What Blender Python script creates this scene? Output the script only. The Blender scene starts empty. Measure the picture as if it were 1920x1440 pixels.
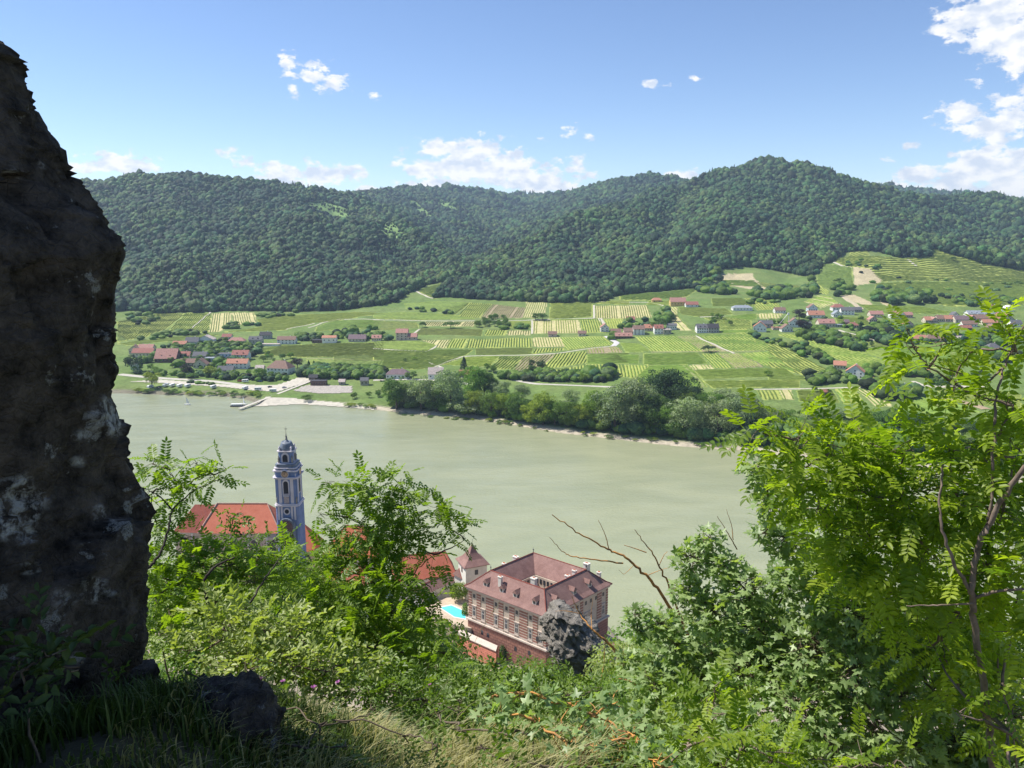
import bpy, math, random
import numpy as np
from math import radians as R, sin, cos, tan, pi
from mathutils import Vector

# ------------------------------------------------------------------ camera, sky, sun, exposure
SC = bpy.context.scene
COL = SC.collection
H = 150.0                      # eye above the river
FPX = 1450.0                   # focal length in photo pixels (1920 wide)
PITCH = R(10.9)
cam_d = bpy.data.cameras.new('camera')
cam_d.sensor_width = 36.0
cam_d.lens = 36.0 * FPX / 1920.0
cam_d.clip_start = 0.05
cam_d.clip_end = 40000
cam = bpy.data.objects.new('camera', cam_d)
cam.location = (0, 0, H)
cam.rotation_euler = (R(90) - PITCH, 0, 0)
COL.objects.link(cam)
SC.camera = cam
SC.view_settings.view_transform = 'Standard'
SC.view_settings.look = 'None'
SC.view_settings.gamma = 1
SC.view_settings.exposure = 0.62
SC.cycles.max_bounces = 8
SC.cycles.diffuse_bounces = 3
SC.cycles.glossy_bounces = 3
SC.cycles.transmission_bounces = 4
SC.cycles.volume_bounces = 0
SC.cycles.transparent_max_bounces = 8

SUN_EL = R(55)
SUN_H = Vector((-0.95, 0.30)).normalized()          # horizontal direction towards the sun
SUN_DIR = Vector((SUN_H.x * cos(SUN_EL), SUN_H.y * cos(SUN_EL), sin(SUN_EL)))
sun_d = bpy.data.lights.new('sun', 'SUN')
sun_d.energy = 4.8
sun_d.angle = R(0.5)
sun_d.color = (1.0, 0.955, 0.87)
sun = bpy.data.objects.new('sun', sun_d)
sun.rotation_euler = SUN_DIR.to_track_quat('Z', 'Y').to_euler()
sun.location = (0, 0, 400)
COL.objects.link(sun)

def pdir(px, py):
    r = np.array([px - 960.0,
                  FPX * cos(PITCH) - (py - 720.0) * sin(PITCH),
                  -FPX * sin(PITCH) - (py - 720.0) * cos(PITCH)])
    return r / np.linalg.norm(r)
def PZ(px, py, z):             # where the line of sight meets the level z
    r = pdir(px, py); t = (z - H) / r[2]
    return np.array([0, 0, H]) + r * t
def PY(px, py, Y):             # point of the line of sight at the distance Y ahead
    r = pdir(px, py); t = Y / r[1]
    return np.array([0, 0, H]) + r * t

world = bpy.data.worlds.new('World')
SC.world = world
world.use_nodes = True
wn = world.node_tree; wn.nodes.clear()
def wnode(t, **k):
    n = wn.nodes.new(t)
    for a, b in k.items(): setattr(n, a, b)
    return n
out = wnode('ShaderNodeOutputWorld')
sky = wnode('ShaderNodeTexSky', sky_type='NISHITA', sun_disc=False)
sky.sun_elevation = SUN_EL
sky.sun_rotation = math.atan2(SUN_H.x, SUN_H.y)
sky.altitude = 1800; sky.air_density = 1.0; sky.dust_density = 0.15; sky.ozone_density = 2.0
bg = wnode('ShaderNodeBackground'); bg.inputs['Strength'].default_value = 0.108
hs_ = wnode('ShaderNodeHueSaturation'); hs_.inputs['Saturation'].default_value = 1.06; hs_.inputs['Hue'].default_value = .506; wn.links.new(sky.outputs[0], hs_.inputs['Color']); wn.links.new(hs_.outputs[0], bg.inputs['Color'])
# clouds: soft blobs in sky direction (azimuth, elevation in degrees), eaten into by noise
CLOUDS = [  # px, py, rx, ry, strength
 (545,118,26,16,.75),(585,142,42,22,.8),(620,155,34,18,.75),(548,165,14,18,.7),(702,178,14,9,.6),
 (225,308,75,20,1),(160,312,45,14,.8),(430,290,28,14,.62),(462,306,20,14,.5),
 (530,330,62,22,1.05),(600,328,48,24,1.05),(640,326,40,16,.95),(700,356,30,8,.8),
 (830,280,60,20,1),(890,290,75,28,1.15),(850,320,100,24,1.1),(940,320,95,30,1.15),(1000,340,80,22,1.05),(1050,352,45,8,.8),(800,345,60,14,.8),
 (1024,310,22,8,.6),(1085,312,26,16,.85),(1105,325,16,10,.6),(1070,245,20,11,.7),(1020,258,14,6,.5),(1110,258,16,8,.6),
 (1225,156,24,10,.7),(1310,148,16,10,.7),(1280,328,34,10,.9),(1238,308,12,8,.45),
 (1860,30,115,60,1.25),(1900,70,85,50,1.3),(1800,40,60,30,1),(1905,110,50,40,1),
 (1800,215,60,30,1),(1870,235,80,45,1.0),(1900,190,60,30,.8),(1860,310,110,45,1.15),(1900,350,90,40,1.1),(1800,340,80,30,1.0),(1720,335,62,26,1.05),(1690,350,40,16,.8),
 (1830,160,22,10,.5),(1700,272,26,10,.5),(1670,300,18,8,.5),(2010,60,90,80,1.1),(2060,270,120,90,1.1),(-100,250,90,40,1),
]
tc = wnode('ShaderNodeTexCoord')
sep = wnode('ShaderNodeSeparateXYZ'); wn.links.new(tc.outputs['Generated'], sep.inputs[0])
def wmath(op, a=None, b=None, c=None):
    n = wnode('ShaderNodeMath', operation=op)
    for i, v in enumerate((a, b, c)):
        if v is None: continue
        if isinstance(v, (int, float)): n.inputs[i].default_value = v
        else: wn.links.new(v, n.inputs[i])
    return n.outputs[0]
az = wmath('MULTIPLY', wmath('ARCTAN2', sep.outputs[0], sep.outputs[1]), 180 / pi)
el = wmath('MULTIPLY', wmath('ARCSINE', sep.outputs[2]), 180 / pi)
comb = wnode('ShaderNodeCombineXYZ'); wn.links.new(az, comb.inputs[0]); wn.links.new(el, comb.inputs[1])
def azel(px, py):
    d = pdir(px, py); return math.degrees(math.atan2(d[0], d[1])), math.degrees(math.asin(d[2]))
def wfield(shift):
    acc = None
    for (px, py, rx, ry, s) in CLOUDS:
        if px > 1650: rx *= .82; ry *= .82
        a, e = azel(px, py)
        ra = 1.35 * abs(azel(px + rx, py)[0] - azel(px - rx, py)[0]) / 2 * 1.12; re_ = abs(azel(px, py - ry)[1] - azel(px, py + ry)[1]) / 2 * 1.6
        sb = wnode('ShaderNodeVectorMath', operation='SUBTRACT'); wn.links.new(comb.outputs[0], sb.inputs[0]); sb.inputs[1].default_value = (a, e + shift * re_, 0)
        ml = wnode('ShaderNodeVectorMath', operation='MULTIPLY'); wn.links.new(sb.outputs[0], ml.inputs[0]); ml.inputs[1].default_value = (1 / ra, 1 / re_, 0)
        ln = wnode('ShaderNodeVectorMath', operation='LENGTH'); wn.links.new(ml.outputs[0], ln.inputs[0])
        m = wmath('MULTIPLY_ADD', ln.outputs['Value'], -s, s)
        acc = m if acc is None else wmath('SMOOTH_MAX', acc, m, 0.15)
    return acc
field = wfield(0)
nz = wnode('ShaderNodeTexNoise'); nz.inputs['Scale'].default_value = 0.8; nz.inputs['Detail'].default_value = 9; nz.inputs['Roughness'].default_value = 0.62
mp = wnode('ShaderNodeVectorMath', operation='MULTIPLY'); wn.links.new(comb.outputs[0], mp.inputs[0]); mp.inputs[1].default_value = (1, 1.7, 1)
wn.links.new(mp.outputs[0], nz.inputs['Vector'])
dens = wmath('ADD', field, wmath('MULTIPLY_ADD', nz.outputs['Fac'], 2.6, -1.42))
mr = wnode('ShaderNodeMapRange', interpolation_type='SMOOTHSTEP'); wn.links.new(dens, mr.inputs['Value'])
mr.inputs['From Min'].default_value = 0.12; mr.inputs['From Max'].default_value = 0.50
# body of the cloud: thicker parts a little greyer below
nz2 = wnode('ShaderNodeTexNoise'); nz2.inputs['Scale'].default_value = 0.8; nz2.inputs['Detail'].default_value = 6
mp2 = wnode('ShaderNodeVectorMath', operation='ADD'); wn.links.new(mp.outputs[0], mp2.inputs[0]); mp2.inputs[1].default_value = (3.1, 0.9, 5.0)
wn.links.new(mp2.outputs[0], nz2.inputs['Vector'])
cr = wnode('ShaderNodeValToRGB'); cr.color_ramp.elements[0].position = 0.38; cr.color_ramp.elements[0].color = (.66, .73, .85, 1)
cr.color_ramp.elements[1].position = 0.58; cr.color_ramp.elements[1].color = (1, .99, .98, 1)
wn.links.new(nz2.outputs['Fac'], cr.inputs['Fac'])
bgc = wnode('ShaderNodeBackground'); wn.links.new(cr.outputs[0], bgc.inputs['Color']); bgc.inputs['Strength'].default_value = 0.74
mixs = wnode('ShaderNodeMixShader')
lim = wmath('MULTIPLY', mr.outputs[0], 0.93)
wn.links.new(lim, mixs.inputs[0]); wn.links.new(bg.outputs[0], mixs.inputs[1]); wn.links.new(bgc.outputs[0], mixs.inputs[2])
wn.links.new(mixs.outputs[0], out.inputs['Surface'])

# ------------------------------------------------------------------ helpers: tags, meshes, materials
def tag(o, label=None, cat=None, group=None, kind=None):
    if label: o['label'] = label
    if cat: o['category'] = cat
    if group: o['group'] = group
    if kind: o['kind'] = kind
    return o
def empty(name, loc, rz=0, label=None, cat=None, group=None):
    o = bpy.data.objects.new(name, None); COL.objects.link(o)
    o.location = [float(v) for v in loc]; o.rotation_euler = (0, 0, rz); o.empty_display_size = 0.5
    return tag(o, label, cat, group)
def link(name, me, parent=None, loc=None, rz=0):
    o = bpy.data.objects.new(name, me); COL.objects.link(o)
    if parent is not None: o.parent = parent
    if loc is not None: o.location = [float(v) for v in loc]
    if rz: o.rotation_euler = (0, 0, rz)
    return o
def np_mesh(name, V, F, mat=None, var=None, col=None, smooth=False, mats=None, midx=None):
    V = np.asarray(V, dtype=np.float32); F = np.asarray(F, dtype=np.int32)
    me = bpy.data.meshes.new(name); k = F.shape[1]; n = len(F)
    me.vertices.add(len(V)); me.vertices.foreach_set('co', V.ravel())
    me.loops.add(n * k); me.loops.foreach_set('vertex_index', F.ravel())
    me.polygons.add(n); me.polygons.foreach_set('loop_start', np.arange(n, dtype=np.int32) * k)
    if smooth: me.polygons.foreach_set('use_smooth', np.ones(n, dtype=bool))
    if var is not None:
        a = me.attributes.new('var', 'FLOAT', 'FACE'); a.data.foreach_set('value', np.asarray(var, dtype=np.float32))
    if col is not None:
        c = np.ones((len(V), 4), dtype=np.float32); c[:, :3] = col
        a = me.color_attributes.new('cover', 'FLOAT_COLOR', 'POINT'); a.data.foreach_set('color', c.ravel())
    if mat: me.materials.append(mat)
    if mats:
        for m in mats: me.materials.append(m)
    if midx is not None: me.polygons.foreach_set('material_index', np.asarray(midx, dtype=np.int32))
    me.update(calc_edges=True); me.validate()
    return me

class MB:
    """collects boxes, prisms and tubes; build() links them as ONE mesh object"""
    def __init__(s): s.V = []; s.F = []
    def add(s, vs, fs):
        b = len(s.V); s.V += [tuple(float(c) for c in v) for v in vs]; s.F += [tuple(b + i for i in f) for f in fs]; return s
    def box(s, x0, x1, y0, y1, z0, z1):
        return s.add([(x0,y0,z0),(x1,y0,z0),(x1,y1,z0),(x0,y1,z0),(x0,y0,z1),(x1,y0,z1),(x1,y1,z1),(x0,y1,z1)],
                     [(0,3,2,1),(4,5,6,7),(0,1,5,4),(1,2,6,5),(2,3,7,6),(3,0,4,7)])
    def hexa(s, p):             # eight corners, bottom four then top four
        return s.add(p, [(0,3,2,1),(4,5,6,7),(0,1,5,4),(1,2,6,5),(2,3,7,6),(3,0,4,7)])
    def lathe(s, prof, n=12, c=(0,0), sq=1.0, ph=0.0):
        vs = []; fs = []
        for (r, z) in prof:
            for k in range(n):
                a = 2 * pi * k / n + ph; vs.append((c[0] + r * cos(a), c[1] + r * sin(a) * sq, z))
        m = len(prof)
        for i in range(m - 1):
            for k in range(n):
                k2 = (k + 1) % n; fs.append((i*n+k, i*n+k2, (i+1)*n+k2, (i+1)*n+k))
        fs.append(tuple(range(n))[::-1]); fs.append(tuple((m-1)*n+k for k in range(n)))
        return s.add(vs, fs)
    def tube(s, pts, rad, n=5):
        pts = [Vector([float(c) for c in p]) for p in pts]; m = len(pts)
        rad = rad if hasattr(rad, '__len__') else [rad] * m
        vs = []; fs = []
        for i, p in enumerate(pts):
            t = (pts[min(i+1, m-1)] - pts[max(i-1, 0)]).normalized()
            u = t.cross(Vector((0.13, 0.29, 1)) if abs(t.z) < .9 else Vector((1, 0.1, 0))).normalized(); w = t.cross(u)
            for k in range(n):
                a = 2 * pi * k / n; vs.append(p + (u * cos(a) + w * sin(a)) * rad[i])
        for i in range(m - 1):
            for k in range(n):
                k2 = (k + 1) % n; fs.append((i*n+k, i*n+k2, (i+1)*n+k2, (i+1)*n+k))
        fs.append(tuple(range(n))[::-1]); fs.append(tuple((m-1)*n+k for k in range(n)))
        return s.add(vs, fs)
    def mesh(s, name, mat, smooth=False):
        me = bpy.data.meshes.new(name); me.from_pydata(s.V, [], s.F)
        if mat: me.materials.append(mat)
        if smooth:
            for p in me.polygons: p.use_smooth = True
        me.update(); return me
    def build(s, name, mat, parent=None, loc=None, rz=0, smooth=False):
        return link(name, s.mesh(name, mat, smooth), parent, loc, rz)

MATS = {}
def newmat(name):
    m = bpy.data.materials.new(name); m.use_nodes = True
    nt = m.node_tree; b = nt.nodes['Principled BSDF']; MATS[name] = m
    return m, nt, b
def N(nt, t, ins=None, **k):
    n = nt.nodes.new(t)
    for a, b in k.items(): setattr(n, a, b)
    for a, b in (ins or {}).items():
        if hasattr(b, 'is_linked') or isinstance(b, bpy.types.NodeSocket): nt.links.new(b, n.inputs[a])
        else: n.inputs[a].default_value = b
    return n
def mixc(nt, fac, a, b, mode='MIX'):
    n = nt.nodes.new('ShaderNodeMix'); n.data_type = 'RGBA'; n.blend_type = mode
    for i, v in ((0, fac), (6, a), (7, b)):
        if isinstance(v, bpy.types.NodeSocket): nt.links.new(v, n.inputs[i])
        elif i == 0: n.inputs[0].default_value = v
        else: n.inputs[i].default_value = (*v, 1)
    return n.outputs[2]
def plain(name, c, rough=.8, vary=.18, scale=1.0, c2=None, bump=0, spec=.3, metallic=0, det=5):
    """a base colour with weathering noise in object space"""
    if name in MATS: return MATS[name]
    m, nt, b = newmat(name)
    tcn = N(nt, 'ShaderNodeTexCoord'); nz = N(nt, 'ShaderNodeTexNoise', {'Vector': tcn.outputs['Object'], 'Scale': scale, 'Detail': det, 'Roughness': .65})
    c2 = c2 or tuple(v * (1 - vary * 2) for v in c)
    ra = N(nt, 'ShaderNodeMapRange', {'Value': nz.outputs['Fac'], 'From Min': .32, 'From Max': .68})
    nt.links.new(mixc(nt, ra.outputs[0], c2, tuple(min(1, v * (1 + vary)) for v in c)), b.inputs['Base Color'])
    b.inputs['Roughness'].default_value = rough; b.inputs['Specular IOR Level'].default_value = spec; b.inputs['Metallic'].default_value = metallic
    if bump:
        bp = N(nt, 'ShaderNodeBump', {'Height': nz.outputs['Fac'], 'Distance': bump, 'Strength': .8}); nt.links.new(bp.outputs[0], b.inputs['Normal'])
    return m
def foliage(name, c1, c2, transl=.35, rough=.5, spec=.35, tcol=None, objvar=.35):
    """leaf material: colour differs from leaf to leaf (var) and from plant to plant; light passes through"""
    if name in MATS: return MATS[name]
    m, nt, b = newmat(name)
    at = N(nt, 'ShaderNodeAttribute', attribute_name='var'); oi = N(nt, 'ShaderNodeObjectInfo')
    base = mixc(nt, at.outputs['Fac'], c1, c2)
    k = N(nt, 'ShaderNodeMapRange', {'Value': oi.outputs['Random'], 'To Min': 1 - objvar, 'To Max': 1 + objvar})
    hs = N(nt, 'ShaderNodeHueSaturation', {'Value': k.outputs[0], 'Color': base})
    hk = N(nt, 'ShaderNodeMapRange', {'Value': N(nt, 'ShaderNodeMath', {0: oi.outputs['Random'], 1: 7.31}, operation='MULTIPLY').outputs[0], 'From Max': 7.31, 'To Min': .485, 'To Max': .515})
    fr = N(nt, 'ShaderNodeMath', {0: N(nt, 'ShaderNodeMath', {0: oi.outputs['Random'], 1: 7.31}, operation='MULTIPLY').outputs[0]}, operation='FRACT')
    hm = N(nt, 'ShaderNodeMapRange', {'Value': fr.outputs[0], 'To Min': .5 - .05 * objvar, 'To Max': .5 + .05 * objvar}); nt.links.new(hm.outputs[0], hs.inputs['Hue'])
    nt.links.new(hs.outputs[0], b.inputs['Base Color'])
    b.inputs['Roughness'].default_value = rough; b.inputs['Specular IOR Level'].default_value = spec
    tr = N(nt, 'ShaderNodeBsdfTranslucent')
    tint = mixc(nt, 1.0, hs.outputs[0], tcol or (1.5, 1.7, .6), 'MULTIPLY'); nt.links.new(tint, tr.inputs['Color'])
    mx = N(nt, 'ShaderNodeMixShader', {0: transl, 1: b.outputs[0], 2: tr.outputs[0]})
    nt.links.new(mx.outputs[0], nt.nodes['Material Output'].inputs['Surface'])
    return m

# ------------------------------------------------------------------ value noise for shapes
def vnoise2(x, y, seed=0):
    x = np.asarray(x, float); y = np.asarray(y, float)
    xi = np.floor(x).astype(np.int64); yi = np.floor(y).astype(np.int64); fx = x - xi; fy = y - yi
    fx = fx * fx * (3 - 2 * fx); fy = fy * fy * (3 - 2 * fy)
    def h(a, b):
        n = (a * 374761393 + b * 668265263 + seed * 974634777) & 0xffffffff
        n = ((n ^ (n >> 13)) * 1274126177) & 0xffffffff
        return ((n ^ (n >> 16)) & 0xffff) / 65535.0
    return (h(xi, yi) * (1 - fx) + h(xi + 1, yi) * fx) * (1 - fy) + (h(xi, yi + 1) * (1 - fx) + h(xi + 1, yi + 1) * fx) * fy
def vnoise3(p, seed=0):
    p = np.asarray(p, float); i = np.floor(p).astype(np.int64); f = p - i; f = f * f * (3 - 2 * f)
    def h(a, b, c):
        n = (a * 374761393 + b * 668265263 + c * 2147483647 + seed * 974634777) & 0xffffffff
        n = ((n ^ (n >> 13)) * 1274126177) & 0xffffffff
        n = ((n ^ (n >> 15)) * 2246822519) & 0xffffffff
        return ((n ^ (n >> 16)) & 0xffff) / 65535.0
    r = 0
    for dx in (0, 1):
        for dy in (0, 1):
            for dz in (0, 1):
                w = (f[:, 0] if dx else 1 - f[:, 0]) * (f[:, 1] if dy else 1 - f[:, 1]) * (f[:, 2] if dz else 1 - f[:, 2])
                r = r + w * h(i[:, 0] + dx, i[:, 1] + dy, i[:, 2] + dz)
    return r
def fbm2(x, y, o=4, seed=0):
    r = 0; a = .5; t = 0
    for k in range(o):
        r = r + a * vnoise2(np.asarray(x) * 2**k, np.asarray(y) * 2**k, seed + k); t += a; a *= .5
    return r / t
def fbm3(p, o=4, seed=0):
    r = 0; a = .5; t = 0
    for k in range(o):
        r = r + a * vnoise3(np.asarray(p) * 2**k, seed + k); t += a; a *= .5
    return r / t

def facets(p, cell, seed, tilt=.6, jit=1.0):
    """crisp planar chips: every cell of a jittered lattice carries its own offset and slope"""
    p = np.asarray(p, float) / cell; i = np.floor(p).astype(np.int64); best = np.full(len(p), 9e9); out = np.zeros(len(p))
    def hh(a, b, c, k):
        n = (a * 374761393 + b * 668265263 + c * 1274126177 + (seed * 7 + k) * 974634777) & 0xffffffff
        n = ((n ^ (n >> 13)) * 1274126177) & 0xffffffff; n = ((n ^ (n >> 15)) * 2246822519) & 0xffffffff
        return ((n ^ (n >> 16)) & 0xffff) / 65535.0
    for dx in (-1, 0, 1):
        for dy in (-1, 0, 1):
            for dz in (-1, 0, 1):
                a, b, c = i[:, 0] + dx, i[:, 1] + dy, i[:, 2] + dz
                q = np.stack([a + .5 + (hh(a, b, c, 1) - .5) * jit, b + .5 + (hh(a, b, c, 2) - .5) * jit, c + .5 + (hh(a, b, c, 3) - .5) * jit], -1)
                d = p - q; r = (d ** 2).sum(1); v = (hh(a, b, c, 4) - .5) + tilt * (d[:, 0] * (hh(a, b, c, 5) - .5) + d[:, 1] * (hh(a, b, c, 6) - .5) + d[:, 2] * (hh(a, b, c, 7) - .5)) * 2
                k = r < best; best = np.where(k, r, best); out = np.where(k, v, out)
    return out
# ------------------------------------------------------------------ far terrain: river bank, terraces, forested hills
BANK = [(-2500,720),(-900,735)] + [tuple(PZ(x, y, 0)[:2]) for x, y in
        ((60,735),(240,738),(320,741),(400,741),(455,747),(490,760),(560,757),(640,763),(720,770),(800,778),(870,782),(950,795),(1050,812),(1150,823),(1250,835),(1380,845),(1560,862),(1768,882),(1920,905))] + [(700,420),(1600,330)]
BX = np.array([b[0] for b in BANK]); BY = np.array([b[1] for b in BANK])
def S(*pts):                    # crest polyline: photo direction and distance ahead, as world points
    return np.array([PY(px, py, d) for px, py, d in pts])
RIDGES = [
 (S((-500,330,2500),(-100,345,2450),(170,352,2350),(260,338,2350),(350,331,2350),(450,346,2400),(560,362,2600),(640,372,2700)), .44),
 (S((640,372,2700),(700,410,2350),(770,455,2050),(840,495,1750),(880,530,1550)), .62),
 (S((560,362,2600),(540,420,1950),(560,490,1550)), .48),
 (S((250,345,2350),(330,430,1850),(360,500,1500)), .40),
 (S((640,372,3300),(700,364,3700),(830,358,4300),(900,365,4700),(980,372,5200),(1080,368,5200)), .26),
 (S((830,360,4300),(840,405,3300),(868,450,2600)), .52),
 (S((1000,378,4600),(1060,368,4300),(1150,345,3900),(1215,332,3700),(1270,345,3600),(1400,360,3500)), .38),
 (S((1150,345,3900),(1080,400,3100),(990,440,2500)), .42),
 (S((1280,352,2900),(1350,335,2750),(1430,308,2700),(1480,318,2650),(1560,343,2600),(1640,362,2600),(1700,372,2700),(1760,376,2800),(1810,366,2850),(1870,374,2900),(1930,395,3000),(2200,420,3000),(2600,430,3000)), .42),
 (S((1350,335,2750),(1270,355,2600),(1180,385,2350),(1100,415,2150),(1020,450,1900),(950,490,1700),(890,525,1500)), .56),
 (S((1430,310,2700),(1390,380,2150),(1330,440,1750)), .42),
 (S((1640,362,2600),(1620,410,2200),(1600,450,1850)), .42),
 (S((1870,374,2900),(1900,430,2300),(1960,460,2000)), .42),
 (S((1500,352,5500),(1640,350,5500),(1760,372,5600)), .2),
 (S((1850,388,6200),(1905,380,6200),(2100,384,6200)), .2),
 # terraced vineyard spur
 (S((1590,478,1620),(1740,470,1720),(1860,495,1800),(2000,510,1800),(2300,520,1800)), .30),
 (S((170,352,2350),(190,440,1900),(240,510,1550)), .40),
 (S((450,346,2400),(455,425,1950),(465,500,1550)), .42),
 (S((640,372,2700),(650,440,2000),(665,500,1600)), .50),
 (S((700,366,3600),(735,400,3000),(765,420,2700)), .52),
 (S((1480,318,2650),(1500,395,2150),(1480,445,1800)), .42),
 (S((1180,385,2350),(1190,440,1900),(1170,490,1600)), .44),
 (S((1020,450,1900),(1060,500,1550)), .42),
]
def seg_h(X, Y, pts, k):
    best = np.full(X.shape, -1e9)
    for a, b in zip(pts[:-1], pts[1:]):
        d = b[:2] - a[:2]; L = d @ d
        t = np.clip(((X - a[0]) * d[0] + (Y - a[1]) * d[1]) / L, 0, 1)
        r = np.hypot(X - a[0] - t * d[0], Y - a[1] - t * d[1])
        z = a[2] + (b[2] - a[2]) * t
        rr = np.sqrt(r * r + 60**2) - 60
        best = np.maximum(best, z - k * rr * (1 - 0.00012 * np.minimum(rr, 2500)))
    return best
def bank_s(x, y): return (y - np.interp(x, BX, BY)) * .93
def far_height(x, y):
    x = np.asarray(x, float); y = np.asarray(y, float)
    s = bank_s(x, y)
    sp = np.clip(s, 0, None)
    z = np.where(s < 0, np.maximum(s * .12, -4), 1.2 * np.clip(sp / 9, 0, 1) + 1.8 * np.clip((sp - 9) / 14, 0, 1) ** .8)
    pl = sp * .016 + 7.2e-5 * sp**2
    pl = pl + (fbm2(x / 160, y / 90, 3, 5) - .5) * 5 * np.clip(sp / 150, 0, 1)
    stp = 3.0                                    # low terrace steps
    fr = pl / stp; fl = np.floor(fr); f = fr - fl
    pl2 = (fl + np.clip((f - .55) / .45, 0, 1) ** 1.5 * .5 + f * .5) * stp
    pl = np.where(sp < 900, pl2, pl)
    pl = np.where(sp > 700, pl * 0 + np.interp(sp, [0, 700, 1400, 9000], [0, 46, 70, 110]) , pl)
    z = z + pl
    hill = np.full(x.shape, -1e9)
    for pts, k in RIDGES: hill = np.maximum(hill, seg_h(x, y, pts, k))
    up = np.clip((hill - z) / 120, 0, 1)
    gul = np.abs(fbm2(x / 330, y / 330, 4, 11) - .5) * 2
    hill = hill + (gul - .26) * 175 * up * np.clip(1.25 - up, .25, 1) + (fbm2(x / 60, y / 60, 3, 3) - .5) * 12 * up
    t = 7.0
    m = np.maximum(z, hill)
    return m + t * np.exp(-np.abs(z - hill) / t) * .5
NA, ND = 1000, 560
AZ = np.linspace(R(-52), R(50), NA); LD = np.linspace(math.log(330), math.log(7000), ND)
A_, D_ = np.meshgrid(AZ, np.exp(LD))
GX = np.sin(A_) * D_; GY = np.cos(A_) * D_
ZG = far_height(GX, GY)
def ZQ(x, y):                  # height of the far terrain mesh
    a = (np.arctan2(x, y) - AZ[0]) / (AZ[1] - AZ[0]); d = (np.log(np.hypot(x, y)) - LD[0]) / (LD[1] - LD[0])
    a = np.clip(a, 0, NA - 1.001); d = np.clip(d, 0, ND - 1.001)
    i = np.floor(d).astype(int); j = np.floor(a).astype(int); u = d - i; v = a - j
    return (ZG[i, j] * (1 - v) + ZG[i, j + 1] * v) * (1 - u) + (ZG[i + 1, j] * (1 - v) + ZG[i + 1, j + 1] * v) * u
TT = np.exp(np.linspace(math.log(380), math.log(6900), 2600))
def G(px, py):                 # ground point seen at a photo pixel
    r = pdir(px, py); hor = math.hypot(r[0], r[1])
    x = r[0] / hor * TT; y = r[1] / hor * TT; z = H + r[2] / hor * TT
    hit = np.nonzero(z <= np.maximum(ZQ(x, y), 0))[0]
    k = hit[0] if len(hit) else len(TT) - 1
    k = max(k, 1)
    z0 = z[k-1] - max(ZQ(x[k-1], y[k-1]), 0); z1 = z[k] - max(ZQ(x[k], y[k]), 0)
    f = z0 / (z0 - z1 + 1e-9) if len(hit) else 1
    return np.array([x[k-1] + (x[k]-x[k-1]) * f, y[k-1] + (y[k]-y[k-1]) * f, z[k-1] + (z[k]-z[k-1]) * f])
def to_px(x, y, z):
    dx = x; dy = y; dz = z - H
    f = dy * cos(PITCH) - dz * sin(PITCH); u = dy * sin(PITCH) + dz * cos(PITCH)
    return 960 + FPX * dx / f, 720 - FPX * u / f
def inpoly(x, y, poly):
    x = np.asarray(x, float); y = np.asarray(y, float); c = np.zeros(x.shape, bool); n = len(poly)
    for i in range(n):
        x0, y0 = poly[i][:2]; x1, y1 = poly[(i + 1) % n][:2]
        if y0 == y1: continue
        c ^= ((y0 > y) != (y1 > y)) & (x < (x1 - x0) * (y - y0) / (y1 - y0) + x0)
    return c
def gpoly(pts): return [tuple(G(*p)[:2]) for p in pts]

# forest edge: where the wood meets the vineyards, as ground points
EDGE = [(-300,590),(160,588),(240,582),(300,588),(420,583),(560,585),(640,582),(700,574),(745,565),(765,548),(800,534),(850,524),(880,517),(905,512),(925,512),(935,520),(890,528),(850,535),(828,545),(832,557),(900,562),(1000,566),(1050,568),(1130,566),(1150,556),(1200,549),(1290,541),(1310,532),(1330,520),(1345,506),(1400,500),(1450,506),(1500,517),(1530,516),(1540,500),(1585,472),(1640,470),(1680,482),(1742,484),(1745,466),(1800,482),(1860,498),(1920,507),(2100,520),(2300,530)]
EDGEW = np.array([G(*p)[:2] for p in EDGE])
eaz = np.arctan2(EDGEW[:, 0], EDGEW[:, 1])
def forest_mask(x, y, z=None):
    px, py = to_px(x, y, ZQ(x, y))
    s = bank_s(x, y)
    ed = EDGE[:8] + [(745,566),(790,560)] + EDGE[19:]
    e = np.interp(px, [p[0] for p in ed], [p[1] for p in ed])
    # the vineyard tongue below the notch
    notch = inpoly(px, py, [(740,570),(765,549),(800,535),(850,525),(905,512),(925,511),(932,518),(890,526),(850,533),(832,541),(822,552),(800,570)])
    return (py < e) & (s > 380) & ~notch
CLEAR = [[(562,381),(600,376),(655,392),(662,412),(650,420),(600,402),(568,390)],
         [(762,372),(782,378),(800,395),(818,412),(805,417),(785,402),(765,388)],
         [(704,440),(728,412),(745,424),(766,444),(745,452),(715,449)],
         [(812,368),(850,382),(860,398),(845,400),(820,384)]]
TAN = [[(1352,514),(1410,512),(1415,522),(1440,543),(1425,546),(1395,540),(1355,533)],
       [(1600,500),(1635,506),(1655,525),(1650,530),(1602,535)],
       [(1580,553),(1600,552),(1632,566),(1640,578),(1620,572),(1588,562)],[(1648,552),(1660,562),(1676,574),(1664,576),(1650,566)]]

fm = forest_mask(GX, GY)
PXG, PYG = to_px(GX, GY, ZG)
cl = np.zeros(GX.shape, bool)
for c in CLEAR: cl |= inpoly(PXG, PYG, c)
tn = np.zeros(GX.shape, bool)
for c in TAN: tn |= inpoly(PXG, PYG, c)

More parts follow.
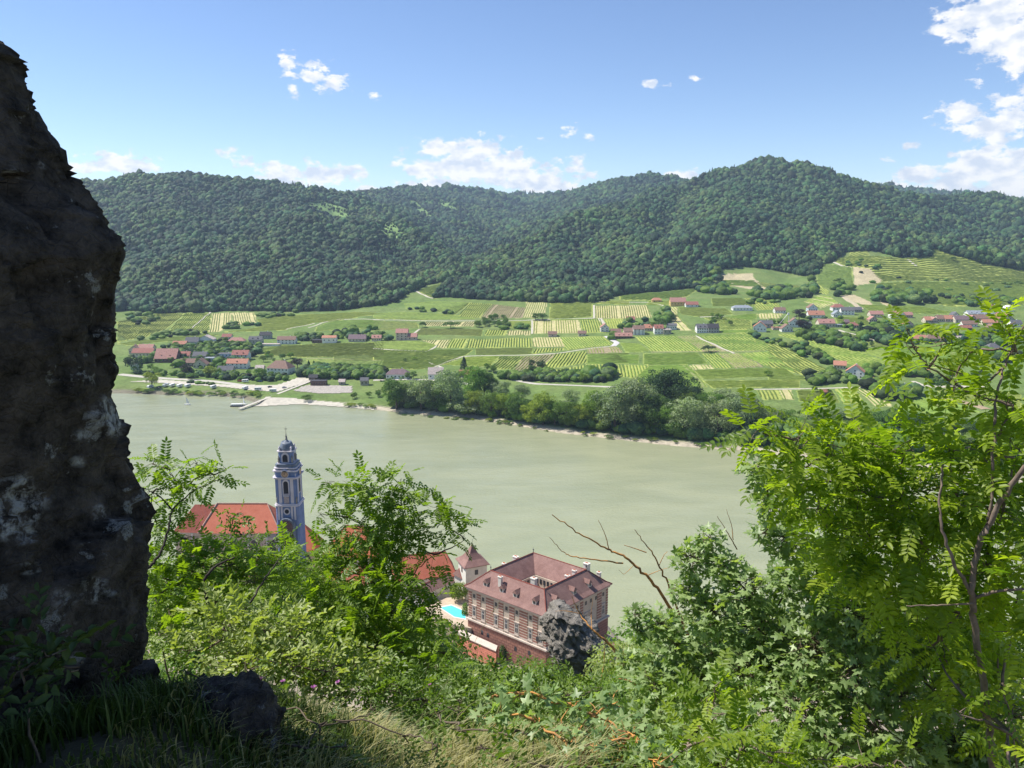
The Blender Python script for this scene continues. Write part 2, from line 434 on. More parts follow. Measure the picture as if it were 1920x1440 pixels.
# ------------------------------------------------------------------ vineyard plots (photo outlines laid on the ground)
def za(x, y): return (240 + x / 4, 540 + y / 4)
def zb(x, y): return (700 + x / 4, 540 + y / 4)
def zc(x, y): return (1100 + x / 4.8, 540 + y / 4.8)
def zd(x, y): return (1440 + x / 4, 540 + y / 4)
def ze(x, y): return (1480 + x / 4.364, 440 + y / 4.364)
PLOTS = []
def plot(f, pts, d, st, sp=3.4):
    PLOTS.append(([f(*p) for p in pts], (f(*d[0]), f(*d[1])), st, sp))
G_, Y_, D_2, B_ = 'green', 'straw', 'dense', 'earth'
plot(za, [(-80,250),(0,240),(230,192),(425,190),(300,300),(130,370),(-80,400)], ((400,195),(180,350)), G_)
plot(za, [(435,190),(625,190),(600,335),(310,335),(320,300)], ((600,195),(420,335)), G_)
plot(za, [(635,190),(780,185),(765,270),(690,325),(605,335)], ((640,190),(610,335)), Y_)
plot(za, [(785,185),(950,185),(960,265),(790,272)], ((850,190),(870,265)), Y_)
plot(za, [(-80,420),(200,385),(560,345),(700,350),(500,380),(0,430)], ((0,400),(500,360)), G_)
plot(za, [(965,235),(1300,200),(1700,180),(1900,195),(1400,260),(1180,315),(720,330),(1000,290)], ((1000,260),(1500,215)), G_)
plot(za, [(1420,290),(1560,245),(1920,245),(1920,300),(1400,325)], ((1420,300),(1900,270)), G_)
plot(za, [(1140,430),(1920,405),(1920,520),(1300,520),(1010,500)], ((1000,500),(1500,415)), G_)
plot(za, [(1330,535),(1920,545),(1920,600),(1400,590)], ((1330,540),(1920,590)), G_)
plot(zb, [(0,190),(240,180),(600,200),(780,232),(380,240),(0,225)], ((0,200),(600,220)), G_)
plot(zb, [(230,115),(500,100),(715,110),(620,190),(250,160)], ((250,130),(700,150)), D_2)
plot(zb, [(725,110),(888,118),(795,225),(635,222)], ((860,115),(775,225)), G_)
plot(zb, [(898,122),(1148,150),(1118,225),(805,225)], ((1000,130),(930,225)), B_)
plot(zb, [(1152,100),(1300,100),(1290,185),(1200,225),(1122,225)], ((1200,100),(1150,225)), Y_)
plot(zb, [(1325,140),(1500,105),(1640,120),(1640,215),(1315,228)], ((1320,190),(1640,175)), G_, 6)
plot(zb, [(1660,135),(1780,130),(1790,222),(1660,222)], ((1700,130),(1700,222)), G_)
plot(zb, [(395,255),(780,250),(745,290),(380,285)], ((660,255),(625,290)), Y_)
plot(zb, [(1010,250),(1190,250),(1190,300),(1000,300)], ((1010,270),(1190,270)), D_2)
plot(zb, [(1202,243),(1540,235),(1560,335),(1200,345)], ((1380,240),(1385,340)), Y_)
plot(zb, [(1550,235),(1700,230),(1745,330),(1570,335)], ((1620,235),(1650,335)), G_)
plot(zb, [(0,245),(330,260),(340,300),(0,320)], ((0,270),(330,290)), G_)
plot(zb, [(345,302),(825,312),(812,360),(315,350)], ((345,320),(825,330)), D_2)
plot(zb, [(848,314),(1010,316),(990,355),(832,358)], ((940,315),(915,357)), G_)
plot(zb, [(1020,318),(1180,320),(1170,352),(1000,352)], ((1100,318),(1095,352)), Y_)
plot(zb, [(365,392),(578,390),(545,452),(480,448),(440,420)], ((520,392),(480,450)), Y_)
plot(zb, [(582,385),(710,383),(685,450),(552,450)], ((650,385),(615,450)), G_)
plot(zb, [(715,382),(1190,375),(1190,443),(700,450)], ((850,380),(835,448)), G_)
plot(zb, [(1197,374),(1400,370),(1440,440),(1195,442)], ((1290,372),(1310,440)), Y_)
plot(zb, [(1404,370),(1735,366),(1805,428),(1445,466)], ((1500,370),(1590,450)), G_)
plot(zb, [(0,402),(340,400),(475,428),(400,475),(0,452)], ((0,430),(450,440)), D_2)
plot(zb, [(0,468),(750,462),(700,500),(480,588),(340,610),(0,600)], ((0,560),(700,470)), G_)
plot(zb, [(762,450),(1200,448),(1190,495),(765,500)], ((762,470),(1190,465)), D_2)
plot(zb, [(1212,455),(1430,450),(1430,466),(1200,495)], ((1330,452),(1315,480)), G_)
plot(zb, [(700,518),(948,514),(868,590),(520,575)], ((520,575),(900,520)), G_)
plot(zb, [(955,514),(1130,515),(1040,612),(872,605)], ((1080,514),(960,610)), G_)
plot(zb, [(1140,512),(1362,497),(1235,618),(1045,618)], ((1250,505),(1130,615)), B_)
plot(zb, [(1372,492),(1600,472),(1592,565),(1300,608),(1245,615)], ((1480,480),(1400,600)), G_)
plot(zb, [(1622,496),(1920,490),(1920,562),(1602,564)], ((1622,520),(1920,515)), D_2)
plot(zb, [(1310,622),(1590,575),(1900,572),(1905,665),(1300,640)], ((1700,575),(1710,660)), G_)
plot(zc, [(4,545),(270,527),(330,582),(10,588)], ((120,530),(150,585)), B_)
plot(zc, [(300,497),(470,500),(565,568),(345,580)], ((300,530),(560,540)), D_2)
plot(zc, [(440,440),(780,430),(1050,570),(580,573)], ((620,440),(800,570)), G_, 3.8)
plot(zc, [(785,430),(975,426),(1255,568),(1055,570)], ((860,430),(1110,568)), B_)
plot(zc, [(985,424),(1440,402),(1720,553),(1290,568)], ((1100,420),(1420,560)), G_, 4.2)
plot(zc, [(0,600),(475,602),(468,680),(0,685)], ((0,640),(470,640)), D_2)
plot(zc, [(512,592),(1000,582),(1095,680),(510,688)], ((512,630),(1050,625)), D_2)
plot(zc, [(0,697),(560,692),(460,810),(20,790)], ((250,695),(262,805)), G_)
plot(zc, [(1030,592),(1180,590),(1320,722),(1150,724)], ((1120,590),(1260,722)), G_)
plot(zc, [(1190,590),(1365,590),(1590,708),(1330,720)], ((1260,590),(1460,715)), B_)
plot(zc, [(1390,592),(1640,572),(1920,770),(1700,700),(1600,700)], ((1450,590),(1680,700)), G_, 4.2)
plot(zc, [(1660,560),(1920,640),(1920,760)], ((1680,565),(1920,740)), G_, 4.5)
plot(zc, [(925,695),(1110,690),(1140,724),(960,735)], ((1000,695),(1030,730)), Y_)
plot(zc, [(962,742),(1780,722),(1900,798),(1045,818)], ((962,770),(1850,760)), D_2)
plot(zc, [(1045,838),(1920,826),(1920,895),(1130,900)], ((1100,870),(1900,850)), G_)
plot(zc, [(1525,920),(1720,918),(1760,1003),(1585,1005)], ((1620,920),(1660,1003)), G_)
plot(zc, [(1730,917),(1840,915),(1860,1005),(1770,1003)], ((1760,920),(1800,1003)), Y_)
plot(zc, [(72,157),(535,155),(590,270),(72,270)], ((300,157),(320,270)), Y_)
plot(zc, [(150,280),(320,275),(360,360),(190,362)], ((220,280),(250,360)), G_)
plot(zc, [(670,165),(815,172),(820,245),(935,378),(840,385),(760,290)], ((700,170),(880,380)), Y_, 4)
plot(zc, [(825,172),(1250,185),(1320,235),(1020,262),(840,235)], ((830,200),(1250,215)), D_2)
plot(zc, [(1420,92),(1650,97),(1760,188),(1540,200)], ((1500,95),(1640,195)), G_, 4)
plot(zc, [(1530,232),(1770,227),(1720,275),(1560,275)], ((1640,230),(1655,275)), Y_, 4)
plot(zc, [(1040,265),(1240,262),(1480,300),(1480,368),(1200,375),(1160,300)], ((1100,265),(1400,370)), G_)
plot(zc, [(300,72),(700,40),(1000,10),(900,80),(560,110),(300,108)], ((300,90),(900,50)), G_, 7)
plot(zc, [(1120,95),(1400,92),(1500,170),(1130,165)], ((1120,130),(1480,140)), D_2)
plot(zd, [(60,345),(240,345),(560,450),(930,560),(930,600),(700,608),(450,500),(300,420)], ((60,350),(600,560)), G_, 4.6)
plot(zd, [(260,350),(600,440),(720,445),(930,480),(930,545),(560,445)], ((300,380),(900,520)), D_2)
plot(zd, [(540,330),(930,440),(925,470),(720,425),(700,400)], ((560,340),(900,440)), D_2)
plot(zd, [(0,405),(120,435),(300,540),(540,652),(270,655),(100,610),(0,590)], ((20,420),(450,640)), G_, 4.6)
plot(zd, [(0,600),(100,640),(270,665),(280,690),(0,695)], ((0,650),(270,675)), D_2)
plot(zd, [(500,757),(638,757),(720,860),(565,862)], ((560,757),(650,860)), G_, 3.8)
plot(zd, [(645,757),(740,760),(940,885),(815,888)], ((690,757),(870,888)), Y_, 3.8)
plot(zd, [(680,122),(1150,142),(1400,185),(1330,195),(800,190)], ((700,150),(1350,170)), D_2)
plot(zd, [(930,590),(1010,590),(1030,640),(960,640)], ((930,610),(1030,620)), G_)
plot(ze, [(370,215),(505,125),(650,130),(700,180),(850,190),(980,190),(1120,185),(1125,105),(1200,115),(1420,190),(1600,235),(1700,265),(1920,295),(2100,310),(2100,380),(1920,390),(760,385),(660,285),(510,265),(420,245)], ((500,280),(1900,300)), G_, 8.5)
plot(ze, [(700,400),(2100,390),(2100,560),(1920,570),(1300,590),(1180,560),(1100,490),(700,470)], ((700,430),(1900,470)), G_, 9.5)
plot(ze, [(220,300),(300,240),(510,270),(530,420),(350,450),(230,400)], ((230,340),(520,360)), D_2, 6)
plot(ze, [(120,550),(230,500),(330,500),(400,560),(250,600)], ((200,540),(380,590)), Y_, 5)
plot(ze, [(240,405),(330,460),(320,490),(235,480)], ((250,410),(320,480)), G_, 4)
plot(zb, [(320,20),(430,75),(480,80),(560,20),(800,-20),(770,-60),(500,-30)], ((350,40),(700,-20)), G_, 9)
plot(zc, [(1200,-80),(1520,-60),(1600,-10),(1240,-20)], ((1200,-50),(1560,-40)), G_, 8)
plot(zc, [(1530,-60),(1900,-20),(2050,60),(1700,30)], ((1550,-40),(1990,30)), G_, 7)
plot(za, [(-80,330),(0,395),(-80,410)], ((-80,350),(0,380)), G_)
plot(zb, [(0,505),(0,600),(-300,560),(-300,505)], ((0,540),(-300,530)), G_)
plot(za, [(1010,500),(900,480),(1100,440),(1140,432)], ((900,480),(1140,435)), D_2)
plot(zb, [(1320,232),(1650,228),(1660,238),(1320,240)], ((1320,235),(1650,232)), D_2)
plot(zb, [(620,195),(725,112),(700,112),(560,150),(430,165),(600,200)], ((430,170),(700,120)), G_)
plot(zb, [(1320,105),(1500,98),(1920,95),(1920,125),(1640,115),(1330,135)], ((1320,120),(1900,110)), G_)
plot(zc, [(560,110),(900,120),(900,140),(700,155),(540,150)], ((560,130),(900,130)), D_2)
plot(zc, [(1240,262),(1530,232),(1530,275),(1480,298)], ((1240,262),(1500,260)), D_2)
plot(zc, [(1200,380),(1480,372),(1440,400),(1220,405)], ((1200,390),(1450,388)), D_2)
plot(zc, [(440,810),(480,880),(1090,890),(1040,825),(960,740),(900,690),(560,700)], ((480,850),(1050,850)), G_)
plot(zd, [(210,765),(400,765),(480,765),(540,860),(230,850)], ((210,800),(500,800)), D_2)
plot(zd, [(940,450),(1250,400),(1500,440),(1700,520),(1400,600),(940,590)], ((940,500),(1600,520)), G_, 4)
plot(zd, [(1100,340),(1350,330),(1560,345),(1450,380),(1150,370)], ((1100,350),(1500,360)), G_, 4)
plot(zd, [(1060,790),(1240,800),(1600,930),(1300,960),(1000,900)], ((1060,850),(1500,930)), D_2)
plot(zd, [(1260,760),(1640,750),(1900,800),(1900,900),(1620,880),(1300,800)], ((1300,770),(1800,850)), G_, 4)
plot(zd, [(0,90),(60,150),(-60,130)], ((0,90),(60,140)), G_, 4)
plot(zd, [(500,215),(760,225),(760,280),(520,270)], ((500,240),(760,250)), D_2)
for q in PLOTS: q[0][:] = [tuple(G(*p)[:2]) for p in q[0]]
def c3(*c): return np.array(c)
n1 = fbm2(GX / 40, GY / 25, 4, 21)[..., None]; n2 = fbm2(GX / 9, GY / 9, 3, 31)[..., None]
grass = c3(.075, .13, .03) * (1 - n1) * 1.3 + c3(.17, .21, .07) * n1
grass = grass * (.75 + .5 * n2)
sgrid = bank_s(GX, GY)[..., None]
sand = np.where((GX < -190)[..., None], c3(.17, .155, .11), c3(.40, .35, .27)) * (.7 + .6 * n2)
w = np.clip((sgrid - 7 - 6 * (n1 - .5)) / 5, 0, 1)
colr = sand * (1 - w) + grass * w
for wp, dd, st, sp in PLOTS:
    k_ = inpoly(GX, GY, wp)[..., None]
    pc = {'green': c3(.32, .36, .09), 'straw': c3(.45, .41, .20), 'dense': c3(.25, .31, .075), 'earth': c3(.30, .25, .15)}[st]
    colr = np.where(k_, pc * (.8 + .4 * n2) * (.85 + .3 * n1), colr)
mid = (sgrid > 12) & (sgrid < 55) & (GX > -80)[..., None]
colr = np.where(mid, c3(.075, .13, .03) * (.7 + .6 * n2), colr)
colr = np.where(fm[..., None], c3(.028, .045, .014) * (.6 + .8 * n2), colr)
colr = np.where(cl[..., None], c3(.18, .28, .09) * (.7 + .6 * n2), colr)
colr = np.where(tn[..., None], c3(.42, .36, .22) * (.8 + .4 * n2), colr)
colr = np.where(sgrid < 0, c3(.2, .19, .12), colr)
m, nt, b = newmat('far_ground')
ca = N(nt, 'ShaderNodeAttribute', attribute_name='cover'); geo = N(nt, 'ShaderNodeNewGeometry')
nzz = N(nt, 'ShaderNodeTexNoise', {'Vector': geo.outputs['Position'], 'Scale': .35, 'Detail': 6, 'Roughness': .7})
vr = N(nt, 'ShaderNodeMapRange', {'Value': nzz.outputs['Fac'], 'From Min': .3, 'From Max': .7, 'To Min': .65, 'To Max': 1.35})
nt.links.new(N(nt, 'ShaderNodeHueSaturation', {'Color': ca.outputs['Color'], 'Value': vr.outputs[0]}).outputs[0], b.inputs['Base Color'])
b.inputs['Roughness'].default_value = .95; b.inputs['Specular IOR Level'].default_value = .1
idx = np.arange(NA * ND).reshape(ND, NA)
F4 = np.stack([idx[:-1, :-1], idx[:-1, 1:], idx[1:, 1:], idx[1:, :-1]], -1).reshape(-1, 4)[:, ::-1]
V3 = np.stack([GX, GY, ZG], -1).reshape(-1, 3)
tag(link('far_hills', np_mesh('far_hills', V3, F4, m, col=colr.reshape(-1, 3), smooth=True)), kind='structure')

# ------------------------------------------------------------------ the river
m, nt, b = newmat('river_water')
geo = N(nt, 'ShaderNodeNewGeometry')
mp_ = N(nt, 'ShaderNodeMapping', {'Vector': geo.outputs['Position'], 'Scale': (.012, .03, 1), 'Rotation': (0, 0, -.12)})
big = N(nt, 'ShaderNodeTexNoise', {'Vector': mp_.outputs[0], 'Scale': 1, 'Detail': 4, 'Distortion': 1.2})
nt.links.new(mixc(nt, N(nt, 'ShaderNodeMapRange', {'Value': big.outputs['Fac'], 'From Min': .35, 'From Max': .65}).outputs[0], (.27, .29, .175), (.315, .33, .20)), b.inputs['Base Color'])
w1 = N(nt, 'ShaderNodeTexNoise', {'Vector': N(nt, 'ShaderNodeMapping', {'Vector': geo.outputs['Position'], 'Scale': (.5, .8, 1)}).outputs[0], 'Scale': 1, 'Detail': 5, 'Roughness': .6})
w2 = N(nt, 'ShaderNodeTexNoise', {'Vector': mp_.outputs[0], 'Scale': 4, 'Detail': 3})
hh = N(nt, 'ShaderNodeMath', {0: w1.outputs['Fac'], 1: w2.outputs['Fac']}, operation='MULTIPLY')
bp = N(nt, 'ShaderNodeBump', {'Height': hh.outputs[0], 'Distance': 1.0, 'Strength': .7}); nt.links.new(bp.outputs[0], b.inputs['Normal'])
b.inputs['Roughness'].default_value = .13; b.inputs['IOR'].default_value = 1.33
xs = np.linspace(-2600, 1700, 60); ys = np.linspace(255, 760, 20); xx, yy = np.meshgrid(xs, ys)
ii = np.arange(60 * 20).reshape(20, 60)
tag(link('river', np_mesh('river', np.stack([xx, yy, xx * 0], -1).reshape(-1, 3), np.stack([ii[:-1, :-1], ii[:-1, 1:], ii[1:, 1:], ii[1:, :-1]], -1).reshape(-1, 4), m)), kind='structure')

# ------------------------------------------------------------------ forest
def blob_crown(seed, kind='broad'):
    rs = np.random.RandomState(seed)
    if kind == 'broad':
        V = []; F = []
        import bmesh
        bm = bmesh.new(); bmesh.ops.create_icosphere(bm, subdivisions=3, radius=1)
        v = np.array([tuple(q.co) for q in bm.verts]); f = np.array([[q.index for q in p.verts] for p in bm.faces]); bm.free()
        lob = rs.normal(size=(9, 3)); lob /= np.linalg.norm(lob, axis=1)[:, None]; lob[:, 2] = np.abs(lob[:, 2]) * .9
        d = np.max(v @ lob.T, axis=1)
        r = .62 + .42 * np.clip((d - .55) / .45, 0, 1) ** .7 + (fbm3(v * 3.4 + seed * 7, 3, seed) - .5) * .5
        v = v * r[:, None] * np.array([.62, .62, .66]); v[:, 2] += .45
        v = v[:, :] + (rs.rand(*v.shape) - .5) * .05
        var = rs.rand(len(f))
        return np_mesh('crown_clump', v, f, FOREST, var=var)
    V = []; F = []; n = 0
    for t in range(9):
        z = .12 + t * .11; rad = .34 * (1 - t / 9.6)
        m_ = 9
        for k in range(m_):
            a = 2 * pi * (k + rs.rand() * .7) / m_; rr = rad * rs.uniform(.75, 1.15)
            p0 = (0, 0, z + .12); p1 = (rr * cos(a - .35), rr * sin(a - .35), z - .03); p2 = (rr * cos(a + .35), rr * sin(a + .35), z - .03); p3 = (rr * .5 * cos(a), rr * .5 * sin(a), z - .06)
            V += [p0, p1, p2, p3]; F += [(n, n+1, n+2), (n, n+3, n+1), (n, n+2, n+3)]; n += 4
    return np_mesh('conifer_clump', V, F, CONIF, var=rs.rand(len(F)))
FOREST = foliage('forest_leaves', (.022, .050, .022), (.070, .118, .040), .15, .7, .15, objvar=.75)
CONIF = foliage('conifer_needles', (.018, .042, .022), (.035, .065, .032), .05, .7, .12, objvar=.4)
for m_ in (FOREST, CONIF):          # stands of different species: slow changes of colour across the hills
    nt = m_.node_tree; hs_n = [n for n in nt.nodes if n.type == 'HUE_SAT'][0]; src = hs_n.inputs['Color'].links[0].from_socket
    oi_ = N(nt, 'ShaderNodeObjectInfo'); nn_ = N(nt, 'ShaderNodeTexNoise', {'Vector': oi_.outputs['Location'], 'Scale': .006, 'Detail': 5, 'Roughness': .65})
    f_ = N(nt, 'ShaderNodeMapRange', {'Value': nn_.outputs['Fac'], 'From Min': .38, 'From Max': .62}); dk = mixc(nt, f_.outputs[0], (.62, .78, .95), (1.4, 1.35, 1.0))
    nt.links.new(mixc(nt, 1.0, src, dk, 'MULTIPLY'), hs_n.inputs['Color'])
protos = [bpy.data.objects.new('forest_tree_shape', blob_crown(k)) for k in (1, 2, 3, 4)] + [bpy.data.objects.new('conifer_shape', blob_crown(5, 'con')), bpy.data.objects.new('conifer_shape', blob_crown(6, 'con'))]
def scatter(name, P, scale, kind_idx, label, cat, seed=0):
    rs = np.random.RandomState(seed)
    me = bpy.data.meshes.new(name); me.vertices.add(len(P)); me.vertices.foreach_set('co', np.asarray(P, np.float32).ravel())
    a = me.attributes.new('tree_scale', 'FLOAT_VECTOR', 'POINT'); a.data.foreach_set('vector', np.asarray(scale, np.float32).ravel())
    a = me.attributes.new('tree_turn', 'FLOAT_VECTOR', 'POINT'); rv = np.zeros((len(P), 3), np.float32); rv[:, 2] = rs.rand(len(P)) * 6.283; rv[:, :2] = (rs.rand(len(P), 2) - .5) * .2; a.data.foreach_set('vector', rv.ravel())
    a = me.attributes.new('tree_kind', 'INT', 'POINT'); a.data.foreach_set('value', np.asarray(kind_idx, np.int32))
    o = link(name, me); tag(o, label, cat, kind='stuff')
    ng = bpy.data.node_groups.new(name, 'GeometryNodeTree')
    ng.interface.new_socket('Geometry', in_out='INPUT', socket_type='NodeSocketGeometry'); ng.interface.new_socket('Geometry', in_out='OUTPUT', socket_type='NodeSocketGeometry')
    gi = ng.nodes.new('NodeGroupInput'); go = ng.nodes.new('NodeGroupOutput'); jn = ng.nodes.new('GeometryNodeJoinGeometry')
    def attr(n_, t):
        q = ng.nodes.new('GeometryNodeInputNamedAttribute'); q.data_type = t; q.inputs[0].default_value = n_; return q.outputs[0]
    sc_, tu, kd = attr('tree_scale', 'FLOAT_VECTOR'), attr('tree_turn', 'FLOAT_VECTOR'), attr('tree_kind', 'INT')
    for k in sorted(set(int(v) for v in kind_idx)):
        oi = ng.nodes.new('GeometryNodeObjectInfo'); oi.inputs['Object'].default_value = protos[k]; oi.inputs['As Instance'].default_value = True
        cmpn = ng.nodes.new('FunctionNodeCompare'); cmpn.data_type = 'INT'; cmpn.operation = 'EQUAL'
        ng.links.new(kd, cmpn.inputs[2]); cmpn.inputs[3].default_value = k
        ip = ng.nodes.new('GeometryNodeInstanceOnPoints')
        ng.links.new(gi.outputs[0], ip.inputs['Points']); ng.links.new(cmpn.outputs[0], ip.inputs['Selection']); ng.links.new(oi.outputs['Geometry'], ip.inputs['Instance'])
        e2r = ng.nodes.new('FunctionNodeEulerToRotation'); ng.links.new(tu, e2r.inputs[0]); ng.links.new(e2r.outputs[0], ip.inputs['Rotation']); ng.links.new(sc_, ip.inputs['Scale'])
        ng.links.new(ip.outputs[0], jn.inputs[0])
    ng.links.new(jn.outputs[0], go.inputs[0])
    md = o.modifiers.new('scatter', 'NODES'); md.node_group = ng
    return o
rs = np.random.RandomState(7)
def forest_pts(d0, d1, sp, azr=(-37, 37)):
    # jittered world grid
    xs = np.arange(-d1 * .72, d1 * .72, sp); ys = np.arange(d0 * .7, d1, sp); x, y = np.meshgrid(xs, ys); x = x.ravel(); y = y.ravel()
    x = x + (rs.rand(len(x)) - .5) * sp * .9; y = y + (rs.rand(len(y)) - .5) * sp * .9
    d = np.hypot(x, y); a = np.degrees(np.arctan2(x, y)); k = (d >= d0) & (d < d1) & (a > azr[0]) & (a < azr[1]); x, y = x[k], y[k]
    k = forest_mask(x, y); x, y = x[k], y[k]
    return x, y
# hidden behind crests: drop
elev = np.arctan2(ZG - H, D_); hor = np.maximum.accumulate(elev, axis=0)
def visible(x, y, extra=26):
    z = ZQ(x, y); d = np.hypot(x, y)
    j = np.clip(((np.arctan2(x, y) - AZ[0]) / (AZ[1] - AZ[0])).astype(int), 0, NA - 1); i = np.clip(((np.log(d) - LD[0]) / (LD[1] - LD[0])).astype(int) - 1, 0, ND - 1)
    return np.arctan2(z + extra - H, d) > hor[i, j]
allx = []; ally = []; alls = []
for d0, d1, sp, sc0 in ((900, 1700, 6.3, 8.6), (1700, 2600, 7.2, 9.6), (2600, 4200, 10, 13), (4200, 6600, 16, 21)):
    x, y = forest_pts(d0, d1, sp); k = visible(x, y); x, y = x[k], y[k]
    px, py = to_px(x, y, ZQ(x, y)); kk = np.ones(len(x), bool)
    for c in CLEAR: kk &= ~(inpoly(px, py, c) & (rs.rand(len(x)) > .25))
    x, y = x[kk], y[kk]
    allx.append(x); ally.append(y); alls.append(np.full(len(x), sc0))
x = np.concatenate(allx); y = np.concatenate(ally); s0 = np.concatenate(alls)
z = ZQ(x, y)
px, py = to_px(x, y, z)
cn = fbm2(x / 170, y / 170, 3, 77)
con = (rs.rand(len(x)) < np.where(cn > .56, .35, .03))
kind = np.where(con, 4 + (rs.rand(len(x)) > .5), rs.randint(0, 4, len(x)))
s = s0 * (.62 + .95 * rs.rand(len(x)) ** 2) * (0.75 + .7 * fbm2(x / 70, y / 70, 2, 9))
sm = np.zeros(len(x), bool)
for c in CLEAR: sm |= inpoly(px, py, c)
s = np.where(sm, s * .45, s); kind = np.where(sm, rs.randint(0, 4, len(x)), kind)
scl = np.stack([s * rs.uniform(.9, 1.2, len(x)), s * rs.uniform(.9, 1.2, len(x)), s * rs.uniform(.85, 1.3, len(x))], -1)
scl[con] = np.stack([s[con] * 1.15, s[con] * 1.15, s[con] * 1.35], -1)
P3 = np.stack([x, y, z - .12 * s], -1)
half = px < 870
print('forest', len(x))
scatter('forest', P3[half], scl[half], kind[half], 'dense mixed forest covering the hill behind the near village', 'forest', 1)
scatter('forest', P3[~half], scl[~half], kind[~half], 'dense mixed forest covering the steep peaked hill above the terraces', 'forest', 2)
# ------------------------------------------------------------------ vine rows
VINE = [foliage('vine_leaves', (.11, .18, .02), (.20, .29, .05), .3, .6, .2),
        foliage('vine_leaves_pale', (.14, .20, .03), (.24, .32, .06), .3, .6, .2),
        foliage('vine_leaves_deep', (.13, .20, .03), (.22, .31, .055), .35, .6, .2)]
def vine_rows(wp, dpx, st, sp, seed):
    rs = np.random.RandomState(seed)
    a = G(*dpx[0])[:2]; b = G(*dpx[1])[:2]; u = b - a; u /= np.linalg.norm(u); v = np.array([-u[1], u[0]])
    P = np.array(wp); pu = P @ u; pv = P @ v
    V = []; F = []; base = 0; VAR = []
    terr = sp > 5.5
    flat = abs(dpx[1][1] - dpx[0][1]) < .35 * abs(dpx[1][0] - dpx[0][0])
    nrow = int((pv.max() - pv.min()) / sp)
    for r in range(nrow):
        vv = pv.min() + (r + .5) * sp
        if st in ('straw', 'earth') and rs.rand() < .12: continue
        xs = []
        for i in range(len(P)):
            j = (i + 1) % len(P)
            if (pv[i] > vv) != (pv[j] > vv): xs.append(pu[i] + (vv - pv[i]) / (pv[j] - pv[i]) * (pu[j] - pu[i]))
        xs.sort()
        for k in range(0, len(xs) - 1, 2):
            u0, u1 = xs[k] + .8, xs[k+1] - .8
            if u1 - u0 < 4: continue
            n = max(2, int((u1 - u0) / 4) + 1)
            t = np.linspace(u0, u1, n)
            wig = (fbm2(t / 60, t * 0 + vv / 60, 2, 5) - .5) * 6 * (1 if terr else .15)
            hh = (1.1 if not terr else 1.6) * (.75 + .5 * rs.rand(n)); ww = (.42 if not terr else .9) * (.75 + .5 * rs.rand(n))
            if st in ('straw', 'earth'): ww *= .8; hh *= .85
            elif flat and not terr: hh *= .6
            hh[0] = hh[-1] = .5
            gap = rs.rand(n) < .03; hh[gap] = .3
            cx = t[:, None] * u + (vv + wig)[:, None] * v; z = ZQ(cx[:, 0], cx[:, 1])
            l = cx + v * ww[:, None] * 1.7; rr = cx - v * ww[:, None] * 1.7; tl = cx + v * (ww * .35)[:, None]; tr = cx - v * (ww * .35)[:, None]
            q = np.stack([np.column_stack([l, z + .1]), np.column_stack([tl, z + hh]), np.column_stack([tr, z + hh * (.85 + .3 * rs.rand(n))]), np.column_stack([rr, z + .1])], 1).reshape(-1, 3)
            V.append(q); i0 = base + np.arange(n - 1) * 4
            for c in range(3): F.append(np.stack([i0 + c, i0 + c + 1, i0 + c + 5, i0 + c + 4], -1))
            base += 4 * n
    if not V: return None
    V = np.concatenate(V); F = np.concatenate(F)
    m_ = VINE[seed % 3] if st != 'dense' else VINE[2 if seed % 2 else 0]
    if flat: m_ = VINE[1]  # lighter leaf colour offsets the shade on the sides facing the viewer
    o = link('vine_rows', np_mesh('vine_rows', V, F, m_, var=rs.rand(len(F))))
    lab = {'green': 'green vine rows with grass between them', 'straw': 'vine rows over pale straw coloured ground', 'dense': 'closely planted dark green vine rows', 'earth': 'vine rows over bare brownish earth'}[st]
    return tag(o, lab, 'vineyard', 'vineyard plots on the far bank', 'stuff')
for i, (wp, dd, st, sp) in enumerate(PLOTS): vine_rows(wp, dd, st, sp, 100 + i)

# ------------------------------------------------------------------ paths and roads
GRAVEL = plain('path_gravel', (.50, .46, .37), .95, .12, .5)
ROAD = plain('riverside_road', (.46, .43, .37), .9, .1, .4)
def ribbon(name, pts, w, mat, lift=.35, kind='structure'):
    P = np.array([G(*p)[:2] for p in pts]); q = [P[0]]
    for a, b in zip(P[:-1], P[1:]):
        n = max(1, int(np.linalg.norm(b - a) / 3)); q += [a + (b - a) * (k + 1) / n for k in range(n)]
    q = np.array(q); k = np.ones(5) / 5
    if len(q) > 8: q[2:-2, 0] = np.convolve(q[:, 0], k, 'valid'); q[2:-2, 1] = np.convolve(q[:, 1], k, 'valid')
    t = np.gradient(q, axis=0); t /= np.linalg.norm(t, axis=1)[:, None] + 1e-9; nrm = np.stack([-t[:, 1], t[:, 0]], -1)
    V = []
    for s in (-1, -.4, .4, 1):
        e = q + nrm * w / 2 * s; V.append(np.column_stack([e, np.maximum(ZQ(e[:, 0], e[:, 1]), 0) + lift - (.25 if abs(s) == 1 else 0)]))
    n = len(q); V = np.stack(V, 1).reshape(-1, 3); i0 = np.arange(n - 1) * 4
    F = np.concatenate([np.stack([i0 + c, i0 + c + 1, i0 + c + 5, i0 + c + 4], -1) for c in range(3)])
    return tag(link(name, np_mesh(name, V, F, mat)), kind=kind)
ribbon('road', [(225,702),(262,706),(300,709),(350,712),(400,715),(430,719),(452,722),(500,728),(540,727)], 8, ROAD)
ribbon('road', [(700,713),(760,711),(830,714),(880,720)], 5, ROAD)
ribbon('road', [(960,712),(1005,720),(1060,722),(1110,724),(1152,726)], 5, ROAD)
ribbon('path', [zb(460,592),zb(560,550),zb(660,515),zb(760,509),zb(950,506),zb(1180,502),zb(1360,494),zb(1500,472),zb(1640,452),zb(1800,436)], 3.2, GRAVEL)
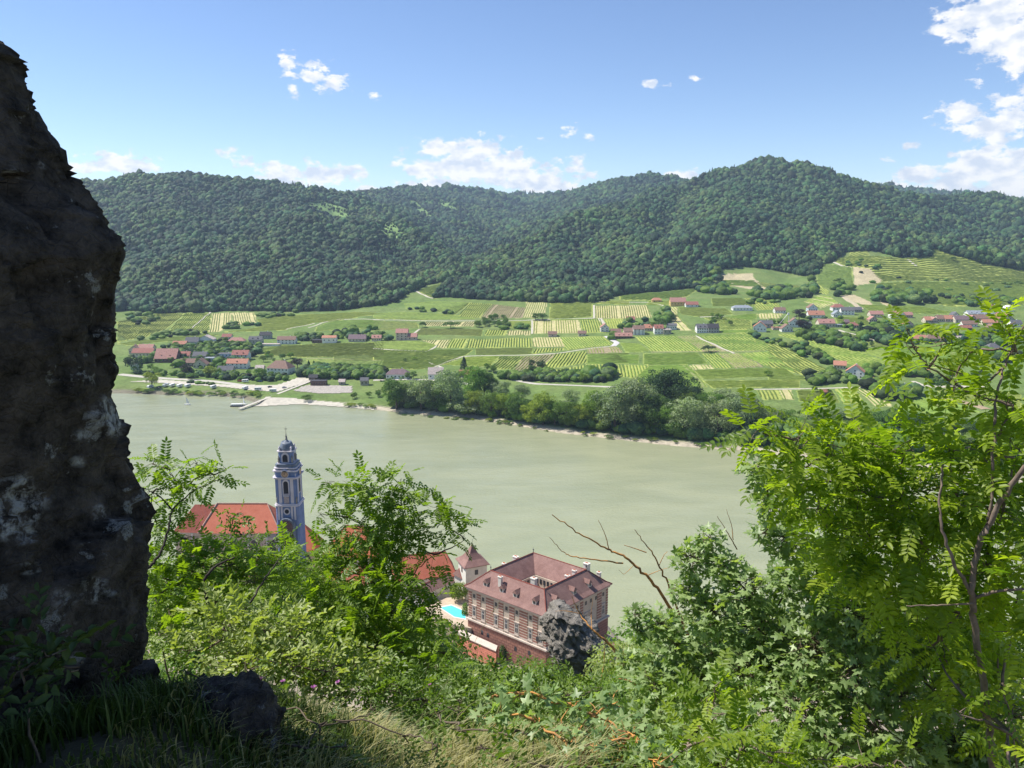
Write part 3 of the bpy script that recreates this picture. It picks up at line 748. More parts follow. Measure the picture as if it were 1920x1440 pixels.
ribbon('path', [zb(1800,436),zb(1830,410),zb(1780,380),zb(1745,362)], 7, plain('paved_yard', (.52,.50,.48), .9, .08, .4))
ribbon('path', [zb(0,455),zb(260,470),zb(400,478),zb(480,430)], 3, GRAVEL)
ribbon('path', [zb(290,355),zb(320,328),zb(350,308)], 3.5, GRAVEL)
ribbon('path', [zb(0,240),zb(180,240),zb(400,247),zb(780,247),zb(1190,240),zb(1660,226)], 3, GRAVEL)
ribbon('path', [zb(310,20),zb(350,40),zb(410,68),zb(450,78)], 4, GRAVEL)
ribbon('path', [zb(1190,245),zb(1192,345)], 3, GRAVEL)
ribbon('path', [zb(1700,228),zb(1725,270)], 6, GRAVEL)
ribbon('path', [zb(1655,130),zb(1657,225)], 3, GRAVEL)
ribbon('path', [zc(980,430),zc(1130,500),zc(1290,572),zc(1330,590)], 3.2, GRAVEL)
ribbon('path', [zc(580,577),zc(900,574),zc(1290,572),zc(1560,568)], 3, plain('grass_track', (.30,.30,.13), .95, .15, .5))
ribbon('path', [zc(870,700),zc(960,780),zc(1030,850),zc(1050,890)], 4, MATS['grass_track'])
ribbon('path', [zc(1490,912),zc(1700,912),zc(1920,910)], 3.5, GRAVEL)
ribbon('path', [zd(0,760),zd(320,755),zd(560,748),zd(735,748)], 3.5, GRAVEL)
ribbon('path', [zd(530,315),zd(640,345),zd(760,380),zd(930,435)], 4, GRAVEL)
ribbon('path', [zd(1090,700),zd(1160,735),zd(1250,742),zd(1440,740),zd(1620,738)], 5, GRAVEL)
ribbon('path', [zd(1250,820),zd(1400,840),zd(1560,880),zd(1640,910)], 9, plain('ploughed_earth', (.36,.27,.17), .95, .12, .5))
ribbon('path', [zd(560,60),zd(610,100),zd(660,130),zd(700,160)], 8, plain('dry_soil', (.46,.39,.26), .95, .12, .3))
ribbon('path', [ze(365,225),ze(430,255),ze(510,270)], 5, GRAVEL)
ribbon('path', [ze(970,205),ze(1010,235),ze(1050,262)], 5, GRAVEL)
ribbon('path', [za(480,300),za(620,180)], 3, GRAVEL)
ribbon('path', [za(1350,300),za(1480,255),za(1560,235),za(1920,240)], 3, GRAVEL)
ribbon('path', [za(1180,312),za(1400,265)], 2.5, GRAVEL)
ribbon('path', [za(1340,530),za(1640,538),za(1920,542)], 3, MATS['grass_track'])
ribbon('path', [zc(0,126),zc(300,128),zc(560,130),zc(700,160)], 3, GRAVEL)
ribbon('path', [zc(1020,262),zc(1240,255)], 3.5, GRAVEL)
ribbon('path', [zb(520,598),zb(420,560)], 3, GRAVEL)
def sheet(name, pts, mat, lift=.25, step=4.0, kind='structure'):
    """a patch of ground cover following the terrain"""
    P = np.array([G(*p)[:2] for p in pts]); xs = np.arange(P[:, 0].min(), P[:, 0].max() + step, step); ys = np.arange(P[:, 1].min(), P[:, 1].max() + step, step)
    x, y = np.meshgrid(xs, ys); V = np.stack([x, y, np.maximum(ZQ(x, y), 0) + lift], -1).reshape(-1, 3); ii = np.arange(x.size).reshape(x.shape)
    F = np.stack([ii[:-1, :-1], ii[:-1, 1:], ii[1:, 1:], ii[1:, :-1]], -1).reshape(-1, 4); c = V[F].mean(1); F = F[inpoly(c[:, 0], c[:, 1], [tuple(p) for p in P])]
    return tag(link(name, np_mesh(name, V, F, mat)), kind=kind)
sheet('gravel_lot', [(245,716),(300,718),(360,722),(420,726),(470,732),(520,735),(560,722),(600,712),(560,708),(520,722),(430,722),(300,712)], plain('lot_gravel', (.50,.46,.38), .95, .12, .3), .3, 2.5)
sheet('pebble_bank', [(565,726),(580,722),(660,724),(660,737),(600,738),(550,733)], plain('pebbles', (.42,.38,.33), .95, .3, .9, bump=.3), .3, 2.5)
sheet('gravel_beach', [(470,762),(500,745),(560,748),(640,756),(700,764),(700,769),(640,763),(560,758),(490,762)], plain('beach_gravel', (.50,.46,.38), .95, .12, .3), .3, 2.5)

# ------------------------------------------------------------------ trees one can tell apart
BARK = plain('bark', (.10, .075, .055), .95, .25, 6)
TREEM = {
 'dark': foliage('tree_dark', (.05, .10, .02), (.12, .20, .04), .38, .6, .2, objvar=.25),
 'mid': foliage('tree_mid', (.08, .15, .02), (.17, .27, .045), .40, .6, .2, objvar=.25),
 'yellow': foliage('tree_yellowish', (.14, .20, .015), (.29, .35, .045), .3, .6, .2, objvar=.2),
 'willow': foliage('tree_willow', (.14, .19, .09), (.31, .38, .20), .35, .55, .3, objvar=.2),
 'copper': foliage('tree_copper', (.018, .016, .016), (.045, .035, .035), .15, .6, .2, objvar=.2),
 'deep': foliage('tree_deep', (.022, .05, .016), (.055, .10, .03), .2, .6, .2, objvar=.2),
}
def tree_crown(seed, n, card, kind='round'):
    rs = np.random.RandomState(seed)
    if kind == 'cone':
        t = rs.rand(n) ** .8; a = rs.rand(n) * 6.283; r = .24 * (1 - t) ** .85 * (.55 + .5 * rs.rand(n)) * (1 + .25 * np.sin(a * 3 + t * 9))
        C = np.stack([np.cos(a) * r, np.sin(a) * r, .06 + t * .94], -1); Nn = np.stack([np.cos(a), np.sin(a), t * 0 + .5], -1)
    else:
        nl = {'round': 18, 'big': 40, 'bush': 12}[kind]
        ph = rs.rand(nl) * 6.283; ct = rs.uniform({'round': -.75, 'big': -.95, 'bush': -.35}[kind], 1, nl); st = np.sqrt(1 - np.clip(ct, -1, 1) ** 2); rad = rs.uniform(.55, 1, nl)
        sx, sz, cz = {'round': (.31, .33, .50), 'big': (.34, .40, .48), 'bush': (.46, .34, .46)}[kind]
        L = np.stack([np.cos(ph) * st * sx * rad, np.sin(ph) * st * sx * rad, cz + ct * sz * rad], -1)
        lr = rs.uniform(.10, .19, nl) * (1.25 if kind == 'bush' else 1) * (.85 if kind == 'big' else 1)
        w = lr ** 2; k = rs.choice(nl, n, p=w / w.sum())
        d = rs.normal(size=(n, 3)); d /= np.linalg.norm(d, axis=1)[:, None]; d[:, 2] = np.where(d[:, 2] < -.35, -d[:, 2], d[:, 2])
        C = L[k] + d * (lr[k] * rs.uniform(.72, 1.08, n))[:, None]; Nn = d
        if kind != 'bush': C[:, 2] = np.maximum(C[:, 2], .1)
        else: C[:, 2] = np.abs(C[:, 2])
    Nn = Nn + rs.normal(size=(n, 3)) * .45; Nn /= np.linalg.norm(Nn, axis=1)[:, None]
    u = np.cross(Nn, rs.normal(size=(n, 3))); u /= np.linalg.norm(u, axis=1)[:, None] + 1e-9; v = np.cross(Nn, u)
    s = card * rs.uniform(.6, 1.3, n)[:, None]
    V = np.stack([C - u * s, C - v * s * .62 + Nn * s * .15, C + u * s, C + v * s * .62 + Nn * s * .15], 1).reshape(-1, 3)
    return V, np.arange(n * 4).reshape(-1, 4), rs.rand(n)
TM = {}
SHAPES = {'round': [(11, 1500, .032), (12, 1500, .030), (13, 1500, .030), (14, 1500, .03)], 'big': [(21, 6500, .0165), (22, 6500, .0165), (23, 6500, .0165), (24, 6500, .0165), (25, 6500, .0165)], 'bush': [(31, 1100, .04), (32, 1100, .04), (33, 1100, .04)], 'cone': [(41, 1300, .03), (42, 1300, .03)]}
def tree_meshes(shape, variant, m_):
    k = (shape, variant, m_)
    if k not in TM:
        sd, n, c = SHAPES[shape][variant]; V, F, var = tree_crown(sd, n, c, shape)
        me = np_mesh('tree_crown', V, F, TREEM[m_], var=var)
        rs = random.Random(sd); b = MB(); top = .5 if shape != 'bush' else .3; r0 = .022 if shape != 'bush' else .012
        b.tube([(0, 0, -.06), (.004, .003, .15), (.01, -.006, .32), (0, 0, top)], [r0 * 1.25, r0, r0 * .8, r0 * .45], 6)
        for q in range(4):
            a = q * 1.7 + rs.random(); h0 = .22 + .06 * q
            b.tube([(0, 0, h0), (.09 * cos(a), .09 * sin(a), h0 + .09), (.17 * cos(a), .17 * sin(a), h0 + .2)], [r0 * .55, r0 * .4, r0 * .15], 5)
        TM[k] = (me, b.mesh('tree_trunk', BARK))
    return TM[k]
TR = random.Random(3)
def tree(px, py, hp, m_='mid', shape='round', label=None, group=None, wf=1.0, name='tree', cat='tree', xyz=None):
    g = G(px, py) if xyz is None else xyz
    D = g[1] * cos(PITCH) - (g[2] - H) * sin(PITCH); h = hp * D / FPX * 1.02
    e = empty(name, (g[0], g[1], g[2]), TR.random() * 6.28, label, cat, group)
    e.scale = (h * wf, h * wf, h)
    cm, tm = tree_meshes(shape, TR.randrange(len(SHAPES[shape])), m_)
    link('crown', cm, e); link('trunk', tm, e)
    return e
def belt(poly, n, h, kinds, label, group, shape='round', wf=1.25, name='tree', cat='tree', seed=0, mind=.6):
    rs = random.Random(seed + len(poly)); W = gpoly(poly); xs = [p[0] for p in W]; ys = [p[1] for p in W]; done = []; tries = 0
    while len(done) < n and tries < n * 40:
        tries += 1; x = rs.uniform(min(xs), max(xs)); y = rs.uniform(min(ys), max(ys))
        if not inpoly(x, y, W): continue
        hh = rs.uniform(*h)
        if any((x - a)**2 + (y - b)**2 < (mind * (hh + c) / 2)**2 for a, b, c in done): continue
        done.append((x, y, hh)); z = float(ZQ(np.array([x]), np.array([y]))[0])
        e = empty(name, (x, y, z), rs.random() * 6.28, label, cat, group); w = hh * wf * rs.uniform(.85, 1.15); e.scale = (w, w, hh)
        cm, tm = tree_meshes(shape, rs.randrange(len(SHAPES[shape])), rs.choice(kinds)); link('crown', cm, e); link('trunk', tm, e)
GREEN = []
def mass(poly, n, h, kinds, label, group, shape='round', wf=1.25, name='tree', cat='tree', seed=0, mind=.5):
    rs = random.Random(seed + len(poly)); W = gpoly(poly); xs = [p[0] for p in W]; ys = [p[1] for p in W]; done = []; tries = 0
    while len(done) < n * 1.3 and tries < n * 40:
        tries += 1; x = rs.uniform(min(xs), max(xs)); y = rs.uniform(min(ys), max(ys))
        if not inpoly(x, y, W): continue
        hh = rs.uniform(*h)
        if any((x - a)**2 + (y - b)**2 < (mind * (hh + c) / 2)**2 for a, b, c in done): continue
        done.append((x, y, hh)); GREEN.append((x, y, float(ZQ(np.array([x]), np.array([y]))[0]), hh, wf * rs.uniform(.9, 1.25)))
# the grove along the far bank, tree by tree:  px, base py, height px, colour, shape, width, label
GROVE = [
 (744,768,72,'dark','big',1.0,'dark green bank tree at the upstream end of the grove'),
 (768,766,60,'willow','big',.9,'greyish willow standing behind the dark first tree of the grove'),
 (790,770,74,'willow','big',1.1,'broad grey-green willow near the upstream end of the grove'),
 (818,772,52,'mid','big',1.1,'fresh green tree between the two large upstream willows'),
 (845,771,84,'willow','big',1.05,'tall grey-green willow below the pink roofed house'),
 (832,735,46,'dark','big',1,'dark tree just in front of the pink roofed white house'),
 (888,752,70,'mid','big',1,'bright green tree behind the grove beside the red roofed barn'),
 (908,750,64,'dark','big',.9,'dark slender tree beside the gravel track to the bank'),
 (872,780,36,'willow','bush',1.5,'low silver willow bush standing out over the water edge'),
 (894,778,52,'yellow','big',1.1,'yellow-green tree behind the low silver willow bush'),
 (922,783,58,'mid','big',1.1,'rounded green tree beside the yellow-green one'),
 (948,784,54,'yellow','big',1.0,'yellowish green crown overhanging the narrow shingle'),
 (936,752,44,'willow','big',1.3,'pale willow behind the middle of the grove'),
 (972,788,62,'dark','big',1.0,'dark blue-green crown in the middle of the grove'),
 (978,752,34,'willow','big',1.4,'spreading pale willow at the back of the grove'),
 (1000,796,50,'yellow','big',1.2,'olive coloured tree low on the bank'),
 (1018,797,66,'yellow','big',1.1,'golden green tree, the most yellow of the grove'),
 (1040,797,48,'mid','big',1.2,'low bright green tree at the foot of the golden one'),
 (1062,800,60,'mid','big',1.2,'fresh green tree before the small meadow'),
 (1066,770,44,'willow','big',1.2,'grey willow next to the small meadow behind the grove'),
 (1090,802,52,'yellow','big',1.15,'yellow-green bushy tree left of the giant willow'),
 (1112,800,74,'mid','big',.9,'upright light green tree against the giant willow'),
 (1132,806,50,'yellow','big',1.0,'low yellowish tree at the foot of the giant willow'),
 (1152,808,96,'willow','big',1.15,'giant silver willow with a bulging pale crown'),
 (1186,806,104,'willow','big',1.1,'second giant silver willow, taller and rounder'),
 (1205,790,76,'willow','big',1.2,'grey willow pressed against the black poplar'),
 (1228,772,88,'deep','big',1.15,'very tall dark poplar, the darkest of the grove'),
 (1262,776,92,'deep','big',1.15,'very tall dark poplar with a domed top'),
 (1285,785,72,'deep','big',1.1,'dark tree on the downstream shoulder of the poplars'),
 (1225,812,84,'dark','big',1.1,'dark green tree below the tall poplars'),
 (1258,815,62,'mid','big',1.2,'mid green tree with a light patch below the poplars'),
 (1284,818,82,'willow','big',1.2,'silver willow in front of the dark poplar shoulder'),
 (1300,790,66,'mid','big',1.3,'broad green tree behind the silver willows'),
 (1322,815,60,'willow','big',1.2,'small silver willow near the sandy shore'),
 (1345,822,88,'willow','big',1.15,'large pale willow with a wide drooping crown'),
 (1330,790,62,'mid','big',1.4,'green crown behind the large pale willow'),
 (1375,820,82,'willow','big',1.1,'silver willow near the downstream end of the grove'),
 (1365,785,62,'willow','big',1.4,'grey willow behind the downstream end of the grove'),
 (1402,815,66,'dark','big',1.2,'dark tree behind the yellow locust spray'),
 (1400,790,54,'willow','big',1.4,'low grey willow crown beside the field strips'),
 (1440,812,50,'willow','big',1.5,'grey willow partly behind the near locust leaves'),
 (1480,806,44,'mid','big',1.6,'low green tree beyond the near locust leaves'),
 (1525,806,42,'willow','big',1.6,'silvery crown beyond the near locust leaves'),
 (1565,808,48,'willow','big',1.6,'rounded silvery willow below the striped vine plots'),
 (1612,812,50,'yellow','big',1.4,'feathery olive tree below the straw coloured plot'),
 (1655,818,54,'dark','big',1.5,'dark tree below the grey roofed garden house'),
 (1700,822,58,'dark','big',1.4,'dark bank tree seen between near twigs'),
 (1745,826,56,'mid','big',1.5,'green bank tree seen between near twigs'),
 (1800,832,56,'dark','big',1.5,'dark bank tree beyond the near locust crown'),
]
for (px, py, hp, m_, sh, wf, lab) in GROVE:
    tree(px, py, hp, m_, sh, lab, 'trees of the riverbank grove', wf)
SINGLE = [
 (870,695,26,'deep','cone',1.5,'dark conifer beside the red roofed barn'),
 (720,704,14,'deep','cone',1,'slim dark conifer beside the grey hipped house'),
 (1328,660,14,'deep','bush',1.8,'lone dark bush in the middle of the vine rows'),
 (1268,683,1,'dark','bush',1,''),
 (252,698,36,'deep','bush',1.0,'dark riverside tree against the black rock'),
 (285,727,34,'yellow','round',1.3,'bright green tree on the caravan park'),
 (577,752,13,'dark','bush',1.8,'round dark bush on the gravel beach'),
 (558,690,20,'copper','round',1.4,'blackish copper tree beside the big white hipped house'),
 (579,690,14,'dark','cone',1.6,'small dark tree, first of the pair beyond the copper tree'),
 (589,690,14,'dark','cone',1.6,'small dark tree, second of the pair beyond the copper tree'),
 (1505,626,30,'copper','round',1.3,'blackish purple tree in the middle of the village'),
 (1498,600,22,'copper','round',1.5,'dark copper crown above the village roofs'),
 (394,706,22,'yellow','round',1.5,'bright green rounded tree in front of the grey roofed house'),
 (488,712,24,'mid','round',1.4,'green tree beside the big white hipped house'),
 (350,703,22,'copper','round',1.4,'very dark tree in the lower village gardens'),
 (360,712,14,'dark','bush',1.4,'round bush above the riverside road'),
 (792,614,12,'dark','bush',1.4,'lone bush above the pinkish tower house'),
 (845,616,15,'dark','bush',2.0,'dark shrub clump on the terrace edge'),
 (1004,600,14,'dark','round',1.6,'first of two dark trees under the red roofed hall'),
 (1017,600,15,'dark','round',1.7,'second of two dark trees under the red roofed hall'),
 (1242,616,22,'dark','round',1.5,'dark tree at the field corner above the white villa'),
 (1226,618,16,'mid','round',1.6,'lighter tree beside the dark corner tree'),
 (1260,603,16,'dark','round',1.7,'dark trees beneath the yellow winery'),
 (1634,650,10,'dark','round',1.2,'small lone tree on the slope by the white path'),
 (1440,705,12,'mid','bush',1.4,'bush beside the tiny red hut in the meadow'),
 (1526,735,12,'dark','bush',1.2,'bush on the track above the meadow'),
 (1553,740,12,'dark','bush',1.4,'bush right beside the tiny red hut'),
 (1760,730,20,'dark','round',1.1,'first dark tree of a pair below the orange barn'),
 (1777,728,24,'deep','round',1.1,'second dark tree of a pair below the orange barn'),
 (1571,532,12,'dark','bush',1.4,'lone bush on the pale green terrace'),
 (1787,490,10,'dark','bush',1.4,'lone bush high on the terraced slope'),
 (1910,537,12,'dark','bush',1.3,'lone bush at the far end of the terraces'),
 (1612,628,24,'deep','cone',1.5,'dark pointed conifer among the village houses'),
 (760,677,6,'dark','bush',1.5,'tiny tree amid the big vine field'),(778,675,7,'mid','bush',1.5,'second tiny tree amid the big vine field'),
]
for (px, py, hp, m_, sh, wf, lab) in SINGLE:
    if lab: tree(px, py, hp, m_, sh, lab, None, wf)
belt([(560,700),(600,690),(720,695),(722,712),(600,712),(560,706)], 26, (6, 10), ('mid','dark','dark','deep'), 'leafy fruit tree in the orchard behind the dark hall', 'orchard behind the dark hall')
belt([(480,668),(560,668),(545,690),(500,700),(470,690)], 12, (5, 9), ('mid','dark','yellow'), 'garden tree behind the big white hipped house', 'gardens behind the big hipped house')
belt([(245,690),(400,695),(500,705),(540,708),(540,716),(430,715),(250,700)], 26, (5, 9), ('mid','dark','mid'), 'garden tree between the lower village and the river road', 'gardens above the river road')
belt([(262,676),(330,660),(420,650),(480,650),(470,672),(400,692),(300,690),(250,690)], 26, (6, 10), ('mid','dark','dark'), 'garden tree among the lower village houses', 'gardens of the lower village')
belt([(300,650),(380,640),(460,642),(400,662),(320,668)], 18, (5, 9), ('dark','mid'), 'garden tree between the two rows of village houses', 'gardens between the village rows')
mass([(258,636),(320,626),(385,622),(390,626),(320,634),(262,641)], 12, (4, 7), ('dark','deep'), 'shrub in the hedge under the striped slope', 'hedge under the striped slope', 'bush', 1.6)
mass([(415,613),(440,608),(485,608),(485,612),(425,618)], 10, (4, 6), ('dark','mid'), 'shrub in the hedge below the straw coloured plot', 'hedge below the straw plot', 'bush', 1.6)
mass([(480,592),(560,585),(590,580),(560,592),(490,598)], 12, (4, 6), ('dark',), 'shrub in the hedge at the forest foot', 'hedge at the forest foot', 'bush', 1.8)
mass([(555,632),(600,632),(600,640),(560,640)], 8, (5, 8), ('dark','mid'), 'tree beside the modern orange roofed house', 'trees by the modern house')
mass([(630,628),(662,620),(665,640),(640,640)], 5, (7, 10), ('dark',), 'tree behind the modern orange roofed house', 'trees behind the modern house')
mass([(680,610),(735,618),(740,640),(690,640)], 8, (5, 8), ('mid','dark'), 'bushy tree near the small red roofed house', 'trees near the small red house')
belt([(888,614),(930,595),(952,602),(950,615),(890,616)], 22, (7, 11), ('dark','mid'), 'tree of the dark copse between the vineyards', 'copse between the vineyards')
mass([(940,612),(995,612),(995,618),(940,618)], 7, (4, 6), ('dark',), 'shrub along the terrace edge', 'shrubs along the terrace edge', 'bush', 1.7)
mass([(765,580),(800,580),(855,586),(850,590),(770,586)], 9, (4, 6), ('dark','mid'), 'shrub on the curved bank under the forest', 'shrubs on the curved bank', 'bush', 1.7)
belt([(935,705),(1010,700),(1120,705),(1145,712),(1130,718),(1000,716),(940,712)], 34, (6, 9), ('dark','mid','dark'), 'tree in the dense row above the straight road', 'tree row above the straight road')
belt([(990,690),(1020,690),(1015,702),(990,702)], 4, (10, 14), ('deep','dark'), 'large dark tree behind the straight road', 'large trees behind the straight road')
mass([(1105,705),(1145,700),(1145,712),(1105,712)], 4, (9, 12), ('deep',), 'dark tree at the end of the tree row', 'dark trees ending the row')
belt([(700,712),(760,704),(830,706),(920,690),(935,705),(900,712),(720,716)], 16, (6, 10), ('dark','mid'), 'garden tree around the bank houses', 'gardens of the bank houses')
belt([(650,742),(720,738),(720,745),(660,750)], 7, (5, 8), ('dark','mid'), 'tree on the grassy bank beside the beach', 'trees on the grassy bank')
belt([(640,758),(720,764),(720,768),(640,762)], 8, (2.5, 4), ('mid','yellow'), 'low shrub along the beach edge', 'shrubs along the beach', 'bush', 1.8, name='bush', cat='bush')
belt([(255,733),(330,736),(420,738),(488,740),(488,745),(400,743),(255,738)], 34, (3, 5), ('mid','dark','yellow'), 'low shrub on the stony embankment', 'shrubs on the stony embankment', 'bush', 1.7, name='bush', cat='bush')
mass([(340,715),(400,718),(405,722),(340,719)], 6, (2, 3.5), ('mid',), 'low shrub in the strip below the road', 'shrubs in the strip below the road', 'bush', 1.8)
mass([(1330,514),(1348,510),(1350,535),(1380,552),(1360,556),(1310,548),(1300,540)], 26, (9, 13), ('dark','deep'), 'woodland tree on the tongue beside the bare terrace', 'woodland tongue beside the bare terrace')
mass([(1395,552),(1450,545),(1525,525),(1532,545),(1525,560),(1450,565),(1410,556)], 44, (9, 13), ('dark','deep'), 'tree of the dark wood below the upper terraces', 'dark wood below the upper terraces')
mass([(1555,545),(1580,530),(1600,540),(1590,556),(1570,562)], 9, (7, 10), ('dark','mid'), 'tree beside the bare soil patches', 'trees beside the bare soil')
mass([(1632,550),(1665,545),(1745,555),(1755,572),(1730,576),(1670,574),(1640,565)], 36, (9, 14), ('dark','deep','dark'), 'tree of the wood at the foot of the terraces', 'wood at the foot of the terraces')
mass([(1760,556),(1900,562),(1910,574),(1800,576)], 30, (5, 8), ('dark','mid'), 'tree at the foot of the terraced slope above the rooftops', 'trees above the village rooftops')
mass([(1380,575),(1420,560),(1500,556),(1500,562),(1440,570)], 10, (4, 6), ('dark',), 'shrub on the terrace edge above the white villa', 'shrubs above the white villa', 'bush', 1.7)
mass([(1225,598),(1245,580),(1265,600),(1260,610)], 10, (7, 10), ('dark','mid'), 'tree beside the winery yard', 'trees beside the winery')
belt([(1310,600),(1345,592),(1372,600),(1370,612),(1330,612)], 10, (6, 9), ('dark','mid'), 'tree in the copse above the grey terraced house', 'copse above the grey terraced house')
mass([(1140,640),(1170,605),(1200,600),(1240,610),(1238,620),(1200,615),(1170,625)], 12, (5, 8), ('mid','dark'), 'tree behind the hamlet roofs', 'trees behind the hamlet')
mass([(1495,628),(1530,620),(1600,640),(1622,652),(1610,658),(1560,648),(1510,640)], 38, (7, 10), ('dark','mid','dark'), 'tree in the diagonal wooded strip below the village', 'diagonal wooded strip below the village')
mass([(1410,625),(1460,640),(1475,650),(1465,652),(1410,632)], 14, (3.5, 6), ('dark','mid'), 'shrub in the upper hedge between the fields', 'upper hedge between the fields', 'bush', 1.5)
mass([(1480,650),(1500,645),(1545,670),(1565,682),(1555,688),(1500,668)], 20, (5, 8), ('dark','mid'), 'tree in the hedge running down between the fields', 'hedge running down between the fields')
mass([(1605,640),(1640,620),(1700,622),(1680,645),(1660,648),(1630,640)], 26, (7, 11), ('dark','mid','deep'), 'tree below the white village path', 'trees below the white path')
mass([(1700,615),(1740,618),(1800,622),(1870,630),(1880,655),(1780,645),(1700,645)], 60, (4, 7), ('dark','mid','deep','mid'), 'garden tree below the village centre', 'gardens below the village centre')
mass([(1820,640),(1920,630),(1930,680),(1850,680)], 20, (7, 11), ('dark','deep'), 'tree around the grey hipped villa', 'trees around the grey villa')
mass([(1510,705),(1560,700),(1610,712),(1600,722),(1520,722)], 16, (5, 8), ('dark','mid'), 'orchard tree beside the two gabled farmhouses', 'orchard beside the farmhouses')
mass([(1615,695),(1690,694),(1740,700),(1740,708),(1690,706),(1620,708)], 20, (6, 9), ('dark','mid'), 'tree behind the orange roofed barn', 'trees by the orange barn')
mass([(1620,720),(1700,735),(1720,742),(1700,752),(1650,748)], 22, (7, 10), ('dark','mid'), 'tree around the grey roofed garden house', 'trees round the grey roofed garden house')
mass([(1735,700),(1850,700),(1850,725),(1740,720)], 20, (3, 5), ('dark','mid'), 'small orchard tree below the orange barn', 'young orchard below the barn')
belt([(1400,780),(1480,770),(1600,775),(1700,780),(1700,790),(1400,790)], 20, (4, 8), ('mid','yellow','dark'), 'bushy tree at the edge of the meadow', 'bushy trees at the meadow edge', 'round', 1.5)
mass([(1560,460),(1650,505),(1900,530),(1900,575),(1700,545),(1600,520)], 26, (3.5, 6), ('dark','mid'), 'small bush scattered over the terraced slope', 'bushes scattered over the terraces', 'bush', 1.7)
belt([(720,776),(900,784),(1050,806),(1200,822),(1380,836),(1380,842),(1200,829),(1050,813),(900,790)], 34, (1.8, 3.2), ('mid','yellow','dark'), 'low bush on the grassy river margin', 'bushes on the river margin', 'bush', 2.0, name='bush', cat='bush')
mass([(242,590),(300,590),(300,606),(242,612)], 14, (4, 7), ('dark','mid'), 'bush beside the terraced plots at the forest foot', 'bushes beside the small terraced plots', 'bush', 1.6)

mass([(735,764),(800,768),(905,780),(1000,792),(1150,812),(1300,826),(1390,832),(1390,810),(1250,790),(1100,780),(900,755),(740,750)], 260, (5, 10), (), '', '')
mass([(1390,835),(1390,810),(1600,800),(1900,830),(1900,860),(1600,850)], 120, (7, 13), (), '', '')
mass([(262,676),(330,660),(420,650),(490,650),(470,690),(400,692),(300,690),(250,690)], 90, (4, 8), (), '', '')
mass([(300,650),(380,640),(460,642),(400,662),(320,668)], 50, (4, 7), (), '', '')
mass([(245,700),(400,700),(540,708),(540,716),(430,714),(250,701)], 60, (3, 6), (), '', '')
mass([(560,700),(600,690),(720,695),(722,710),(600,710),(560,706)], 110, (5, 8), (), '', '')
mass([(560,632),(720,628),(720,638),(560,642)], 24, (4, 7), (), '', '')
mass([(935,705),(1010,700),(1120,705),(1145,712),(1130,717),(1000,715),(940,711)], 90, (5, 7), (), '', '')
mass([(1400,612),(1500,590),(1640,600),(1700,612),(1640,625),(1480,625)], 40, (3, 6), (), '', '')
mass([(1700,618),(1900,622),(1900,650),(1700,645)], 40, (3, 6), (), '', '')
gp = np.array(GREEN); grs = np.random.RandomState(5)
protos_g = [blob_crown(k) for k in (8, 9, 10, 11)]
for me_ in protos_g: me_.materials.clear(); me_.materials.append(TREEM['mid']); protos.append(bpy.data.objects.new('garden_tree_shape', me_))
gs = gp[:, 3:4] * np.stack([gp[:, 4], gp[:, 4], gp[:, 4] * 0 + 1.05], -1) * .95
scatter('village_greenery', np.stack([gp[:, 0], gp[:, 1], gp[:, 2] - .4], -1), gs, grs.choice([0, 1, 2, 3, 6, 7, 8, 9, 6, 7], len(gp)), 'garden trees and hedges filling the gaps between far roofs and fields', 'greenery', 3)
# ------------------------------------------------------------------ houses of the far bank
WC = {'white': (.78, .77, .73), 'cream': (.62, .55, .42), 'yellow': (.62, .45, .18), 'grey': (.42, .40, .37), 'pink': (.60, .47, .40), 'blue': (.62, .67, .72), 'brown': (.16, .10, .07), 'stone': (.42, .38, .30)}
RC = {'red': (.33, .14, .11), 'orange': (.47, .22, .145), 'pink': (.42, .22, .18), 'brown': (.25, .155, .12), 'grey': (.13, .13, .14), 'dark': (.055, .052, .058), 'pale': (.5, .42, .38), 'violet': (.20, .14, .15), 'zinc': (.28, .31, .35)}
def wallm(k): return plain('plaster_' + k, WC[k], .9, .06, .4)
def roofm(k): return plain('tiles_' + k, RC[k], .85, .18, .9, bump=.05)
GLASS = plain('window_glass', (.035, .04, .05), .15, .1, 1, spec=.6)
WOOD = plain('dark_wood', (.07, .045, .03), .8, .15, 2)
WHITE = plain('white_paint', (.78, .77, .75), .6, .04, .6)
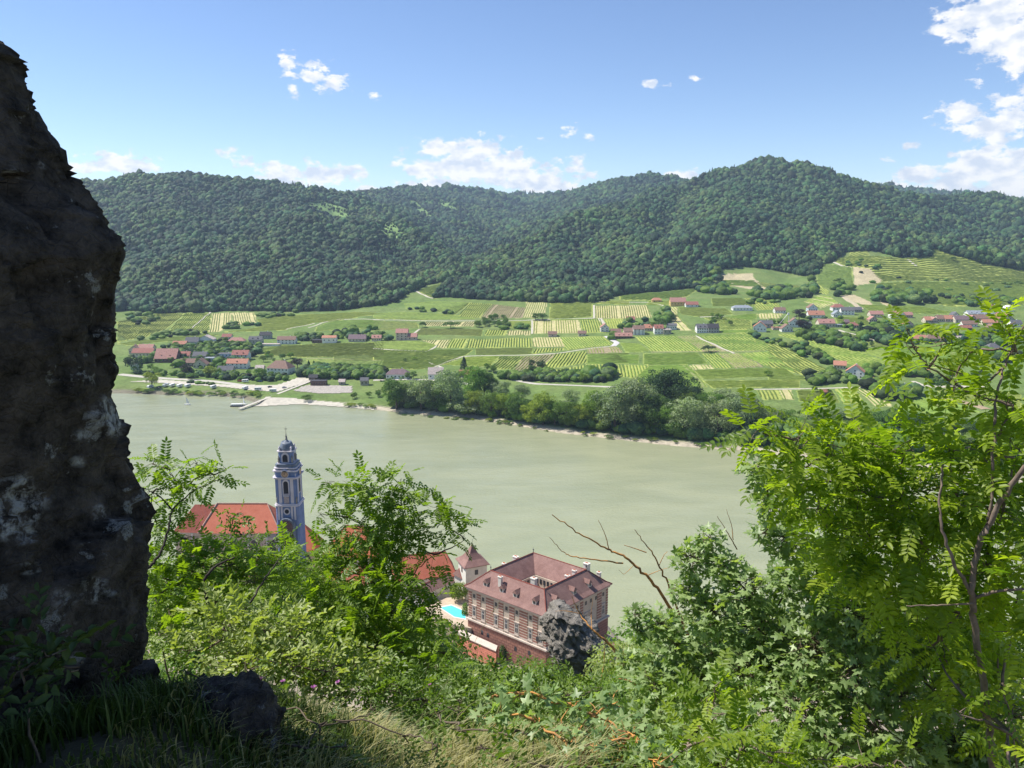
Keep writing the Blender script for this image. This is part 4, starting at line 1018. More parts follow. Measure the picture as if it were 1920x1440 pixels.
def house(x0, x1, yb, hw, dep, kind, wall, roof, label, yaw=0, pitch=38, nwin=4, floors=1, chim=1, dorm=0, name='house', cat='house', group='houses of the far bank', roof_name='roof'):
    g = G((x0 + x1) / 2, yb); D = g[1] * cos(PITCH) - (g[2] - H) * sin(PITCH)
    w = (x1 - x0) * D / FPX; d = dep * 1.05; hw *= 1.08
    if kind == 'front': w = (x1 - x0) * D / FPX
    e = empty(name, (g[0], g[1], g[2]), R(yaw), label, cat, group)
    hx, z0, z1 = w / 2, -3.0, hw
    W = MB(); Rf = MB(); ov = .55
    if kind == 'front':                       # gable end faces the river
        rise = tan(R(pitch)) * w / 2
        W.add([(-hx,0,z0),(hx,0,z0),(hx,0,z1),(0,0,z1+rise),(-hx,0,z1),(-hx,d,z0),(hx,d,z0),(hx,d,z1),(0,d,z1+rise),(-hx,d,z1)],
              [(0,1,2,3,4),(9,8,7,6,5),(0,5,6,1),(1,6,7,2),(4,3,8,9),(3,2,7,8),(0,4,9,5)])
        for s in (-1, 1):
            a = z1 - ov * tan(R(pitch)); x_ = s * (hx + ov)
            Rf.hexa([(x_,-ov,a),(0,-ov,z1+rise),(0,d+ov,z1+rise),(x_,d+ov,a),(x_,-ov,a+.35),(0,-ov,z1+rise+.4),(0,d+ov,z1+rise+.4),(x_,d+ov,a+.35)])
        ridge = z1 + rise
    elif kind == 'gable':
        rise = tan(R(pitch)) * d / 2
        W.add([(-hx,0,z0),(-hx,d,z0),(-hx,d,z1),(-hx,d/2,z1+rise),(-hx,0,z1),(hx,0,z0),(hx,d,z0),(hx,d,z1),(hx,d/2,z1+rise),(hx,0,z1)],
              [(4,3,2,1,0),(5,6,7,8,9),(0,5,9,4),(4,9,8,3),(3,8,7,2),(2,7,6,1),(0,1,6,5)])
        for s in (0, 1):
            ye = -ov if s == 0 else d + ov; a = z1 - ov * tan(R(pitch))
            Rf.hexa([(-hx-ov,ye,a),(hx+ov,ye,a),(hx+ov,d/2,z1+rise),(-hx-ov,d/2,z1+rise),(-hx-ov,ye,a+.35),(hx+ov,ye,a+.35),(hx+ov,d/2,z1+rise+.4),(-hx-ov,d/2,z1+rise+.4)])
        ridge = z1 + rise
    elif kind == 'hip':
        W.box(-hx, hx, 0, d, z0, z1); i = d / 2; rise = tan(R(pitch)) * i; rx = max(hx - i * .85, .3)
        a = z1 - .15
        Rf.add([(-hx-ov,-ov,a),(hx+ov,-ov,a),(hx+ov,d+ov,a),(-hx-ov,d+ov,a),(-rx,d/2,a+rise+.3),(rx,d/2,a+rise+.3)], [(0,1,5,4),(1,2,5),(2,3,4,5),(3,0,4),(0,3,2,1)])
        ridge = z1 + rise
    else:                                      # flat
        W.box(-hx, hx, 0, d, z0, z1); Rf.box(-hx-.3, hx+.3, -.3, d+.3, z1, z1+.35); ridge = z1 + .3
    W.build('wall', wallm(wall) if wall in WC else MATS[wall], e); ro = Rf.build(roof_name, roofm(roof) if roof in RC else MATS[roof], e)
    fh = hw / max(floors, 1)
    for f in range(floors):
        for k in range(nwin):
            x = -hx + (k + .5) * w / nwin; ww = min(.65, w / nwin * .32); zc_ = fh * (f + .55)
            MB().box(x-ww, x+ww, -.06, .02, zc_-.75, zc_+.7).build('window', GLASS, e)
    if kind == 'front' and pitch > 25: MB().box(-.6, .6, -.06, .02, hw+.3, hw+1.7).build('window', GLASS, e)
    if d > 6:
        for k in range(2):
            y = d * (.3 + .4 * k)
            s = 1 if g[0] < 0 else -1
            MB().box(s*hx-.03, s*hx+.06, y-.6, y+.6, fh*.4, fh*.4+1.4).build('window', GLASS, e)
    for c in range(chim):
        cx = hx * (.35 if c == 0 else -.5); cy = d * .56 if kind != 'front' else d * .4
        if kind == 'front': cx = .8
        MB().box(cx-.4, cx+.4, cy-.35, cy+.35, ridge-1.6, ridge+1.1).box(cx-.48, cx+.48, cy-.43, cy+.43, ridge+1.1, ridge+1.25).build('chimney', WHITE if wall in ('white', 'blue', 'grey') else wallm('pink'), e if kind == 'flat' else ro)
    for k in range(dorm):
        t = .32; y = -ov + (d / 2 + ov) * t; z = z1 + (rise if kind != 'flat' else 0) * (t - .08); x = -hx + (k + .75) * w / (dorm + .5)
        MB().box(x-.75, x+.75, y, y+1.9, z-.6, z+.95).add([(x-.95,y-.2,z+.95),(x+.95,y-.2,z+.95),(x,y-.2,z+1.7),(x-.95,y+2.4,z+.95),(x+.95,y+2.4,z+.95),(x,y+2.4,z+1.7)], [(0,1,2),(5,4,3),(0,3,4,1),(1,4,5,2),(2,5,3,0)]).build('dormer', roofm('dark' if roof in ('grey', 'dark') else roof if roof in RC else 'brown'), ro)
    return e
def z6(x, y): return (240 + x / 8, 620 + y / 8)
def z7(x, y): return (440 + x / 6.4, 620 + y / 6.4)
def z5(x, y): return (1120 + x / 8.727, 590 + y / 8.727)
def z3(x, y): return (1400 + x / 8, 560 + y / 8)
def z8(x, y): return (1680 + x / 8, 560 + y / 8)
def hz(f, x0, x1, yb, *a, **k):
    p, q = f(x0, yb), f(x1, yb); return house(p[0], q[0], p[1], *a, **k)
HS = [
 (z6,20,170,350,5,12,'front','cream','brown','long gabled house with brown roof nearest the black rock',dict(yaw=14)),
 (z6,150,370,330,5,10,'gable','cream','pink','pink roofed house with two chimneys behind the red barn roof',dict(chim=2)),
 (z6,60,370,400,5,11,'gable','cream','red','long low house with deep red roof and beige wall near the rock',dict(nwin=6,chim=0)),
 (z6,40,110,590,6,8,'front','white','grey','tiny white gabled house at the very edge of the black rock',dict(nwin=2)),
 (z6,400,720,480,4.5,17,'gable','brown','pink','very large steep pinkish red roof over dark timber walls',dict(pitch=48,nwin=6,chim=1,dorm=2)),
 (z6,740,920,440,5,9,'gable','pink','red','pinkish house with red roof and balcony above the big steep roof',dict(dorm=2)),
 (z6,970,1170,450,5,10,'gable','white','grey','white house with dark grey roof and tall white chimney',dict()),
 (z6,1150,1280,470,4,8,'flat','blue','zinc','pale low annexe beside the grey roofed white house',dict(chim=0)),
 (z6,770,1000,530,3.5,9,'gable','stone','brown','low brown roofed outbuilding behind the blackish tree',dict(chim=0)),
 (z6,980,1180,565,4,9,'front','cream','brown','brown roofed house with rounded wooden gable',dict()),
 (z6,1350,1560,440,6.5,9,'flat','blue','grey','pale blue two storey house with flat grey roof',dict(floors=2)),
 (z6,1560,1800,445,6,11,'gable','white','red','white house with bright red roof and two gables',dict(floors=2,dorm=2)),
 (z6,1480,1790,570,5.5,10,'gable','white','orange','white house with orange roof and terrace awning, lower row',dict(floors=2,dorm=1,nwin=5)),
 (z6,1340,1570,645,3.5,9,'gable','grey','grey','grey roofed cottage with skylights under the orange roof',dict()),
 (z6,670,870,245,3.5,8,'gable','pink','orange','low orange roofed house in the upper row beside a white gable',dict()),
 (z6,860,1050,230,5,10,'gable','white','grey','white house with dark grey roof and steep gable, upper row',dict(pitch=45)),
 (z6,1040,1280,220,7,11,'front','white','pale','large white modern house with pale pink roof, upper row',dict(floors=2,pitch=25)),
 (z6,1410,1545,140,4,8,'gable','white','red','small house with dark red roof at the top of the village',dict()),
 (z6,1500,1740,200,4,9,'hip','cream','pink','cream bungalow with salmon hipped roof, upper row',dict(nwin=3)),
 (z7,170,325,168,6,9,'gable','grey','grey','grey house with dark roof and twin dormers, upper row',dict(dorm=2,floors=1)),
 (z7,300,430,100,5,9,'gable','grey','dark','dark slate roofed house behind the grey twin dormer house',dict()),
 (z7,510,730,162,5.5,9,'gable','white','brown','white house with brown roof and dark balcony half',dict(floors=2,nwin=5)),
 (z7,1050,1215,150,6.5,9,'gable','white','orange','modern white house with bright orange roof and glazed corner',dict(floors=1,nwin=3,pitch=25,chim=0)),
 (z7,930,1052,150,3.5,8,'flat','brown','dark','low dark annexe attached to the modern white house',dict(chim=0)),
 (z7,1365,1568,133,3.5,11,'gable','cream','violet','long cream barn with big grey-violet roof',dict(pitch=40,chim=0,nwin=5)),
 (z7,1645,1755,127,4,8,'gable','cream','pink','small cream house with pink roof and two red dormers',dict(dorm=2)),
 (z7,375,655,530,6.5,15,'hip','white','brown','big white riverside house with brown hipped roof',dict(floors=2,nwin=6,yaw=-12,pitch=42)),
 (z7,250,345,495,3.5,7,'gable','cream','pale','small beige outbuilding left of the big hipped house',dict(chim=0)),
 (z7,910,1095,662,4.2,7,'flat','brown','dark','long dark boat hall with flat roof at the top of the pier',dict(chim=0,nwin=6)),
 (z7,890,990,600,3,6,'gable','brown','dark','dark timber shed behind the boat hall',dict(chim=0)),
 (z7,1510,1600,658,4.5,6,'gable','stone','grey','small stone hut with two windows in the orchard',dict(chim=0,nwin=2)),
 (z7,1250,1320,652,3,5,'gable','stone','pale','tiny shed with pale roof in the orchard',dict(chim=0,nwin=1)),
 (zb,170,258,392,9,11,'gable','pink','pink','tall pinkish tower-like house on the field edge',dict(floors=3,nwin=3,chim=2)),
 (zb,256,325,392,4,10,'gable','pink','pink','lower pink wing beside the tall tower-like house',dict(nwin=2)),
 (zb,95,265,683,4.5,12,'hip','white','violet','grey hipped bungalow with white terrace posts on the bank',dict(nwin=6,pitch=36)),
 (zb,412,522,685,5,10,'gable','white','pale','white house with steep pale pink roof and central chimney',dict(pitch=48,nwin=3)),
 (zb,645,765,672,3,9,'gable','stone','orange','low barn with plain orange-red roof behind the grove',dict(chim=0,nwin=0)),
 (zb,1075,1203,97,3.5,11,'gable','cream','red','long hall with bright red roof below the forest',dict(chim=0,nwin=6,pitch=25)),
 (zb,1312,1376,366,3.5,7,'gable','pink','brown','tiny field hut with reddish roof, upstream of two',dict(chim=0,nwin=1)),
 (zb,1538,1595,362,3.5,7,'gable','cream','brown','tiny field hut with beige wall, downstream of two',dict(chim=0,nwin=2)),
 (z5,55,190,280,5.5,9,'front','white','pink','white gabled house standing alone at the hamlet entrance',dict(nwin=2,floors=2)),
 (z5,230,385,340,4,9,'gable','pink','brown','brown roofed barn at the hamlet entrance',dict(chim=0)),
 (z5,440,595,330,4,10,'gable','pink','brown','brown roofed barn behind the long salmon roof',dict(chim=0)),
 (z5,295,570,392,3,9,'gable','brown','pink','long salmon roof with three dormers in the hamlet',dict(dorm=3,chim=0,nwin=6)),
 (z5,590,775,332,7,10,'gable','white','brown','three storey white house with brown roof in the hamlet',dict(floors=3,nwin=3)),
 (z5,775,925,270,4,10,'gable','cream','orange','orange-red roofed house between two tall white ones',dict(dorm=1)),
 (z5,935,1080,318,7,10,'gable','white','red','tall white house with red dormered roof in the hamlet',dict(floors=2,dorm=2,nwin=3)),
 (z5,1080,1210,322,5.5,9,'flat','stone','pale','cream block with flat sandy roof closing the hamlet row',dict(nwin=2)),
 (z5,1150,1298,250,5.5,9,'gable','white','grey','white house with grey roof behind the cream block',dict(pitch=25,nwin=4)),
 (z5,490,615,118,3,9,'gable','cream','red','small house of which only a red roof shows above the hamlet',dict(chim=0,nwin=2)),
 (z5,1630,1815,300,6,11,'gable','white','grey','white row house with dark grey roof and two dark dormers',dict(floors=2,dorm=2,nwin=5)),
 (z5,1815,1990,298,6,11,'gable','grey','dark','dark row house with glazed balconies beside the white one',dict(floors=2,nwin=4)),
 (zc,590,675,130,3.5,8,'hip','yellow','orange','small ochre outbuilding with orange hipped roof, winery',dict(chim=0,nwin=2)),
 (zc,755,893,162,6,12,'gable','yellow','pink','large ochre winery with big salmon roof',dict(nwin=5,floors=1,pitch=42)),
 (zc,893,1005,172,3.5,10,'gable','white','red','red roofed winery wing with three dark doors',dict(nwin=3,chim=0)),
 (zc,1318,1492,204,4,11,'hip','white','zinc','white villa with pale grey roofs above the fields',dict(nwin=6,pitch=28)),
 (z3,425,585,220,4,9,'gable','white','brown','small white house with pinkish brown roof on the upper lane',dict()),
 (z3,100,290,500,6,10,'front','white','orange','white gabled house with orange roof at the west end of the village',dict(yaw=-18)),
 (z3,200,395,440,5,10,'gable','grey','grey','grey house with slate roof behind the white gabled one',dict()),
 (z3,390,520,470,3,7,'flat','pink','orange','low shed with orange flat roof on the building site',dict(chim=0,nwin=2)),
 (z3,525,690,500,4,9,'front','white','brown','white building under construction beside the crane',dict(chim=0)),
 (z3,640,795,430,6,10,'front','white','brown','white gabled house with brown roof beside the crane',dict(yaw=-8)),
 (z3,790,970,400,4,9,'flat','white','grey','long white building with flat grey roof in the village',dict(chim=0,nwin=5)),
 (z3,925,1060,205,6,9,'front','blue','brown','pale blue gabled house behind the bright orange roof',dict()),
 (z3,930,1170,290,4,11,'gable','white','orange','house with vivid orange roof and broad blue window gable',dict(dorm=1,chim=1,pitch=42)),
 (z3,1085,1325,430,5,12,'gable','cream','pink','large house with pale brown-pink roof above the wooded strip',dict(dorm=2,nwin=5)),
 (z3,1325,1470,430,3,8,'flat','grey','zinc','low grey shed beside the large pink roofed house',dict(chim=0)),
 (z3,1290,1470,185,5,10,'hip','white','red','white house with bright crimson hipped roof',dict()),
 (z3,1300,1430,280,4,8,'front','white','zinc','small white gabled house below the crimson roof',dict(chim=0)),
 (z3,1420,1610,245,6,10,'gable','white','grey','white house with slate roof right of the crimson roof',dict(yaw=-8,floors=2)),
 (z3,1620,1730,205,3.5,8,'gable','grey','grey','small slate roofed house at the upper lane end',dict()),
 (z3,1475,1540,400,4,7,'gable','pink','violet','small house with dark purple roof beside the low red roof',dict(chim=0)),
 (z3,1540,1680,435,3,8,'hip','pink','red','low house with red hipped roof beside the conifer',dict()),
 (z3,1310,1480,1060,4,9,'gable','cream','orange','farm building with orange roof above the white gabled farmhouse',dict(yaw=-20,chim=0)),
 (z3,1490,1740,1195,6,11,'front','white','orange','white gabled farmhouse with orange roof amid the fields',dict(yaw=-28,floors=2,nwin=3)),
 (z8,-75,0,300,6,9,'gable','white','pink','white villa with salmon roof, lonely below the straw field',dict(floors=2,nwin=3)),
 (z8,0,130,305,6,9,'front','white','pink','white gabled villa wing with four windows',dict(floors=2,nwin=3)),
 (z8,130,250,290,4,8,'gable','pink','pink','small pinkish house beside the white villa',dict()),
 (z8,-385,-190,280,4,10,'gable','cream','pink','cream house with long salmon roof on the middle lane',dict(nwin=4)),
 (z8,-400,-280,350,3,8,'front','pink','pink','small pink hipped house under the long salmon roof',dict(chim=0)),
 (z8,130,255,460,6,8,'front','pink','orange','narrow tall orange roofed house below the village',dict()),
 (z8,440,530,370,4,10,'gable','cream','orange','first house of the village street, orange roof',dict()),
 (z8,535,625,365,4,10,'front','pink','pink','narrow pink gabled house in the village street',dict()),
 (z8,620,740,350,4,10,'gable','cream','brown','brownish roofed house in the village street',dict(chim=2)),
 (z8,740,885,350,4,10,'gable','pink','orange','orange roofed house with grey gable in the village street',dict()),
 (z8,850,940,300,5,9,'front','white','grey','white gable with grey roof standing above the street roofs',dict()),
 (z8,890,1110,362,4,11,'gable','cream','violet','long dull purple roof in the village street',dict(chim=2)),
 (z8,1000,1220,425,3.5,9,'gable','white','brown','white house with long eave below the purple roof',dict(chim=0)),
 (z8,980,1140,470,2.5,7,'gable','brown','red','low shed with dark red roof below the street',dict(chim=0,nwin=0)),
 (z8,1110,1190,345,5,9,'front','pink','pink','pink gabled house between purple and brown roofs',dict()),
 (z8,1195,1440,345,4,11,'gable','grey','brown','broad dull brown roof behind the orange ones',dict(chim=2)),
 (z8,1400,1570,345,4,10,'gable','pink','orange','salmon-orange roof in the crowded centre',dict()),
 (z8,1540,1720,330,5,12,'gable','yellow','orange','largest bright orange roof of the centre',dict(chim=2)),
 (z8,1310,1525,395,3,9,'gable','cream','orange','low long orange roof in front of the centre',dict(chim=0)),
 (z8,1650,1770,360,4,9,'front','grey','dark','dark slate gable beside the bright orange roof',dict()),
 (z8,1730,1890,420,4,9,'gable','white','grey','white house with grey roof seen through the locust leaves',dict()),
 (z8,1085,1640,265,3.5,12,'gable','white','zinc','very long blue-grey hall with a row of arched dormers',dict(chim=0,nwin=10,dorm=7,pitch=30)),
 (z8,1390,1555,195,5,9,'gable','white','red','red roofed house behind the long blue-grey hall',dict()),
 (z8,1640,1770,190,4,9,'front','white','white_paint','white round-topped tent hall behind the village',dict(chim=0,pitch=28,nwin=0)),
 (z8,1390,1500,480,4,8,'front','brown','brown','dark brown house at the lower village edge',dict()),
 (z8,1500,1620,505,4,9,'front','white','red','white gabled house with red roof at the lower village edge',dict()),
 (z8,920,1020,622,2.5,5,'gable','brown','pale','small wooden garden hut on the green slope',dict(chim=0,nwin=1)),
 (z8,1385,1600,800,3.5,13,'hip','stone','grey','villa with slate grey hipped roof among dark trees',dict(pitch=38)),
 (z8,190,530,1170,3,10,'gable','brown','orange','long wooden barn with plain orange roof in the orchard',dict(chim=0,nwin=2,yaw=3,pitch=30)),
 (z8,270,460,640,3,9,'gable','pink','orange','orange roof half hidden behind the locust spray',dict()),
 (z8,460,740,650,4,10,'hip','cream','brown','brown roof half hidden behind the locust spray',dict()),
 (zd,820,972,760,4.5,10,'gable','white','grey','white house with dark grey roof and glazed dormer',dict(yaw=-10,pitch=42,dorm=1)),
 (zd,990,1062,780,3.5,6,'front','white','zinc','little white annex with pale roof beside the grey roofed house',dict(yaw=-20,chim=0)),
 (zd,750,808,715,2.5,6,'gable','pink','orange','little orange garage roof beside the grey roofed house',dict(chim=0,nwin=1)),
 (zd,402,447,805,2.8,4,'gable','brown','red','tiny red wooden hut alone in the meadow',dict(chim=0,nwin=1)),

]
for h in HS:

    f, x0, x1, yb, hw, dep, kind, wall, roof, label, kw = h
    hz(f, x0, x1, yb, hw, dep, kind, wall, roof, label, **kw)

# ------------------------------------------------------------------ caravans, cars, boats, pier, crane
def place(fn, px, py, yaw, label, group, z=0.35, water=False):
    g = PZ(px, py, 0) if water else G(px, py); e = fn(); e.location = (g[0], g[1], g[2] + (0 if water else z)); e.rotation_euler = (0, 0, R(yaw)); e['label'] = label
    if group: e['group'] = group
    return e
RUB = plain('rubber', (.02, .02, .02), .8, .1, 2)
def prism(mb, prof, y0, y1):          # side profile in x,z extruded across y
    n = len(prof); mb.add([(x, y0, z) for x, z in prof] + [(x, y1, z) for x, z in prof], [tuple(range(n)), tuple(range(2*n-1, n-1, -1))] + [(i, i+n, (i+1) % n + n, (i+1) % n) for i in range(n)]); return mb
def wheels(e, xs, w=.85, r=.33):
    for x in xs:
        for s in (-1, 1):
            prism(MB(), [(x + r * cos(a * pi / 5), r + r * sin(a * pi / 5)) for a in range(10)], s*w-.1, s*w+.1).build('wheel', RUB, e)
def caravan():
    e = empty('caravan', (0, 0, 0), 0, 'x', 'caravan')
    prism(MB(), [(-3.1,.45),(3.0,.45),(3.25,1.2),(3.0,2.5),(2.5,2.75),(-2.6,2.75),(-3.15,2.4),(-3.3,1.3)], -1.2, 1.2).build('body', WHITE, e)
    for x in (-1.9, .1, 2.1): MB().box(x-.55, x+.55, -1.23, -1.19, 1.35, 2.0).build('window', GLASS, e)
    MB().box(-1.2, -.55, -1.225, -1.19, .6, 2.3).build('door', plain('caravan_door', (.6, .6, .6), .5, .05), e)
    MB().tube([(3.2, 0, .5), (4.4, 0, .5)], .06).build('drawbar', RUB, e)
    wheels(e, (-.4,), 1.05); return e
def car(c=(.03, .035, .05), nm='car_paint_dark'):
    def f():
        e = empty('parked_car', (0, 0, 0), 0, 'x', 'car')
        prism(MB(), [(-2.1,.35),(2.1,.35),(2.15,.8),(1.9,.95),(1.1,1.0),(.5,1.45),(-1.2,1.48),(-1.9,1.0),(-2.15,.9)], -.85, .85).build('body', plain(nm, c, .3, .05, 1, spec=.6), e)
        MB().box(-1.5, .75, -.87, .87, 1.02, 1.36).build('window', GLASS, e); wheels(e, (-1.3, 1.3), .8); return e
    return f
for i, (px, py, yw, lab) in enumerate([(282,728,70,'white caravan half hidden behind the bright green tree'),(311,725,75,'first caravan of the close row beside the bright tree'),(323,725,75,'second caravan in the close row on the grass strip'),(337,726,75,'third caravan in the close row on the grass strip'),(352,726,70,'last caravan of the close row on the grass strip'),(400,728,70,'white caravan beside a small bush further downstream'),(460,730,70,'white caravan alone on the gravel lot'),(484,732,10,'long white caravan parked crosswise on the gravel lot'),(512,735,8,'grey-white caravan nearest the pier'),(460,717,20,'white camper among the parked cars')]):
    place(caravan, px, py, yw, lab, 'caravans on the river bank lot')
for i, (px, py, yw, c, nm, lab) in enumerate([(298,728,80,(.03,.03,.035),'car_paint_black','black car parked under the bright green tree'),(506,727,30,(.03,.035,.05),'car_paint_dark','dark car standing near the pier head'),(449,716,10,(.35,.05,.04),'car_paint_red','dark red van beside the white camper'),(487,716,0,(.05,.12,.35),'car_paint_blue','blue car in front of the hipped house'),(505,716,0,(.04,.05,.06),'car_paint_slate','slate coloured car right of the blue one'),(533,728,20,(.4,.4,.42),'car_paint_silver','silver car at the pier head'),(746,637,20,(.6,.6,.6),'car_paint_white','white car by the tall pinkish house')]):
    place(car(c, nm), px, py, yw, lab, None)
def hull(mb, L, B, h):
    n = 9; V = []; F = []
    for i in range(n):
        t = i / (n - 1); x = -L/2 + L * t; b = B / 2 * (1 - max(0, t - .55)**2 * 4.6) * (.8 + .2 * min(1, t * 4)); b = max(b, .05); zk = -.3 + .25 * max(0, t - .7)
        V += [(x, -b, h + .25 * t), (x, -b * .7, zk), (x, b * .7, zk), (x, b, h + .25 * t)]
    for i in range(n - 1):
        a = i * 4
        for c in range(3): F.append((a+c, a+c+1, a+c+5, a+c+4))
        F.append((a, a+4, a+7, a+3))
    F += [(0, 3, 2, 1), ((n-1)*4, (n-1)*4+1, (n-1)*4+2, (n-1)*4+3)]
    return mb.add(V, F)
def sailboat():
    e = empty('sailboat', (0, 0, 0), 0, 'x', 'sailboat')
    hull(MB(), 5.2, 1.9, .55).build('hull', WHITE, e); MB().tube([(.5, 0, .4), (.5, 0, 7.6)], [.07, .04]).build('mast', WHITE, e)
    MB().tube([(.5, 0, 1.2), (-2.2, .3, 1.15)], .045).build('boom', WHITE, e)
    n = 8; V = []; F = []
    for i in range(n):
        t = i / (n - 1)
        for j in range(4):
            u = j / 3 * (1 - t); V.append((.42 - 2.6 * u, .28 * u * (1 + t) + .25 * sin(pi * u), 1.25 + 6.1 * t))
    for i in range(n-1):
        for j in range(3): F.append((i*4+j, i*4+j+1, (i+1)*4+j+1, (i+1)*4+j))
    s = MB().add(V, F).build('sail', WHITE, e); md = s.modifiers.new('thickness', 'SOLIDIFY'); md.thickness = .03
    return e
place(sailboat, 351, 759, 200, 'small sailboat with white sail out on the river', None, water=True)
place(sailboat, 457, 758, 160, 'sailboat with narrow white sail moored beside the landing barge', None, water=True)
def barge():
    e = empty('passenger_boat', (0, 0, 0), 0, 'x', 'boat')
    hull(MB(), 13, 3.6, .9).build('hull', plain('hull_dark', (.10, .08, .09), .5, .1), e)
    MB().box(-5.5, 3.0, -1.4, 1.4, .8, 2.2).build('cabin', WHITE, e); MB().box(-5.8, 3.6, -1.65, 1.65, 2.2, 2.4).build('canopy', plain('canopy_white', (.75, .75, .74), .6, .05), e)
    for k in range(5): MB().box(-5 + k*1.7, -3.9 + k*1.7, -1.43, -1.39, 1.3, 1.95).build('window', GLASS, e)
    return e
place(barge, 446, 762, 4, 'low white passenger boat with canopy moored at the pier end', None, water=True)
# the long landing pier
pe = empty('landing_pier', (0, 0, 0), 0, 'long narrow pale landing pier running from the road into the river', 'pier')
a = PZ(449, 766, 1.6); b_ = G(592, 712); b_ = np.array([b_[0], b_[1], b_[2] + .8]); d = (b_ - a); L = np.linalg.norm(d[:2]); u = d[:2] / L; v = np.array([-u[1], u[0]])
deck = MB(); deck.hexa([(*(a[:2] - v * 1.6), a[2] - .3), (*(b_[:2] - v * 1.6), b_[2] - .3), (*(b_[:2] + v * 1.6), b_[2] - .3), (*(a[:2] + v * 1.6), a[2] - .3), (*(a[:2] - v * 1.6), a[2]), (*(b_[:2] - v * 1.6), b_[2]), (*(b_[:2] + v * 1.6), b_[2]), (*(a[:2] + v * 1.6), a[2])])
deck.build('deck', plain('pier_boards', (.55, .50, .42), .8, .1, .6), pe)
for k in range(1, 14):
    p = a + d * k / 14; MB().tube([(p[0], p[1], -3), (p[0], p[1], p[2] - .3)], .25).build('pile', plain('pile_wood', (.2, .17, .13), .9, .1, 1), pe)
for s in (-1.5, 1.5):
    MB().tube([(*(a[:2] + v * s), a[2] + 1), (*(b_[:2] + v * s), b_[2] + 1)], .05).build('handrail', WHITE, pe)
# building crane in the village
g = G(1480, 620)
ce = empty('construction_crane', g, 0, 'slender white building crane among the village houses', 'crane')
D = g[1]; k = D / FPX
MB().tube([(0, 0, -1), (-3.5*k, 0, 30*k)], .35, 4).build('mast', WHITE, ce)
MB().tube([(-4*k, 0, 33*k), (-22*k, -2, 11*k)], [.3, .15], 4).build('jib', WHITE, ce)
MB().box(-4*k-.8, -4*k+1.2, -.8, .8, 30*k, 33*k+.5).build('slewing_head', WHITE, ce)
# greenhouse / yard awning slab by the road in the upper village
house(488, 523, 649, 2.2, 7, 'flat', 'white', 'pale', 'low open shelter with flat white roof in the vine field', chim=0, nwin=0, cat='shelter', name='shelter')
# ------------------------------------------------------------------ near bank terrain
def near_height(x, y):
    d = np.hypot(x * .55, np.maximum(y, 0)) + np.maximum(-y, 0) * -.2
    yy = np.maximum(y + np.abs(x) * .10, -6); yy = yy + np.clip((x - 30) / 15, 0, 1) * 48 * np.clip((y - 150) / 60, 0, 1)
    z = np.interp(yy, [-6, 0, 1.2, 2.2, 3.3, 4.3, 8, 15, 30, 60, 85, 120, 165, 190, 262, 285, 300, 320], [149.6, 148.9, 148.62, 148.27, 147.62, 146.6, 142.6, 136.5, 127.0, 110.5, 84, 46, 20, 13.5, 11.5, 9, -1, -4])
    bump = (fbm2(x / 1.1, y / 1.1, 4, 41) - .5) * .28 + (fbm2(x / 14, y / 14, 3, 43) - .5) * 5 * np.clip((yy - 10) / 40, 0, 1) * np.clip((260 - yy) / 90, .05, 1)
    z = z - 1.1 * np.clip((x - .25 - (y - 2) * .1) / 1.1, 0, 1) ** 1.5 * np.clip((9 - y) / 6, 0, 1)
    z = z + .38 * np.clip((-.45 - x) / .5, 0, 1) * np.clip((4.5 - y) / 2, 0, 1)
    return z + bump
na, nd = 420, 380
az2 = np.linspace(R(-90), R(90), na); ld2 = np.linspace(math.log(.35), math.log(330), nd)
a2, d2 = np.meshgrid(az2, np.exp(ld2)); nx = np.sin(a2) * d2; ny = np.cos(a2) * d2 - .4
nzz = near_height(nx, ny)
k1 = fbm2(nx / .7, ny / .7, 4, 51)[..., None]; far_ = np.clip((d2 - 4) / 6, 0, 1)[..., None]
nc = c3(.20, .16, .09) * k1 * 1.4 + c3(.10, .11, .035) * (1 - k1) * 1.2
nc = nc * np.where((nx < -.3)[..., None], .35, 1)  # soil colour darkened on the side where the rock wall's shade falls
nc = nc * (1 - far_) + c3(.05, .075, .02) * (.7 + .6 * k1) * far_
town = ((ny > 165) & (ny < 275))[..., None]
nc = np.where(town, c3(.30, .25, .19) * (.7 + .5 * k1), nc); nc = np.where((ny > 275)[..., None], c3(.12, .14, .06), nc)
m, nt, b = newmat('hillside_ground')
ca = N(nt, 'ShaderNodeAttribute', attribute_name='cover'); geo = N(nt, 'ShaderNodeNewGeometry')
nq = N(nt, 'ShaderNodeTexNoise', {'Vector': geo.outputs['Position'], 'Scale': 14, 'Detail': 6, 'Roughness': .7})
vr = N(nt, 'ShaderNodeMapRange', {'Value': nq.outputs['Fac'], 'From Min': .3, 'From Max': .7, 'To Min': .6, 'To Max': 1.4})
nt.links.new(N(nt, 'ShaderNodeHueSaturation', {'Color': ca.outputs['Color'], 'Value': vr.outputs[0]}).outputs[0], b.inputs['Base Color'])
bp = N(nt, 'ShaderNodeBump', {'Height': nq.outputs['Fac'], 'Distance': .03, 'Strength': .7}); nt.links.new(bp.outputs[0], b.inputs['Normal']); b.inputs['Roughness'].default_value = .95
ii = np.arange(na * nd).reshape(nd, na)
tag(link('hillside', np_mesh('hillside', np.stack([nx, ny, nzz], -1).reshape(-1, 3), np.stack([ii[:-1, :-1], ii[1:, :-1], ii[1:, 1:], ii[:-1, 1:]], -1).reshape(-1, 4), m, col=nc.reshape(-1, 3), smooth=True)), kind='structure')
def NZ(x, y): return float(near_height(np.array([x], float), np.array([y], float))[0])
